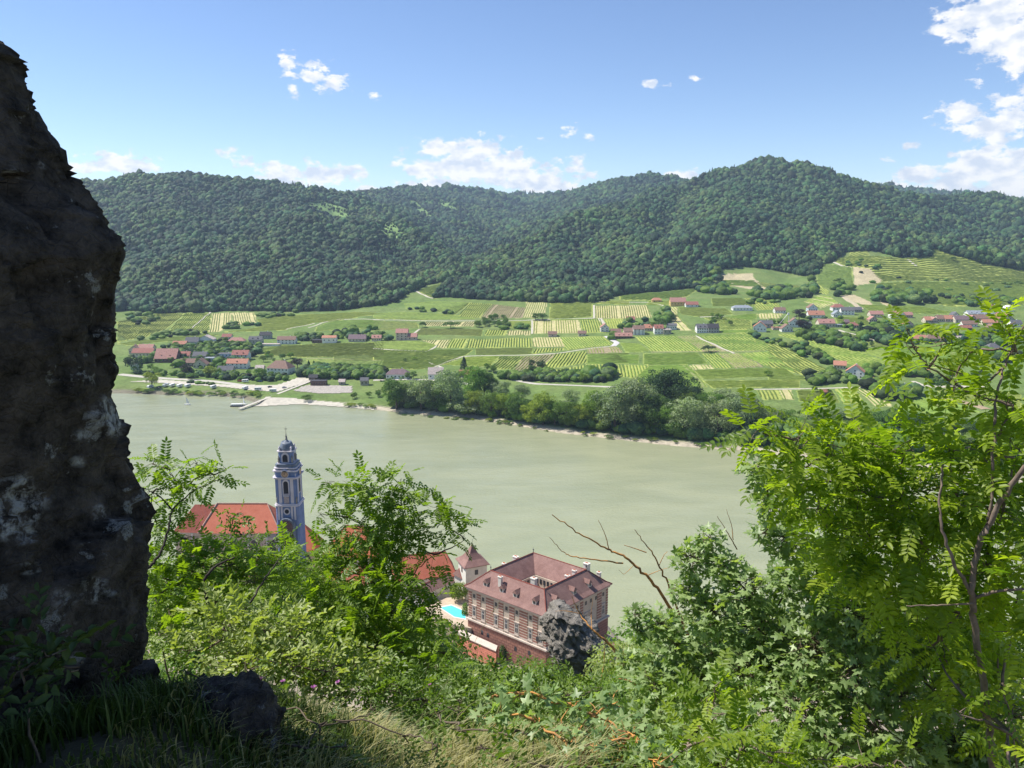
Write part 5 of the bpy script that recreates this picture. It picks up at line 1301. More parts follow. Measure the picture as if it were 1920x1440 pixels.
def NG(px, py):
    r = pdir(px, py); t = np.exp(np.linspace(math.log(1), math.log(300), 1200)); p = np.array([0, 0, H]) + t[:, None] * r
    hit = np.nonzero(p[:, 2] <= near_height(p[:, 0], p[:, 1]))[0]; return p[hit[0] if len(hit) else -1]

# ------------------------------------------------------------------ materials of the old town
def tiles(name, c, c2, row=.35):
    m, nt, b = newmat(name); tcn = N(nt, 'ShaderNodeTexCoord'); geo = N(nt, 'ShaderNodeNewGeometry')
    sp_ = N(nt, 'ShaderNodeSeparateXYZ', {0: geo.outputs['Position']})
    w = N(nt, 'ShaderNodeMath', {0: sp_.outputs[2], 1: 2 * pi / (row * .62)}, operation='MULTIPLY'); sn = N(nt, 'ShaderNodeMath', {0: w.outputs[0]}, operation='SINE')
    n1_ = N(nt, 'ShaderNodeTexNoise', {'Vector': tcn.outputs['Object'], 'Scale': .35, 'Detail': 5, 'Roughness': .7}); n2_ = N(nt, 'ShaderNodeTexNoise', {'Vector': tcn.outputs['Object'], 'Scale': 6, 'Detail': 3})
    f = N(nt, 'ShaderNodeMath', {0: n1_.outputs['Fac'], 1: n2_.outputs['Fac']}, operation='ADD')
    mr_ = N(nt, 'ShaderNodeMapRange', {'Value': f.outputs[0], 'From Min': .75, 'From Max': 1.25})
    nt.links.new(mixc(nt, mr_.outputs[0], c, c2), b.inputs['Base Color']); b.inputs['Roughness'].default_value = .85; b.inputs['Specular IOR Level'].default_value = .2
    bp = N(nt, 'ShaderNodeBump', {'Height': sn.outputs[0], 'Distance': .04, 'Strength': .5}); nt.links.new(bp.outputs[0], b.inputs['Normal']); return m
T_BROWN = tiles('palace_tiles', (.18, .098, .085), (.33, .20, .172)); T_RED = tiles('church_tiles', (.44, .13, .075), (.56, .19, .12)); T_OLD = tiles('old_dark_tiles', (.22, .065, .05), (.34, .10, .07))
T_ORA = tiles('orange_tiles', (.46, .14, .07), (.60, .21, .11))
CREAM = plain('cream_plaster', (.60, .50, .40), .9, .10, .35); CREAM2 = plain('cornice_plaster', (.58, .49, .42), .85, .08, .5); WPL = plain('lime_plaster', (.72, .69, .62), .9, .07, .3)
def banded(name, c, c2, pitch, mortar, brick=False):
    m, nt, b = newmat(name); geo = N(nt, 'ShaderNodeNewGeometry'); sp_ = N(nt, 'ShaderNodeSeparateXYZ', {0: geo.outputs['Position']})
    h_ = N(nt, 'ShaderNodeMath', {0: sp_.outputs[0], 1: sp_.outputs[1]}, operation='SUBTRACT' ); h2 = N(nt, 'ShaderNodeMath', {0: h_.outputs[0], 1: .72}, operation='MULTIPLY')
    cb = N(nt, 'ShaderNodeCombineXYZ', {0: h2.outputs[0], 1: sp_.outputs[2]})
    br = N(nt, 'ShaderNodeTexBrick', {'Vector': cb.outputs[0], 'Color1': (*c, 1), 'Color2': (*c2, 1), 'Mortar': (*mortar, 1), 'Scale': 1.0, 'Mortar Size': .15 if not brick else .07, 'Brick Width': 1.6 if brick else 30, 'Row Height': pitch, 'Mortar Smooth': .2})
    nz_ = N(nt, 'ShaderNodeTexNoise', {'Vector': geo.outputs['Position'], 'Scale': 1.2, 'Detail': 6, 'Roughness': .7}); vr_ = N(nt, 'ShaderNodeMapRange', {'Value': nz_.outputs['Fac'], 'From Min': .3, 'From Max': .7, 'To Min': .75, 'To Max': 1.2})
    nt.links.new(N(nt, 'ShaderNodeHueSaturation', {'Color': br.outputs['Color'], 'Value': vr_.outputs[0]}).outputs[0], b.inputs['Base Color']); b.inputs['Roughness'].default_value = .9
    bp = N(nt, 'ShaderNodeBump', {'Height': br.outputs['Fac'], 'Distance': .08, 'Strength': -1.0}); nt.links.new(bp.outputs[0], b.inputs['Normal']); return m
PIL = banded('banded_brick', (.29, .125, .09), (.35, .165, .125), .95, (.62, .52, .42)); RUST = banded('rusticated_base', (.33, .15, .11), (.39, .19, .14), .95, (.13, .05, .04), True)
BRW = banded('red_brick_wall', (.46, .15, .09), (.54, .19, .12), .5, (.28, .10, .07), True)

# ------------------------------------------------------------------ palace: four wings round a court
NC = np.array([10.69, 221.69]); LC = np.array([-16.02, 243.40]); RCn = np.array([33.86, 244.98])
ua = LC - NC; LA = np.linalg.norm(ua); ua /= LA; ub = RCn - NC; LB = np.linalg.norm(ub); ub /= LB
def Q(a, b_, z): p = NC + ua * a + ub * b_; return (p[0], p[1], z)        # palace frame: a along the garden front, b along the river side
def qbox(mb, a0, a1, b0, b1, z0, z1): return mb.hexa([Q(a0,b0,z0), Q(a1,b0,z0), Q(a1,b1,z0), Q(a0,b1,z0), Q(a0,b0,z1), Q(a1,b0,z1), Q(a1,b1,z1), Q(a0,b1,z1)][::1]) if False else mb.add([Q(a0,b0,z0), Q(a1,b0,z0), Q(a1,b1,z0), Q(a0,b1,z0), Q(a0,b0,z1), Q(a1,b0,z1), Q(a1,b1,z1), Q(a0,b1,z1)], [(0,1,2,3),(4,7,6,5),(0,4,5,1),(1,5,6,2),(2,6,7,3),(3,7,4,0)])
pal = empty('palace', (0, 0, 0), 0, 'big palace with maroon hipped roofs round a courtyard and banded red facade', 'palace')
ZE, ZR, ZB, ZG0 = 33.75, 39.1, 21.8, 10.0
WI = 6.0; IN = 11.3; e_ = .9                                # ridge inset, inner eave inset, outer walls set back under the eaves
def ring(mb, a0, a1, b0, b1, t, z0, z1):
    qbox(mb, a0, a1, b0, b0 + t, z0, z1); qbox(mb, a0, a1, b1 - t, b1, z0, z1); qbox(mb, a0, a0 + t, b0 + t, b1 - t, z0, z1); qbox(mb, a1 - t, a1, b0 + t, b1 - t, z0, z1); return mb
ring(MB(), e_, LA - e_, e_, LB - e_, 1, ZB, ZE - .5).build('upper_wall', CREAM, pal)
ring(MB(), e_ - .25, LA - e_ + .25, e_ - .25, LB - e_ + .25, 1.4, ZG0, ZB).build('base_wall', RUST, pal)
ring(MB(), e_ - .65, LA - e_ + .65, e_ - .65, LB - e_ + .65, 1.4, ZB - .12, ZB + .38).build('string_course', CREAM2, pal)
ring(MB(), e_ - .55, LA - e_ + .55, e_ - .55, LB - e_ + .55, 1.2, ZE - 1.1, ZE - .25).build('cornice', CREAM2, pal)
qbox(MB(), IN - .4, LA - IN + .4, IN - .4, LB - IN + .4, 20, 24).build('court_paving', plain('court_sand', (.55, .44, .30), .9, .1, .6), pal)
iw = MB(); ring(iw, IN + .2, LA - IN - .2, IN + .2, LB - IN - .2, -.6, 24, ZE + .6)
iw = MB(); qbox(iw, IN - .3, LA - IN + .3, IN - .3, IN + .3, 24, ZE + .3); qbox(iw, IN - .3, LA - IN + .3, LB - IN - .3, LB - IN + .3, 24, ZE + .3); qbox(iw, IN - .3, IN + .3, IN + .3, LB - IN - .3, 24, ZE + .3); qbox(iw, LA - IN - .3, LA - IN + .3, IN + .3, LB - IN - .3, 24, ZE + .3)
iw.build('court_wall', CREAM, pal)
for k in range(7):                                          # gallery openings under the court eaves
    t = (k + .5) / 7; aa = IN + .5 + (LA - 2 * IN - 1) * t; bb = IN + .5 + (LB - 2 * IN - 1) * t
    g1 = MB(); qbox(g1, aa - .42, aa + .42, LB - IN - .42, LB - IN - .26, ZE - 2.2, ZE - .5); g1.build('gallery_window', GLASS, pal)
    g1 = MB(); qbox(g1, LA - IN - .42, LA - IN - .26, bb - .42, bb + .42, ZE - 2.2, ZE - .5); g1.build('gallery_window', GLASS, pal)
# roof: outer eave, ridge, inner eave rings
def corners(i, z): return [Q(i, i, z), Q(LA - i, i, z), Q(LA - i, LB - i, z), Q(i, LB - i, z)]
rf = MB(); vs = corners(-.15, ZE - .25) + corners(-.15, ZE) + corners(1.3, ZE + .9) + corners(WI, ZR) + corners(IN, ZE + .55) + corners(IN, ZE + .1)
fs = []
for lv in range(5):
    for k in range(4):
        k2 = (k + 1) % 4; fs.append((lv*4+k, (lv+1)*4+k, (lv+1)*4+k2, lv*4+k2))
for k in range(4): fs.append((k, (k+1) % 4, 20 + (k+1) % 4, 20 + k))
roof = rf.add(vs, fs).build('roof', T_BROWN, pal)
hp = MB()
for k in range(4):
    c0 = [corners(i, z)[k] for i, z in ((-.15, ZE + .08), (1.3, ZE + .98), (WI, ZR + .08), (IN, ZE + .6))]; hp.tube(c0[:3], .16); c1 = corners(WI, ZR + .06)[(k+1) % 4]; hp.tube([c0[2], c1], .16)
hp.build('ridge_tiles', T_OLD, roof)
for k in range(4):
    c = corners(WI, ZR)[k]; MB().lathe([(.12, ZR), (.1, ZR + .9), (.28, ZR + 1.2), (.05, ZR + 1.5), (.03, ZR + 2.2)], 8, (c[0], c[1])).build('finial', plain('finial_metal', (.06, .06, .07), .5, .1), roof)
def rz(i): return float(np.interp(i, [-.15, 1.3, WI, IN], [ZE, ZE + .9, ZR, ZE + .55]))
def chimney(a, b_, h=2.6, w=.75, parent=roof):
    i = min(a, b_, LA - a, LB - b_); z = rz(i); mb = MB(); qbox(mb, a - w, a + w, b_ - w * .75, b_ + w * .75, z - 1.2, z + h); qbox(mb, a - w - .15, a + w + .15, b_ - w * .75 - .15, b_ + w * .75 + .15, z + h, z + h + .22)
    mb.build('chimney', WPL, parent)
    m2 = MB()
    for t in (-.45, 0, .45): qbox(m2, a + t * w - .12, a + t * w + .12, b_ - .14, b_ + .14, z + h + .22, z + h + .5)
    m2.build('chimney_pot', T_ORA, parent)
def from_px(px, py, z):
    p = PZ(px, py, z)[:2] - NC; M = np.linalg.inv(np.array([ua, ub]).T); return M @ p
for (px, py, z, h, w) in [(967, 1037, ZR, 2.6, .85), (945, 1046, ZR, 1.8, .6), (1001, 1096, ZR - .4, 2.9, .85), (920, 1110, ZE + 2.0, 2.9, .6), (1100, 1067, ZR - .2, 2.6, .9), (1077, 1072, ZR - .4, 2.0, .6), (1064, 1078, ZR - .5, 1.4, .7), (1123, 1073, ZR - 2.2, 2.4, .6)]:
    a, b_ = from_px(px, py, z); chimney(float(a), max(float(b_), 3.4), h, w)
def dormer(px, py, side):
    z = ZE + 2.2; a, b_ = from_px(px, py, z)
    if side == 'a': b_ = 2.6; f = lambda u, v, z: Q(a + u, b_ + v, z)
    else: a = 2.6; f = lambda u, v, z: Q(a + v, b_ + u, z)
    z0 = rz(1.9); mb = MB(); w = .72
    pts = [f(-w,-.7,z0-.4), f(w,-.7,z0-.4), f(w,1.6,z0-.4), f(-w,1.6,z0-.4), f(-w,-.7,z0+1.35), f(w,-.7,z0+1.35), f(w,1.6,z0+1.35), f(-w,1.6,z0+1.35)]
    mb.hexa(pts); d_ = mb.build('dormer', WPL, roof)
    mb = MB(); mb.hexa([f(-.38,-.76,z0+.25), f(.38,-.76,z0+.25), f(.38,-.7,z0+.25), f(-.38,-.7,z0+.25), f(-.38,-.76,z0+1.15), f(.38,-.76,z0+1.15), f(.38,-.7,z0+1.15), f(-.38,-.7,z0+1.15)]); mb.build('dormer_window', GLASS, roof)
    mb = MB(); p = [f(-1,-.95,z0+1.3), f(1,-.95,z0+1.3), f(0,-.75,z0+2.5), f(-1,2.2,z0+1.3), f(1,2.2,z0+1.3), f(0,2.8,z0+2.5)]
    mb.add(p, [(0,1,2),(5,4,3),(0,3,4,1),(1,4,5,2),(2,5,3,0)]); mb.build('dormer_roof', T_BROWN, roof)
for px, py in ((908, 1096), (939, 1107), (965, 1116), (998, 1131)): dormer(px, py, 'a')
for px, py in ((1054, 1130), (1083, 1112), (1112, 1098)): dormer(px, py, 'b')
# facade bays
def fbox(mb, side, u0, u1, out, z0, z1, back=.05):
    if side == 'a': return qbox(mb, u0 * LA, u1 * LA, e_ - out, e_ + back, z0, z1)
    if side == 'b': return qbox(mb, e_ - out, e_ + back, u0 * LB, u1 * LB, z0, z1)
    if side == 'l': return qbox(mb, LA - e_ - back, LA - e_ + out, u0 * LB, u1 * LB, z0, z1)
    return qbox(mb, u0 * LA, u1 * LA, LB - e_ - back, LB - e_ + out, z0, z1)
def bay(side, u, w, L_, tall=True, mez=True):
    hw = w / L_ / 2
    if tall:
        fr = MB(); fbox(fr, side, u - hw * 1.55, u + hw * 1.55, .16, 23.1, 27.3); fbox(fr, side, u - hw * 1.9, u + hw * 1.9, .30, 27.3, 27.6); fbox(fr, side, u - hw * 1.7, u + hw * 1.7, .28, 22.85, 23.1)
        fo = fr.build('window_frame', CREAM2, pal)
        gl = MB(); fbox(gl, side, u - hw * .9, u + hw * .9, .185, 23.9, 26.7, -.1); gl.build('window', GLASS, fo)
        mu = MB(); fbox(mu, side, u - hw * .07, u + hw * .07, .21, 23.9, 26.7, -.1); fbox(mu, side, u - hw * .9, u + hw * .9, .205, 25.6, 25.75, -.1); mu.build('window_bars', WHITE, fo)
    if mez:
        gl = MB(); fbox(gl, side, u - hw * .85, u + hw * .85, .06, 30.2, 31.5); gl.build('mezzanine_window', GLASS, pal)
def u_px(x, side):                      # zoomed facade x -> fraction along the facade
    px = 720 + x * .2604; r = pdir(px, 1150); A, B = (LC, NC) if side == 'a' else (NC, RCn); d_ = B - A; n_ = np.array([-d_[1], d_[0]]); t = n_ @ A / (n_ @ r[:2]); return float(((r[:2] * t - A) @ d_) / (d_ @ d_))
WA = [.10, .216, .38, .509, .634, .795, .916]
for u in WA: bay('a', 1 - u, 1.15, LA)
for (a_, b2) in ((.03, .07), (.134, .185), (.255, .348), (.413, .470), (.545, .605), (.667, .762), (.824, .878), (.95, .975)):
    mb = MB(); fbox(mb, 'a', 1 - b2, 1 - a_, .14, 23.0, 32.5); po = mb.build('banded_pilaster', PIL, pal)
    mb = MB(); fbox(mb, 'a', 1 - b2 - .004, 1 - a_ + .004, .17, ZB + .38, 23.0); mb.build('pilaster_base', CREAM2, pal)
for u in (.14, .30, .49, .62, .70, .78, .9):
    bay('b', u, 1.15, LB, tall=u in (.30, .62, .70, .9))
for (a_, b2) in ((.03, .08), (.19, .25), (.38, .43), (.53, .575), (.80, .87), (.945, .975)):
    mb = MB(); fbox(mb, 'b', a_, b2, .14, 23.0, 32.5); mb.build('banded_pilaster', PIL, pal)
for u in (.1, .3, .5, .7, .9): bay('l', u, 1.15, LB)
for (px, py) in ((901, 1187), (912, 1192), (964, 1218), (990, 1226), (1005, 1200)):
    u = u_px((px - 720) / .2604, 'a'); D_ = np.linalg.norm(LC * (1 - u) + NC * u); z = float(PY(px, py, (LC * (1 - u) + NC * u)[1])[2])
    mb = MB(); qbox(mb, (1 - u) * LA - .5, (1 - u) * LA + .5, e_ - .30, e_, z - .75, z + .75); mb.build('cellar_window', GLASS, pal)

# low brick outwork, ivy, pool terrace
br = empty('brick_outwork', (0, 0, 0), 0, 'low bright red brick buttress wall in front of the palace base', 'wall')
def P3z(px, py, z): q = PZ(px, py, z); return (q[0], q[1], z)
mb = MB(); A0 = Q(LA + 1.0, -1.5, 0); B0 = Q(LA * .53, -1.8, 0)
mb.hexa([(A0[0]-2, A0[1]-5, 8), (B0[0]-1, B0[1]-5, 8), (B0[0], B0[1]+1, 8), (A0[0], A0[1]+1, 8), (A0[0]-.5, A0[1]-1.6, 17.2), (B0[0]-.3, B0[1]-1.6, 17.2), (B0[0], B0[1]+1, 17.5), (A0[0], A0[1]+1, 17.5)])
mb.build('brickwork', BRW, br)
mb = MB(); mb.hexa([(A0[0]-.8, A0[1]-2.0, 17.25), (B0[0]-.5, B0[1]-2.0, 17.25), (B0[0], B0[1]+.9, 17.55), (A0[0], A0[1]+.9, 17.55), (A0[0]-.8, A0[1]-2.0, 17.5), (B0[0]-.5, B0[1]-2.0, 17.5), (B0[0], B0[1]+.9, 17.8), (A0[0], A0[1]+.9, 17.8)]); mb.build('coping', CREAM2, br)
PT = 19.0                                                    # pool terrace level
def flat_block(name, pts, z0, z1, mat, parent=None):
    W = [PZ(px, py, z1)[:2] for px, py in pts]; n = len(W); mb = MB(); mb.add([(*w_, z0) for w_ in W] + [(*w_, z1) for w_ in W], [tuple(range(n))[::-1], tuple(range(n, 2*n))] + [(i, (i+1) % n, (i+1) % n + n, i + n) for i in range(n)]); return mb.build(name, mat, parent)
te = empty('pool_terrace', (0, 0, 0), 0, 'sandy walled terrace around the turquoise pool', 'terrace')
flat_block('terrace_block', [(792,1140),(815,1122),(882,1118),(884,1178),(850,1172),(822,1160)], 8, PT, plain('terrace_paving', (.50, .40, .30), .9, .1, .7), te)
po = empty('swimming_pool', (0, 0, 0), 0, 'turquoise swimming pool with white rim beside the palace', 'pool')
flat_block('rim', [(822,1138),(846,1133),(874,1145),(874,1162),(852,1158)], PT + .004, PT + .12, WPL, po)
POOL = plain('pool_water', (.12, .62, .68), .08, .05, 1, spec=.5); flat_block('water', [(826,1139),(846,1135),(873,1147),(873,1160),(852,1156)], PT + .1, PT + .16, POOL, po)
LF = foliage('ivy_leaves', (.03, .075, .015), (.08, .16, .03), .25, .5, .3)
def leafy(name, c, r, n, card, mat, label, cat, seed=1, parent=None, group=None):
    rs = np.random.RandomState(seed); d = rs.normal(size=(n, 3)); d /= np.linalg.norm(d, axis=1)[:, None]; C = np.array(c) + d * (rs.uniform(.45, 1.05, n)[:, None] ** .6) * np.array(r) * (1 + .25 * (fbm3(d * 2.2 + seed, 2, seed)[:, None] - .5) * 2)
    nn = d + rs.normal(size=(n, 3)) * .6; nn[:, 2] += .4; nn /= np.linalg.norm(nn, axis=1)[:, None]; u = np.cross(nn, rs.normal(size=(n, 3))); u /= np.linalg.norm(u, axis=1)[:, None]; v = np.cross(nn, u); s = card * rs.uniform(.6, 1.3, n)[:, None]
    V = np.stack([C - u * s, C - v * s * .6, C + u * s, C + v * s * .6], 1).reshape(-1, 3)
    o = link(name, np_mesh(name, V, np.arange(n * 4).reshape(-1, 4), mat, var=rs.rand(n)), parent); return tag(o, label, cat, group) if label else o
iv = P3z(945, 1205, 14.5); leafy('ivy', (Q(LA * .5, -.5, 0)[0], Q(LA * .5, -.5, 0)[1], 15.3), (1.3, 1.2, 3.0), 900, .22, LF, 'column of dark ivy on the palace base wall', 'ivy', 3)
t_ = PZ(860, 1108, 23); leafy('garden_tree', (t_[0], t_[1], 23), (3.6, 3, 3.2), 2600, .26, TREEM['yellow'], 'yellow-green tree between the palace corner and the turret', 'tree', 4)
t_ = PZ(880, 1150, 19); leafy('garden_shrub', (t_[0] - 1.5, t_[1] - 1, 20.5), (1.2, 1.2, 3.0), 900, .22, TREEM['mid'], 'green climbing shrub at the palace corner by the pool', 'shrub', 5)

# small turret with concave tent roof
tu = empty('turret', (0, 0, 0), 0, 'square white turret with concave reddish tent roof behind the palace', 'tower')
tc_ = PY(886, 1060, 268); ta = 23.0 * pi / 180; tr = 4.6; zt = float(PY(886, 1053, 268)[2])
def sq(c, r, z, rot): return [(c[0] + r * math.sqrt(2) * cos(rot + pi/4 + k * pi/2), c[1] + r * math.sqrt(2) * sin(rot + pi/4 + k * pi/2), z) for k in range(4)]
mb = MB(); mb.hexa(sq(tc_, tr * .9, 10, ta) + sq(tc_, tr * .9, zt + .1, ta)); mb.build('wall', WPL, tu)
mb = MB(); vs = []; 
for r_, z_ in ((tr * 1.08, -.1), (tr * 1.08, .15), (tr * .62, 1.9), (tr * .33, 3.9), (tr * .12, 6.0), (.05, 7.2)): vs += sq(tc_, r_, zt + z_, ta)
fs = [(0,3,2,1)]
for l in range(5):
    for k in range(4): fs.append((l*4+k, l*4+(k+1) % 4, l*4+4+(k+1) % 4, l*4+4+k))
mb.add(vs, fs); ro_ = mb.build('roof', T_BROWN, tu); MB().tube([(tc_[0], tc_[1], zt + 7), (tc_[0], tc_[1], zt + 9)], .06).build('finial', MATS['finial_metal'], ro_)
for k in (2, 3):
    an = ta + k * pi / 2 + pi / 2 * 0; n_ = np.array([cos(ta + k * pi/2), sin(ta + k * pi/2)]); t2 = np.array([-n_[1], n_[0]])
    for s_ in ((0,) if k == 2 else (0,)):
        c0 = tc_[:2] + n_ * tr * .9 + t2 * s_; mb = MB(); q = [c0 - t2 * .65 - n_ * .05, c0 + t2 * .65 - n_ * .05, c0 + t2 * .65 + n_ * .05, c0 - t2 * .65 + n_ * .05]; mb.hexa([(*w_, zt - 3.4) for w_ in q] + [(*w_, zt - 1.5) for w_ in q]); mb.build('window', GLASS, tu)
# generic roof over four pixel corners: eaves (front a,b back c,d) and ridge (e,f)
def pxroof(name, label, eave, ridge, ze_, zr_, mat, wallmat, zb=10, cat='roof', windows=()):
    """building whose eave and ridge corners are given at their heights"""
    o = empty(name, (0, 0, 0), 0, label, cat); E_ = [PZ(x, y, z if False else ze_) for x, y in eave]; Rg = [PZ(x, y, zr_) for x, y in ridge]
    mb = MB(); vs = [tuple(v) for v in E_] + [tuple(v) for v in Rg]
    mb.add(vs, [(0,1,5,4),(1,2,5),(2,3,4,5),(3,0,4),(0,3,2,1)]); r_ = mb.build('roof', mat, o); md = r_.modifiers.new('thick', 'SOLIDIFY'); md.thickness = .3
    c = sum(E_) / 4; W = [e2[:2] + (c[:2] - e2[:2]) * .05 for e2 in E_]
    mb = MB(); mb.hexa([(*w_, zb) for w_ in W] + [(*w_, ze_ - .15) for w_ in W]); mb.build('wall', wallmat, o)
    for (t, z0, z1) in windows:
        p = W[0] * (1 - t) + W[1] * t; d_ = (W[1] - W[0]); d_ /= np.linalg.norm(d_); n_ = np.array([d_[1], -d_[0]])
        q = [p - d_ * .6 - n_ * .1, p + d_ * .6 - n_ * .1, p + d_ * .6 + n_ * .08, p - d_ * .6 + n_ * .08]; mb = MB(); mb.hexa([(*w_, z0) for w_ in q] + [(*w_, z1) for w_ in q]); mb.build('window', GLASS, o)
    return o
def world_roof(name, label, pts, ze_, zr_, ridge_in, mat, wallmat, zb=9, cat='building', win=0, hip=True):
    """hipped or gabled house from two front eave pixels and a depth in metres"""
    (x0, y0), (x1, y1), dep = pts; A = PZ(x0, y0, ze_)[:2]; B = PZ(x1, y1, ze_)[:2]; d_ = B - A; L_ = np.linalg.norm(d_); d_ /= L_; n_ = np.array([-d_[1], d_[0]])
    if n_[1] < 0: n_ = -n_
    o = empty(name, (0, 0, 0), 0, label, cat); C = B + n_ * dep; D_ = A + n_ * dep; i = ridge_in
    e2 = [A, B, C, D_]; r2 = [A + n_ * dep / 2 + d_ * i[0], B + n_ * dep / 2 - d_ * i[1]]
    mb = MB(); mb.add([(*p, ze_) for p in e2] + [(*p, zr_) for p in r2], [(0,1,5,4),(1,2,5),(2,3,4,5),(3,0,4),(0,3,2,1)]); r_ = mb.build('roof', mat, o)
    MB().tube([(*r2[0], zr_), (*r2[1], zr_)], .2).tube([(*A, ze_), (*r2[0], zr_)], .14).tube([(*B, ze_), (*r2[1], zr_)], .14).build('ridge_tiles', T_OLD, r_)
    W = [A + (d_ + n_) * .6, B + (-d_ + n_) * .6, C - (d_ + n_) * .6, D_ + (d_ - n_) * .6]; mb = MB(); mb.hexa([(*p, zb) for p in W] + [(*p, ze_ - .05) for p in W]); mb.build('wall', wallmat, o)
    for k in range(win):
        p = W[0] + (W[1] - W[0]) * (k + .5) / win; q = [p - d_ * .7 - n_ * .08, p + d_ * .7 - n_ * .08, p + d_ * .7 + n_ * .1, p - d_ * .7 + n_ * .1]; mb = MB(); mb.hexa([(*w_, ze_ - 3.6) for w_ in q] + [(*w_, ze_ - 1.6) for w_ in q]); mb.build('window', GLASS, o)
    return o, A, B, d_, n_
world_roof('monastery_wing', 'white wing with faded orange-red roof beside the turret', ((738, 1092), (858, 1080), 13), 24, 31.5, (3, 3.5), T_RED, WPL, win=5)
world_roof('covered_walk', 'narrow maroon pent roof leading down beside the turret', ((790, 1118), (868, 1084), 6), 22.5, 25, (.5, .5), T_BROWN, WPL, win=2)
world_roof('gate_house', 'small maroon roofed link between turret and palace', ((866, 1086), (905, 1072), 6), 25.5, 28.5, (1, 1), T_BROWN, WPL)
world_roof('street_house', 'orange roofed town house half hidden in the robinia leaves', ((600, 1040), (705, 1048), 14), 18, 29, (9, 5), T_ORA, WPL, win=3)
world_roof('lane_house', 'house with red roof at the foot of the blue tower', ((528, 1036), (596, 1034), 14), 17.5, 27.5, (6.5, 6.5), T_ORA, CREAM, win=2)
world_roof('riverside_shed', 'long dull pinkish roof low on the downstream side of the palace', ((1128, 1236), (1250, 1262), 12), 18, 21, (1, 1), T_BROWN, CREAM, zb=5)
world_roof('town_house', 'red roofed house glimpsed through the bushes at the upstream side', ((330, 1150), (470, 1160), 14), 16, 24, (4, 4), T_ORA, WPL, win=4)
world_roof('garden_wing', 'terracotta roof glimpsed behind the middle shrubs', ((560, 1110), (700, 1105), 12), 16, 23, (3, 3), T_RED, WPL, win=3)

# church: nave roof in two tones
ch = empty('church_nave', (0, 0, 0), 0, 'church nave with broad terracotta roof behind the young trees', 'church')
Ye = 274.0
eA = PY(455, 1003, Ye); eB = PY(530, 999, Ye - 1); zeN = float((eA[2] + eB[2]) / 2); rgA = PY(409, 947, Ye + 9); rgB = PY(500, 941, Ye + 8); zrN = float((rgA[2] + rgB[2]) / 2)
xw = float(PY(372, 1000, Ye)[0]); xe = float(PY(526, 1000, Ye)[0]); xr0 = rgA[0]; xr1 = rgB[0]; xfar = float(PY(318, 960, Ye)[0])
mb = MB(); mb.add([(xw, Ye, zeN), (xe, Ye, zeN), (xe, Ye + 17, zeN), (xw, Ye + 17, zeN), (xr0, Ye + 8.5, zrN), (xr1, Ye + 8.5, zrN)], [(0,1,5,4),(1,2,5),(2,3,4,5),(3,0,4),(0,3,2,1)]); nr = mb.build('roof', T_RED, ch)
mb = MB(); mb.add([(xfar, Ye + 1, zeN), (xw + 1.5, Ye + .6, zeN - .1), (xw + 1.5, Ye + 16, zeN - .1), (xfar, Ye + 16, zeN), (xfar + 6, Ye + 8.5, zrN - .4), (xr0 + 1, Ye + 8.5, zrN - .4)], [(0,1,5,4),(1,2,5),(2,3,4,5),(3,0,4),(0,3,2,1)]); mb.build('choir_roof', T_OLD, ch)
MB().tube([(xw, Ye, zeN + .1), (xr0, Ye + 8.5, zrN + .1)], .35).tube([(xr0, Ye + 8.5, zrN + .1), (xr1, Ye + 8.5, zrN + .1)], .22).tube([(xe, Ye, zeN + .1), (xr1, Ye + 8.5, zrN + .1)], .2).build('ridge_tiles', plain('mortar_ridge', (.45, .30, .24), .9, .1), nr)
MB().box(xfar + .8, xe - .8, Ye + .9, Ye + 16, 9, zeN - .05).build('wall', CREAM, ch)
for k in range(5):
    x = xe - 3.5 - k * 7; MB().box(x - 2.4, x - 1.7, Ye + .7, Ye + .95, 10, zeN - .3).build('pilaster', WPL, ch)
    pr = [(x + 1.1 * cos(a), zeN - 4.2 + 1.1 * sin(a)) for a in np.linspace(0, pi, 8)] + [(x - 1.1, zeN - 8), (x + 1.1, zeN - 8)]
    n = len(pr); mb = MB(); mb.add([(u, Ye + .78, v) for u, v in pr] + [(u, Ye + .95, v) for u, v in pr], [tuple(range(n)), tuple(range(2*n-1, n-1, -1))] + [(i, i+n, (i+1) % n + n, (i+1) % n) for i in range(n)]); mb.build('window', GLASS, ch)
MB().box(xe-9, xe - .6, Ye + .8, Ye + 1.0, zeN - 2.2, zeN - .1).build('frieze', plain('violet_frieze', (.42, .38, .38), .9, .1), ch)

# ------------------------------------------------------------------ blue baroque tower
BLUE = plain('sky_blue_plaster', (.17, .235, .42), .8, .10, .4); LAV = plain('pale_lavender_plaster', (.60, .56, .60), .8, .06, .4); STA = plain('statue_stone', (.34, .31, .27), .8, .25, 1.5); LEAD = plain('lead_roof', (.16, .19, .24), .5, .2, .6); GOLD = plain('clock_gold', (.55, .36, .22), .5, .1, 2)
tw = empty('church_tower', (0, 0, 0), 0, 'sky blue and white baroque church tower with clock and statues', 'church tower')
tw.scale = (.92, .92, 1); tw.location = (float(PY(544, 950, 272)[0]), 272.0, 0)
YT = 272.0 - 4.2
def tz(py): return float(PY(548, py, YT)[2])
Z = {k: tz(v) for k, v in dict(base=1075, arch0=990, arch1=972, c0=950, oc=959, low=947, main=945, wb=928, wt=903, c1=899, c2=886, clock=889, bel=872, belt=850, cup=832, lan=824, top=805).items()}
HWD = 4.1
def tb(mb, hx, hy, z0, z1, off=(0, 0)): return mb.box(off[0]-hx, off[0]+hx, off[1]-hy, off[1]+hy, z0, z1)
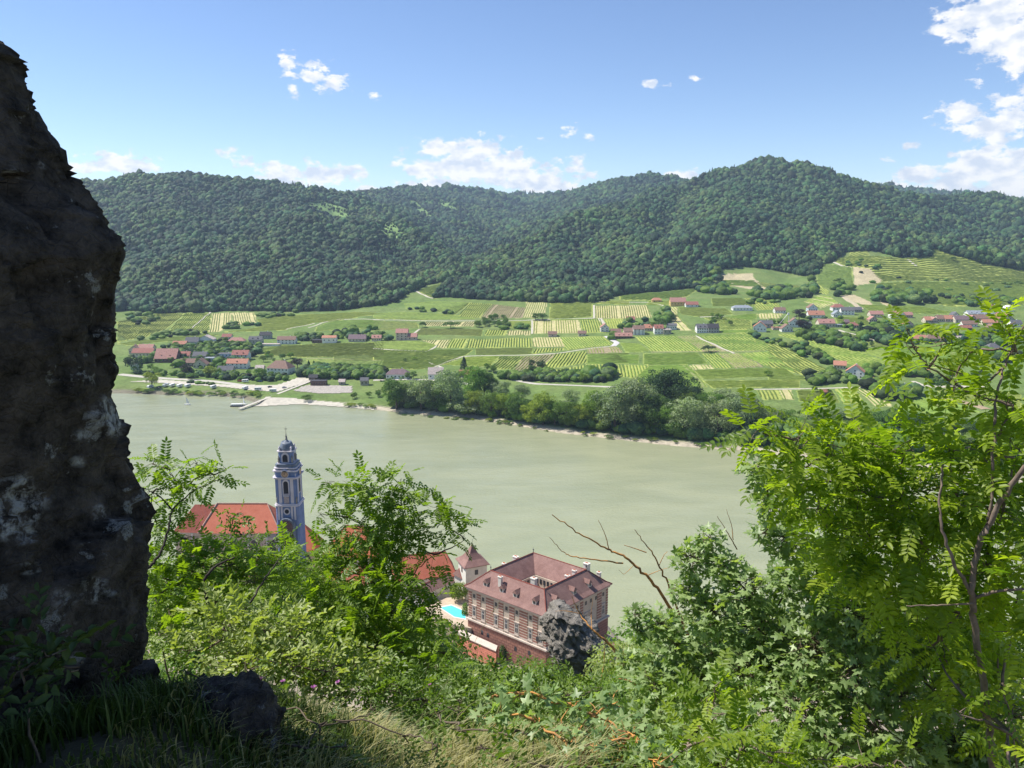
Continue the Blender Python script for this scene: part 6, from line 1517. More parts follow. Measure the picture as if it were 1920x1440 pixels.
def cutbox(mb, h, c, z0, z1, z_taper=1.0):      # square with chamfered corners
    P = [(h, -c), (h, c), (c, h), (-c, h), (-h, c), (-h, -c), (-c, -h), (c, -h)]; n = 8
    return mb.add([(x, y, z0) for x, y in P] + [(x * z_taper, y * z_taper, z1) for x, y in P], [tuple(range(n))[::-1], tuple(range(n, 2*n))] + [(i, (i+1) % n, (i+1) % n + n, i + n) for i in range(n)])
cutbox(MB(), 4.5, 3.9, 8, Z['low'] - .3).build('lower_stage', BLUE, tw)
cutbox(MB(), HWD, 3.4, Z['low'] + .3, Z['c1']).build('main_stage', BLUE, tw)
for z0, z1, h in ((Z['low'] - .5, Z['low'] - .1, 4.95), (Z['low'] - .1, Z['low'] + .35, 4.7), (Z['c1'], Z['c1'] + .45, 4.6), (Z['c1'] + .45, Z['c1'] + .8, 5.1)): cutbox(MB(), h, h - .9, z0, z1).build('cornice', LAV, tw)
cutbox(MB(), 4.3, 3.5, Z['c1'] + .8, Z['c2'] + .2).build('clock_stage', BLUE, tw)
for z0, z1, h in ((Z['c2'] + .2, Z['c2'] + .7, 4.9), (Z['c2'] + 1.2, Z['c2'] + 1.6, 4.5)): cutbox(MB(), h, h - .9, z0, z1).build('cornice', LAV, tw)
cutbox(MB(), 4.0, 3.1, Z['c2'] + .7, Z['bel']).build('attic', LEAD, tw)
cutbox(MB(), 2.9, 2.0, Z['bel'], Z['belt']).build('belfry', BLUE, tw)
for z0, z1, h in ((Z['belt'], Z['belt'] + .4, 3.3), (Z['bel'] - .1, Z['bel'] + .25, 3.4)): cutbox(MB(), h, h - .9, z0, z1).build('cornice', LAV, tw)
MB().lathe([(3.1, Z['belt'] + .4), (2.9, Z['belt'] + 1.2), (2.3, Z['belt'] + 2.6), (1.9, Z['belt'] + 3.4), (1.5, Z['cup'] - .6), (.7, Z['cup']), (.55, Z['cup'] + .3)], 12, (0, 0)).build('cupola', LEAD, tw, smooth=True)
MB().lathe([(.45, Z['cup'] + .2), (.5, Z['cup'] + .8), (.32, Z['cup'] + 1.3), (.42, Z['cup'] + 1.9), (.2, Z['lan']), (.05, Z['lan'] + .5)], 8).build('finial_group', STA, tw)
MB().tube([(0, 0, Z['lan']), (0, 0, Z['top'])], [.09, .05]).box(-.55, .55, -.05, .05, Z['top'] - 1.0, Z['top'] - .85).lathe([(.01, Z['lan'] + .6), (.25, Z['lan'] + .85), (.01, Z['lan'] + 1.1)], 8).build('cross', MATS['finial_metal'], tw)
def arch(mb, w, z0, z1, y0, y1, rot=0, xo=0):
    pr = [(w * cos(a), z1 - w + w * sin(a)) for a in np.linspace(0, pi, 10)] + [(-w, z0), (w, z0)]; n = len(pr)
    f = (lambda u, y, v: (xo + u, y, v)) if rot == 0 else (lambda u, y, v: (-y, u, v)) if rot == 1 else (lambda u, y, v: (y, u, v))
    return mb.add([f(u, y0, v) for u, v in pr] + [f(u, y1, v) for u, v in pr], [tuple(range(n)), tuple(range(2*n-1, n-1, -1))] + [(i, i+n, (i+1) % n + n, (i+1) % n) for i in range(n)])
for rot in (0, 1, 2):
    sgn = 1
    arch(MB(), 1.35, Z['wb'] - .4, Z['wt'] + .6, -HWD - .14, -HWD + .2, rot).build('window_surround', LAV, tw)
    arch(MB(), .92, Z['wb'], Z['wt'], -HWD - .2, -HWD + .2, rot).build('bell_window', plain('dark_opening', (.02, .02, .03), .6, .05), tw)
    arch(MB(), 1.5, Z['bel'] + .5, Z['belt'] - .1, -3.05, -2.7, rot).build('belfry_surround', LAV, tw)
    arch(MB(), 1.0, Z['bel'] + .7, Z['belt'] - .9, -3.12, -2.7, rot).build('belfry_opening', MATS['dark_opening'], tw)
    for x in (-2.35, 2.35):
        mb = MB()
        (mb.box(x-.62, x+.62, -HWD-.12, -HWD+.1, Z['low']+.35, Z['c1']) if rot == 0 else mb.box(HWD-.1, HWD+.12, x-.62, x+.62, Z['low']+.35, Z['c1']) if rot == 1 else mb.box(-HWD-.12, -HWD+.1, x-.62, x+.62, Z['low']+.35, Z['c1'])); mb.build('pilaster', LAV, tw)
    for x in (-3.3, 3.3):
        mb = MB()
        (mb.box(x-.26, x+.26, -HWD-.2, -HWD+.1, Z['low']+.35, Z['c1']) if rot == 0 else mb.box(HWD-.1, HWD+.2, x-.26, x+.26, Z['low']+.35, Z['c1']) if rot == 1 else mb.box(-HWD-.2, -HWD+.1, x-.26, x+.26, Z['low']+.35, Z['c1'])); mb.build('corner_strip', BLUE, tw)
    zc_ = Z['clock']
    def disc(r, y0, y1, mat, nm):
        n = 20; pts = [(r * cos(2*pi*k/n), zc_ + r * sin(2*pi*k/n)) for k in range(n)]
        f = (lambda u, y, v: (u, y, v)) if rot == 0 else (lambda u, y, v: (-y, u, v)) if rot == 1 else (lambda u, y, v: (y, u, v))
        return MB().add([f(u, y0, v) for u, v in pts] + [f(u, y1, v) for u, v in pts], [tuple(range(n)), tuple(range(2*n-1, n-1, -1))] + [(i, i+n, (i+1) % n + n, (i+1) % n) for i in range(n)]).build(nm, mat, tw)
    disc(1.75, -4.75, -4.1, BLUE, 'clock_ring'); disc(1.5, -4.85, -4.3, LAV, 'clock_rim')
    cf = disc(1.32, -4.9, -4.4, GOLD, 'clock_face')
    if rot == 0:
        hm_ = MB()
        for k in range(12):
            a = k * pi / 6; hm_.box(1.08*sin(a)-.09, 1.08*sin(a)+.09, -4.95, -4.9, zc_+1.08*cos(a)-.15, zc_+1.08*cos(a)+.15)
        hm_.build('hour_marks', MATS['dark_opening'], cf)
        MB().tube([(0, -4.98, zc_), (.35, -4.98, zc_ + .95)], .06).tube([(0, -4.98, zc_), (-.55, -4.98, zc_ + .2)], .07).build('clock_hand', MATS['dark_opening'], cf)
        MB().box(-1.0, 1.0, -HWD-.2, -HWD, Z['wb'] - 3.6, Z['wb'] - .9).build('relief_panel', plain('relief_stone', (.45, .38, .38), .8, .3, 3, bump=.1), tw)
        bb = MB()
        for k in range(7): bb.lathe([(.08, Z['wb']-.5), (.13, Z['wb']-.2), (.07, Z['wb']+.3)], 6, (-.9 + k*.3, -HWD-.45))
        bb.box(-1.15, 1.15, -HWD-.65, -HWD, Z['wb']-.7, Z['wb']-.5).box(-1.15, 1.15, -HWD-.55, -HWD-.35, Z['wb']+.3, Z['wb']+.42); bb.build('balustrade', LAV, tw)
        n = 16; zo = Z['oc']
        for r, y, mt, nm in ((1.35, -4.66, LAV, 'oculus_frame'), (.82, -4.74, MATS['dark_opening'], 'oculus')):
            pts = [(r * cos(2*pi*k/n), zo + r * sin(2*pi*k/n)) for k in range(n)]; MB().add([(u, y, v) for u, v in pts] + [(u, -4.3, v) for u, v in pts], [tuple(range(n)), tuple(range(2*n-1, n-1, -1))] + [(i, i+n, (i+1) % n + n, (i+1) % n) for i in range(n)]).build(nm, mt, tw)
        for x in (-3.2, -2.0, 2.0, 3.2): MB().box(x-.35, x+.35, -4.72, -4.4, Z['arch1'] - .5, Z['low'] - .5).build('lower_pilaster', LAV, tw)
        arch(MB(), 3.2, Z['base'], Z['arch1'] + .6, -6.8, -4.4, 0).build('portal_hood', LEAD, tw); arch(MB(), 2.6, Z['base'], Z['arch1'], -6.9, -4.4, 0).build('portal_niche', plain('brown_niche', (.14, .09, .08), .9, .2), tw)
for z0, r, hgt in ((Z['bel'] + .1, 3.35, 3.0), (Z['low'] + .4, 4.75, 2.6), (Z['belt'] + .4, 2.9, 1.7), (Z['c1'] + .8, 4.7, 1.6)):
    for k in range(4):
        a = pi / 4 + k * pi / 2; c = (r * 1.12 * cos(a), r * 1.12 * sin(a))
        MB().lathe([(.5, z0 - .4), (.5, z0), (.3, z0 + .1), (.42, z0 + hgt * .25), (.36, z0 + hgt * .5), (.45, z0 + hgt * .68), (.16, z0 + hgt * .8), (.24, z0 + hgt * .9), (.02, z0 + hgt)], 7, c).tube([(c[0], c[1], z0 + hgt * .65), (c[0] + .5 * cos(a + .9), c[1] + .5 * sin(a + .9), z0 + hgt * .85)], .1, 4).build('statue', STA if hgt > 2 else LAV, tw)

# grey crag in front of the palace
def crag(name, c, r, seed, mat, label, cat='rock', sub=5, squash=1, amp=.55, parent=None):
    import bmesh
    bm = bmesh.new(); bmesh.ops.create_icosphere(bm, subdivisions=sub, radius=1); v = np.array([tuple(q.co) for q in bm.verts]); f = np.array([[q.index for q in p.verts] for p in bm.faces]); bm.free()
    n1_ = fbm3(v * 1.3 + seed, 3, seed) - .5; n2_ = np.abs(fbm3(v * np.array([3, 3, 5.5]) + seed * 3, 4, seed + 5) - .5); n3_ = fbm3(v * 14 + seed, 3, seed + 9) - .5
    rr = 1 + n1_ * amp * 1.6 - n2_ * amp * 1.1 + n3_ * .10
    v = v * (rr + facets(v * np.array([1, 1, 1.3]), .42, seed, .9) * .16)[:, None] * np.array(r); o = link(name, np_mesh(name, v + np.array(c), f, mat), parent)
    return tag(o, label, cat) if label else o
def rockmat(name, c, c2, lich, sc=1.0, lsc=1.0, lthr=.60, bump=.05):
    m, nt, b = newmat(name); tcn = N(nt, 'ShaderNodeTexCoord')
    n1_ = N(nt, 'ShaderNodeTexNoise', {'Vector': tcn.outputs['Object'], 'Scale': 1.6 * sc, 'Detail': 10, 'Roughness': .72}); n2_ = N(nt, 'ShaderNodeTexNoise', {'Vector': tcn.outputs['Object'], 'Scale': 1.35 * lsc, 'Detail': 7, 'Roughness': .62, 'Distortion': .3})
    mr1 = N(nt, 'ShaderNodeMapRange', {'Value': n1_.outputs['Fac'], 'From Min': .35, 'From Max': .65}); base = mixc(nt, mr1.outputs[0], c, c2)
    mr2 = N(nt, 'ShaderNodeMapRange', {'Value': n2_.outputs['Fac'], 'From Min': lthr, 'From Max': lthr + .035}); gr = N(nt, 'ShaderNodeTexNoise', {'Vector': tcn.outputs['Object'], 'Scale': 38 * sc, 'Detail': 4}); g2 = N(nt, 'ShaderNodeMapRange', {'Value': gr.outputs['Fac'], 'From Min': .35, 'From Max': .5})
    lf = N(nt, 'ShaderNodeMath', {0: mr2.outputs[0], 1: g2.outputs[0]}, operation='MULTIPLY')
    nt.links.new(mixc(nt, lf.outputs[0], base, lich), b.inputs['Base Color']); b.inputs['Roughness'].default_value = .92; b.inputs['Specular IOR Level'].default_value = .2
    vo_ = N(nt, 'ShaderNodeTexVoronoi', {'Vector': tcn.outputs['Object'], 'Scale': 5 * sc}, feature='DISTANCE_TO_EDGE'); vv = N(nt, 'ShaderNodeMapRange', {'Value': vo_.outputs['Distance'], 'From Max': .12}); hsum = N(nt, 'ShaderNodeMath', {0: vv.outputs[0], 1: .12, 2: n1_.outputs['Fac']}, operation='MULTIPLY_ADD')
    bp = N(nt, 'ShaderNodeBump', {'Height': hsum.outputs[0], 'Distance': bump * 3, 'Strength': .9}); nt.links.new(bp.outputs[0], b.inputs['Normal']); return m
CRAG = rockmat('grey_crag', (.12, .11, .095), (.32, .29, .25), (.38, .35, .30), .9, 1.2, .6, .10)
def outcrop(name, base_px, Y, poly, mat, label):
    # stacked slabs of tilted, fractured rock: outline heights give the width at each level
    rs = np.random.RandomState(5); nv_, nu_ = 150, 160; V = []
    pys = np.array([p[0] for p in poly], float); L = np.array([p[1] for p in poly], float); Rr = np.array([p[2] for p in poly], float)
    for i in range(nv_):
        py = pys[0] + (pys[-1] - pys[0]) * i / (nv_ - 1); l = PY(float(np.interp(py, pys, L)), py, Y); r = PY(float(np.interp(py, pys, Rr)), py, Y)
        c = (l + r) / 2; rx = (r[0] - l[0]) / 2; th = np.linspace(0, 2*pi, nu_, endpoint=False); sq_ = 1 / np.maximum(np.abs(np.cos(th)), np.abs(np.sin(th))) ** .45
        V.append(np.stack([c[0] + np.cos(th) * rx * sq_ * .93, c[1] + .15 * rx * (i / nv_) * -4 + np.sin(th) * (rx * .5 + 1.4) * sq_, np.full(nu_, c[2])], -1))
    V = np.array(V); cen = V.mean(1, keepdims=True); dr = V - cen; dr[..., 2] = 0; dr /= np.linalg.norm(dr, axis=2, keepdims=True) + 1e-6; P0 = V.reshape(-1, 3)
    sl_ = P0 @ np.array([[.55, .2, .75], [0, 1, .2], [-.75, 0, .5]]) 
    q1 = fbm3(sl_ * np.array([.35, .7, 1.5]), 4, 3); st_ = (np.floor(q1 * 14) / 14 - q1) * 2.6; q2 = (fbm3(sl_ * np.array([.8, 1.5, 3.5]), 4, 7) - .5) * 1.1
    V2_ = P0 + dr.reshape(-1, 3) * (st_ * .6 + q2 * .7 + facets(sl_, 1.5, 4, .9) * .8 + facets(sl_, .55, 6, .9) * .25)[:, None]; V2_[:, 2] += (fbm3(P0 * .8, 3, 9) - .5) * .8
    top = V2_[:nu_].mean(0) + np.array([0, 0, .2]); V2_ = np.vstack([V2_, top]); ii = np.arange(nv_ * nu_).reshape(nv_, nu_); jj = np.roll(ii, -1, 1)
    F = np.stack([ii[:-1], ii[1:], jj[1:], jj[:-1]], -1).reshape(-1, 4); F = np.vstack([np.column_stack([F[:, 0], F[:, 1], F[:, 2]]), np.column_stack([F[:, 0], F[:, 2], F[:, 3]]), np.column_stack([ii[0], jj[0], np.full(nu_, nv_ * nu_)])])
    return tag(link(name, np_mesh(name, V2_, F, mat)), label, 'rock')
outcrop('rock_outcrop', None, 72, [(1140, 1038, 1052), (1150, 1024, 1072), (1165, 1018, 1092), (1185, 1022, 1122), (1205, 1032, 1140), (1230, 1050, 1148), (1260, 1062, 1150), (1300, 1060, 1160)], CRAG, 'jagged grey rock outcrop in front of the palace corner')
# ------------------------------------------------------------------ near rock wall
ROCK = rockmat('dark_rock', (.012, .011, .010), (.135, .112, .092), (.30, .30, .28), 7, 6, .61, .022)
def add_lichen(m_, col_):
    nt_ = m_.node_tree; b_ = nt_.nodes['Principled BSDF']; src = b_.inputs['Base Color'].links[0].from_socket
    at_ = N(nt_, 'ShaderNodeAttribute', attribute_name='cover'); tc_n = N(nt_, 'ShaderNodeTexCoord'); n_ = N(nt_, 'ShaderNodeTexNoise', {'Vector': tc_n.outputs['Object'], 'Scale': 26, 'Detail': 6, 'Roughness': .7})
    f_ = N(nt_, 'ShaderNodeMapRange', {'Value': n_.outputs['Fac'], 'From Min': .44, 'From Max': .58}); mm = N(nt_, 'ShaderNodeMath', {0: at_.outputs['Fac'], 1: f_.outputs[0]}, operation='MULTIPLY')
    nt_.links.new(mixc(nt_, mm.outputs[0], src, col_), b_.inputs['Base Color'])
add_lichen(ROCK, (.46, .46, .44))
SIL = [(-900,-700),(-500,-420),(-260,-180),(-60,20),(0,92),(30,110),(58,140),(72,200),(110,262),(150,325),(172,368),(205,412),(232,470),(230,530),(241,590),(244,650),(239,720),(244,800),(237,860),(256,920),(268,985),(273,1050),(281,1105),(276,1180),(262,1250),(300,1400),(330,1560)]
sy = np.array([p[1] for p in SIL], float); sx = np.array([p[0] for p in SIL], float)
nv, nu = 420, 300; YR = 2.35
V = []
for i in range(nv):
    t = i / (nv - 1); py = -700 + 2260 * t; px = float(np.interp(py, sy, sx)) - 12
    p = PY(px, py, YR); a = math.atan2(p[0], p[1]); n_ = np.array([cos(a), -sin(a)]); tt = np.array([sin(a), cos(a)])
    sh = min(1, max(.05, (py + 700) / 500)) ** .5
    rx, ry = 1.75 * sh, .72 * sh
    th = np.linspace(0, 2 * pi, nu, endpoint=False)
    c = p[:2] - n_ * rx
    xy = c + np.outer(np.cos(th) * rx, n_) + np.outer(np.sin(th) * ry, tt)
    V.append(np.column_stack([xy, np.full(nu, p[2])]))
V = np.array(V); cen = V.mean(1, keepdims=True); dr = V - cen; dr[..., 2] = 0; dr /= np.linalg.norm(dr, axis=2, keepdims=True)
P_ = V.reshape(-1, 3); sl = P_ @ np.array([[1, .25, .45], [-.2, 1, .1], [-.5, .1, .9]])
d1 = (fbm3(P_ * 1.9, 3, 61) - .5) * .13; ridge_ = 1 - np.abs(fbm3(sl * np.array([2.4, 2.4, 3.6]), 4, 63) - .5) * 4; d2_ = -np.clip(ridge_, .5, 1) * .07 + .035
d3 = (fbm3(P_ * 8, 4, 65) - .5) * .11; d4 = (fbm3(P_ * 30, 3, 67) - .5) * .024
q_ = fbm3(sl * np.array([3.2, 3.2, 6]), 2, 69); d5 = (np.floor(q_ * 11) / 11 - q_ + .045) * .30
d6 = facets(sl * np.array([1.2, 1.2, .5]), .34, 3, 1.3) * .055 + facets(sl * np.array([1, 1, .6]), .12, 8, 1.3) * .02
disp = (d1 + d2_ * .6 + d3 * .35 + d4 * .6 + d5 * .4 + d6).reshape(nv, nu, 1)
V2 = (V + dr * disp).reshape(-1, 3)
ii = np.arange(nv * nu).reshape(nv, nu); jj = np.roll(ii, -1, axis=1)
lx, ly = to_px(V2[:, 0], V2[:, 1], V2[:, 2]); lich = np.zeros(len(V2)); nl_ = fbm3(V2 * 7, 4, 71)
for (cx, cy, rx_, ry_) in [(28,935,60,66),(195,772,36,30),(150,818,34,26),(112,1120,34,34),(173,1100,24,26),(228,1062,30,16),(60,1066,14,16),(146,864,20,16),(50,1000,20,20),(205,800,30,22),(40,340,22,30),(120,1180,30,20),(75,310,16,14),(215,1110,14,18),(190,965,10,16),(230,640,14,24),(20,560,20,12),(140,1230,26,14)]:
    lich = np.maximum(lich, 1.25 - np.hypot((lx - cx) / rx_, (ly - cy) / ry_) + (nl_ - .5) * 2.6)
lich = np.clip((lich - .42) * 3, 0, 1) * (V2[:, 1] < YR + .2)
tag(link('rock_wall', np_mesh('rock_wall', V2, np.stack([ii[:-1], ii[1:], jj[1:], jj[:-1]], -1).reshape(-1, 4), ROCK, col=np.stack([lich] * 3, -1))), 'towering dark rock with grey lichen patches rising beside the viewpoint', 'rock')
for (px, py, Y, r, sd, lab) in [(420, 1345, 2.1, (.16, .2, .15), 17, 'dark rounded boulder in the shade beside the sunny grass'), (330, 1345, 2.25, (.16, .16, .12), 8, 'dark lichened boulder behind the shaded grass at the foot of the rock wall'), (440, 1440, 2.0, (.13, .12, .07), 11, 'low grey stone with a sunlit edge at the bottom')]:
    c = PY(px, py, Y); crag('boulder', (c[0], c[1], c[2] - r[2] * .35), r, sd, ROCK, lab, 'rock', 5, amp=.35)
c = PY(665, 1415, 2.15); crag('pebble', (c[0], c[1], NZ(c[0], c[1]) + .035), (.026, .018, .016), 21, plain('pale_stone', (.45, .42, .36), .9, .1, 20), 'small pale stone lying in the grass', 'stone', 4, amp=.9)

# ------------------------------------------------------------------ leaves and twigs of the near plants
def leaflet(o, d, n, L, W, fold=.12):
    o = np.array(o, float); d = np.array(d, float); s = np.cross(n, d); s /= np.linalg.norm(s); n = np.array(n, float)
    up = n * W * fold * 2
    pts = [o, o + d * L * .30 + s * W * .46 + up, o + d * L * .68 + s * W * .44 + up, o + d * L - n * L * .05, o + d * L * .68 - s * W * .44 + up, o + d * L * .30 - s * W * .46 + up, o + d * L * .5]
    return pts, [(0, 6, 1), (1, 6, 2), (2, 6, 3), (3, 6, 4), (4, 6, 5), (5, 6, 0)]
def template(kind, rs):
    V = []; F = []
    def put(pts, fs): b0 = len(V); V.extend(pts); F.extend([tuple(b0 + i for i in f) for f in fs])
    if kind == 'robinia':
        n = 7; L = 1.0
        for k in range(n):
            x = .2 + .72 * k / (n - 1); sag = -.10 * x * x
            for s in (-1, 1):
                ang = s * R(68 + rs.uniform(-9, 9)); d = np.array([cos(ang), sin(ang), rs.uniform(-.25, .12)]); d /= np.linalg.norm(d)
                nn = np.array([rs.uniform(-.3, .3), -s * rs.uniform(-.1, .35), 1]); put(*leaflet((x, 0, sag), d, nn / np.linalg.norm(nn), .25 * rs.uniform(.85, 1.1), .105))
        put(*leaflet((.95, 0, -.10), (1, 0, -.15), (0, 0, 1), .24, .11))
        put([np.array(p) for p in ((0, -.006, 0), (0, .006, 0), (.95, .004, -.10), (.95, -.004, -.10), (.5, .005, -.02), (.5, -.005, -.02))], [(0, 1, 4), (0, 4, 5), (5, 4, 2), (5, 2, 3)])
    elif kind == 'maple':
        tips = [(-2.25, .50), (-1.15, .78), (0, 1.0), (1.15, .78), (2.25, .50)]; ring_ = []
        angs = []
        for i, (a, r) in enumerate(tips):
            angs.append((a - .26, r * .70)); angs.append((a, r)); angs.append((a + .26, r * .70))
            if i < 4: angs.append((a + .56, .38))
        pts = [np.array([0, 0, 0.0])] + [np.array([r * cos(a) * .62 , r * sin(a) * .62, -.10 * r * abs(sin(a * 1.3))]) for a, r in angs]
        put(pts, [(0, i, i + 1) for i in range(1, len(pts) - 1)])
        put([np.array(p) for p in ((0, -.008, 0), (0, .008, 0), (-.5, 0, .05))], [(0, 1, 2)])
    else:                                                  # ovate leaves, a short leafy shoot
        for k in range(5):
            x = .15 + .17 * k; s = 1 if k % 2 else -1; a = s * R(55 + rs.uniform(-15, 15)); d = np.array([cos(a), sin(a), rs.uniform(-.1, .4)]); d /= np.linalg.norm(d)
            put(*leaflet((x, 0, 0), d, np.array([0, 0, 1.0]), .34 * rs.uniform(.8, 1.2), .17, .2))
        put(*leaflet((.9, 0, 0), (1, 0, .2), (0, 0, 1), .3, .15, .2))
    return np.array(V), np.array(F)
def tubes(lines, n=4):
    """many tapering twigs in one mesh: lines = [(points, r0, r1)]"""
    Vs = []; Fs = []; base = 0
    for pts, r0, r1 in lines:
        pts = np.asarray(pts, float); m_ = len(pts); t = np.gradient(pts, axis=0); t /= np.linalg.norm(t, axis=1)[:, None] + 1e-9
        u = np.cross(t, np.array([.13, .29, 1.0])); bad = np.linalg.norm(u, axis=1) < .1; u[bad] = np.cross(t[bad], np.array([1, .1, 0])); u /= np.linalg.norm(u, axis=1)[:, None]; w = np.cross(t, u)
        r = np.linspace(r0, r1, m_)[:, None, None]; a = np.linspace(0, 2*pi, n, endpoint=False)
        ringp = pts[:, None, :] + r * (np.cos(a)[None, :, None] * u[:, None, :] + np.sin(a)[None, :, None] * w[:, None, :])
        Vs.append(ringp.reshape(-1, 3)); ix = base + np.arange(m_ * n).reshape(m_, n); jx = np.roll(ix, -1, 1)
        Fs.append(np.stack([ix[:-1], jx[:-1], jx[1:], ix[1:]], -1).reshape(-1, 4)); base += m_ * n
    return np.concatenate(Vs), np.concatenate(Fs)
def bend(a, b, rs, k=5, wob=.12):
    a = np.asarray(a, float); b = np.asarray(b, float); t = np.linspace(0, 1, k)[:, None]; L = np.linalg.norm(b - a); o = rs.normal(size=3) * L * wob
    return a + (b - a) * t + np.sin(t * pi) * o + np.concatenate([np.zeros((1, 3)), rs.normal(size=(k - 2, 3)) * L * .025, np.zeros((1, 3))])
SUNV = np.array(SUN_DIR)
def plant(name, label, cat, blobs, root, kind, leaf, mat, dens=1.0, seed=0, bark=None, trunk_r=.012, group=None, upw=.75, sun_up=.25):
    """root: world point; blobs: (px, py, radius px, distance, [density])"""
    rs = np.random.RandomState(seed); o = empty(name, root, 0, label, cat, group); root = np.asarray(root, float)
    pos = []; dirs = []; lines = []; tw = []
    B = []
    for bl in blobs:
        px, py, r, Y = bl[:4]; c = PY(px, py, Y); rr = r / FPX * Y * 1.02; B.append((c, rr, bl[4] if len(bl) > 4 else 1))
    order = sorted(range(len(B)), key=lambda i: np.linalg.norm(B[i][0] - root)); nodes = [root]
    for i in order:
        c, rr, dn = B[i]; par = min(nodes, key=lambda p: np.linalg.norm(p - c) + .25 * np.linalg.norm(p - root)); dist = np.linalg.norm(c - par)
        lines.append((bend(par, c, rs, 7, .06), min(trunk_r, .004 + .012 * dist), .0025)); nodes.append(c)
        n = max(6, int(dens * dn * 26 * (rr / leaf) ** 2))
        d = rs.normal(size=(n, 3)); d /= np.linalg.norm(d, axis=1)[:, None]; rad = rr * rs.uniform(.15, 1, n) ** .55
        p = c + d * rad[:, None] * np.array([1, 1, .9]); pos.append(p); dd = d * .8 + rs.normal(size=(n, 3)) * .55; dd[:, 2] -= .15; dirs.append(dd)
        nt_ = max(4, n // 5)
        for k in range(nt_):
            e1 = p[rs.randint(n)]; lines.append((bend(c + rs.normal(size=3) * rr * .15, e1, rs, 4, .1), .0022, .001))
    pos = np.concatenate(pos); dirs = np.concatenate(dirs); n = len(pos); dirs /= np.linalg.norm(dirs, axis=1)[:, None]
    up = rs.normal(size=(n, 3)) * (1 - upw) + np.array([0, 0, upw]) + SUNV * sun_up; up -= (up * dirs).sum(1)[:, None] * dirs; up /= np.linalg.norm(up, axis=1)[:, None]
    side = np.cross(up, dirs); size = leaf * rs.uniform(.65, 1.2, n); VV = []; FF = []; VA = []; base = 0
    nvar = 5; which = rs.randint(0, nvar, n)
    for k in range(nvar):
        T, Fk = template(kind, rs); sel = which == k; m_ = int(sel.sum())
        if not m_: continue
        W = pos[sel][:, None, :] + size[sel][:, None, None] * (T[None, :, 0:1] * dirs[sel][:, None, :] + T[None, :, 1:2] * side[sel][:, None, :] + T[None, :, 2:3] * up[sel][:, None, :])
        VV.append(W.reshape(-1, 3)); FF.append((Fk[None] + base + (np.arange(m_) * len(T))[:, None, None]).reshape(-1, 3)); base += m_ * len(T)
        lv = np.clip(rs.beta(2, 2, m_) , 0, 1); VA.append(np.clip(np.repeat(lv, len(Fk)) + rs.uniform(-.08, .08, m_ * len(Fk)), 0, 1))
    VV = np.concatenate(VV) - root
    link('foliage', np_mesh('foliage', VV, np.concatenate(FF), mat, var=np.concatenate(VA)), o)
    TV, TF = tubes(lines); link('branches', np_mesh('branches', TV - root, TF, bark or TWIG), o)
    print(name, n, len(VV)); return o
TWIG = plain('twig_bark', (.13, .10, .07), .9, .2, 30); STEM = plain('grey_brown_bark', (.20, .15, .12), .9, .25, 25)
ORB = plain('lichen_orange_bark', (.60, .28, .07), .9, .25, 20, c2=(.20, .12, .07))
ROB = foliage('robinia_leaves', (.09, .175, .02), (.36, .46, .05), .58, .42, .35, (1.65, 1.75, .4), .1)
ROB2 = foliage('robinia_leaves_far', (.085, .155, .016), (.24, .33, .04), .48, .42, .4, (1.8, 1.9, .4), .1)
MAP = foliage('maple_leaves', (.11, .19, .055), (.38, .48, .21), .42, .42, .45, (1.6, 1.7, .5), .1)
OVA = foliage('ovate_leaves', (.15, .21, .045), (.33, .38, .13), .38, .45, .4, (1.6, 1.7, .5), .1)
DKL = foliage('hawthorn_leaves', (.06, .11, .018), (.15, .23, .04), .4, .45, .4, (1.6, 1.7, .4), .1)
BUS = foliage('slope_leaves', (.07, .13, .018), (.18, .27, .04), .4, .5, .35, (1.6, 1.7, .4), .25)

def stems(parent, paths, mat, name='stem', n=7):
    for path, r0, r1 in paths:
        P = np.array([PY(*p) for p in path]); t = np.linspace(0, 1, len(P)); tt = np.linspace(0, 1, len(P) * 6); Q_ = np.stack([np.interp(tt, t, P[:, k]) for k in range(3)], -1)
        rs = np.random.RandomState(int(abs(path[0][0]))); k_ = np.array([.25, .5, .25])
        for _ in range(3): Q_[1:-1] = (Q_[:-2] + 2 * Q_[1:-1] + Q_[2:]) / 4
        L = np.linalg.norm(P[-1] - P[0]); Q_[1:-1] += rs.normal(size=(len(Q_) - 2, 3)) * min(.004, L * .004)
        TV, TF = tubes([(Q_, r0, r1)], n); link(name, np_mesh(name, TV - np.array(parent.location), TF, mat), parent)
GRN0 = foliage('weed_leaves', (.06, .11, .02), (.16, .24, .05), .35, .5, .35, (1.5, 1.6, .5), .05)
def pw(px, py, Y): return PY(px, py, Y)
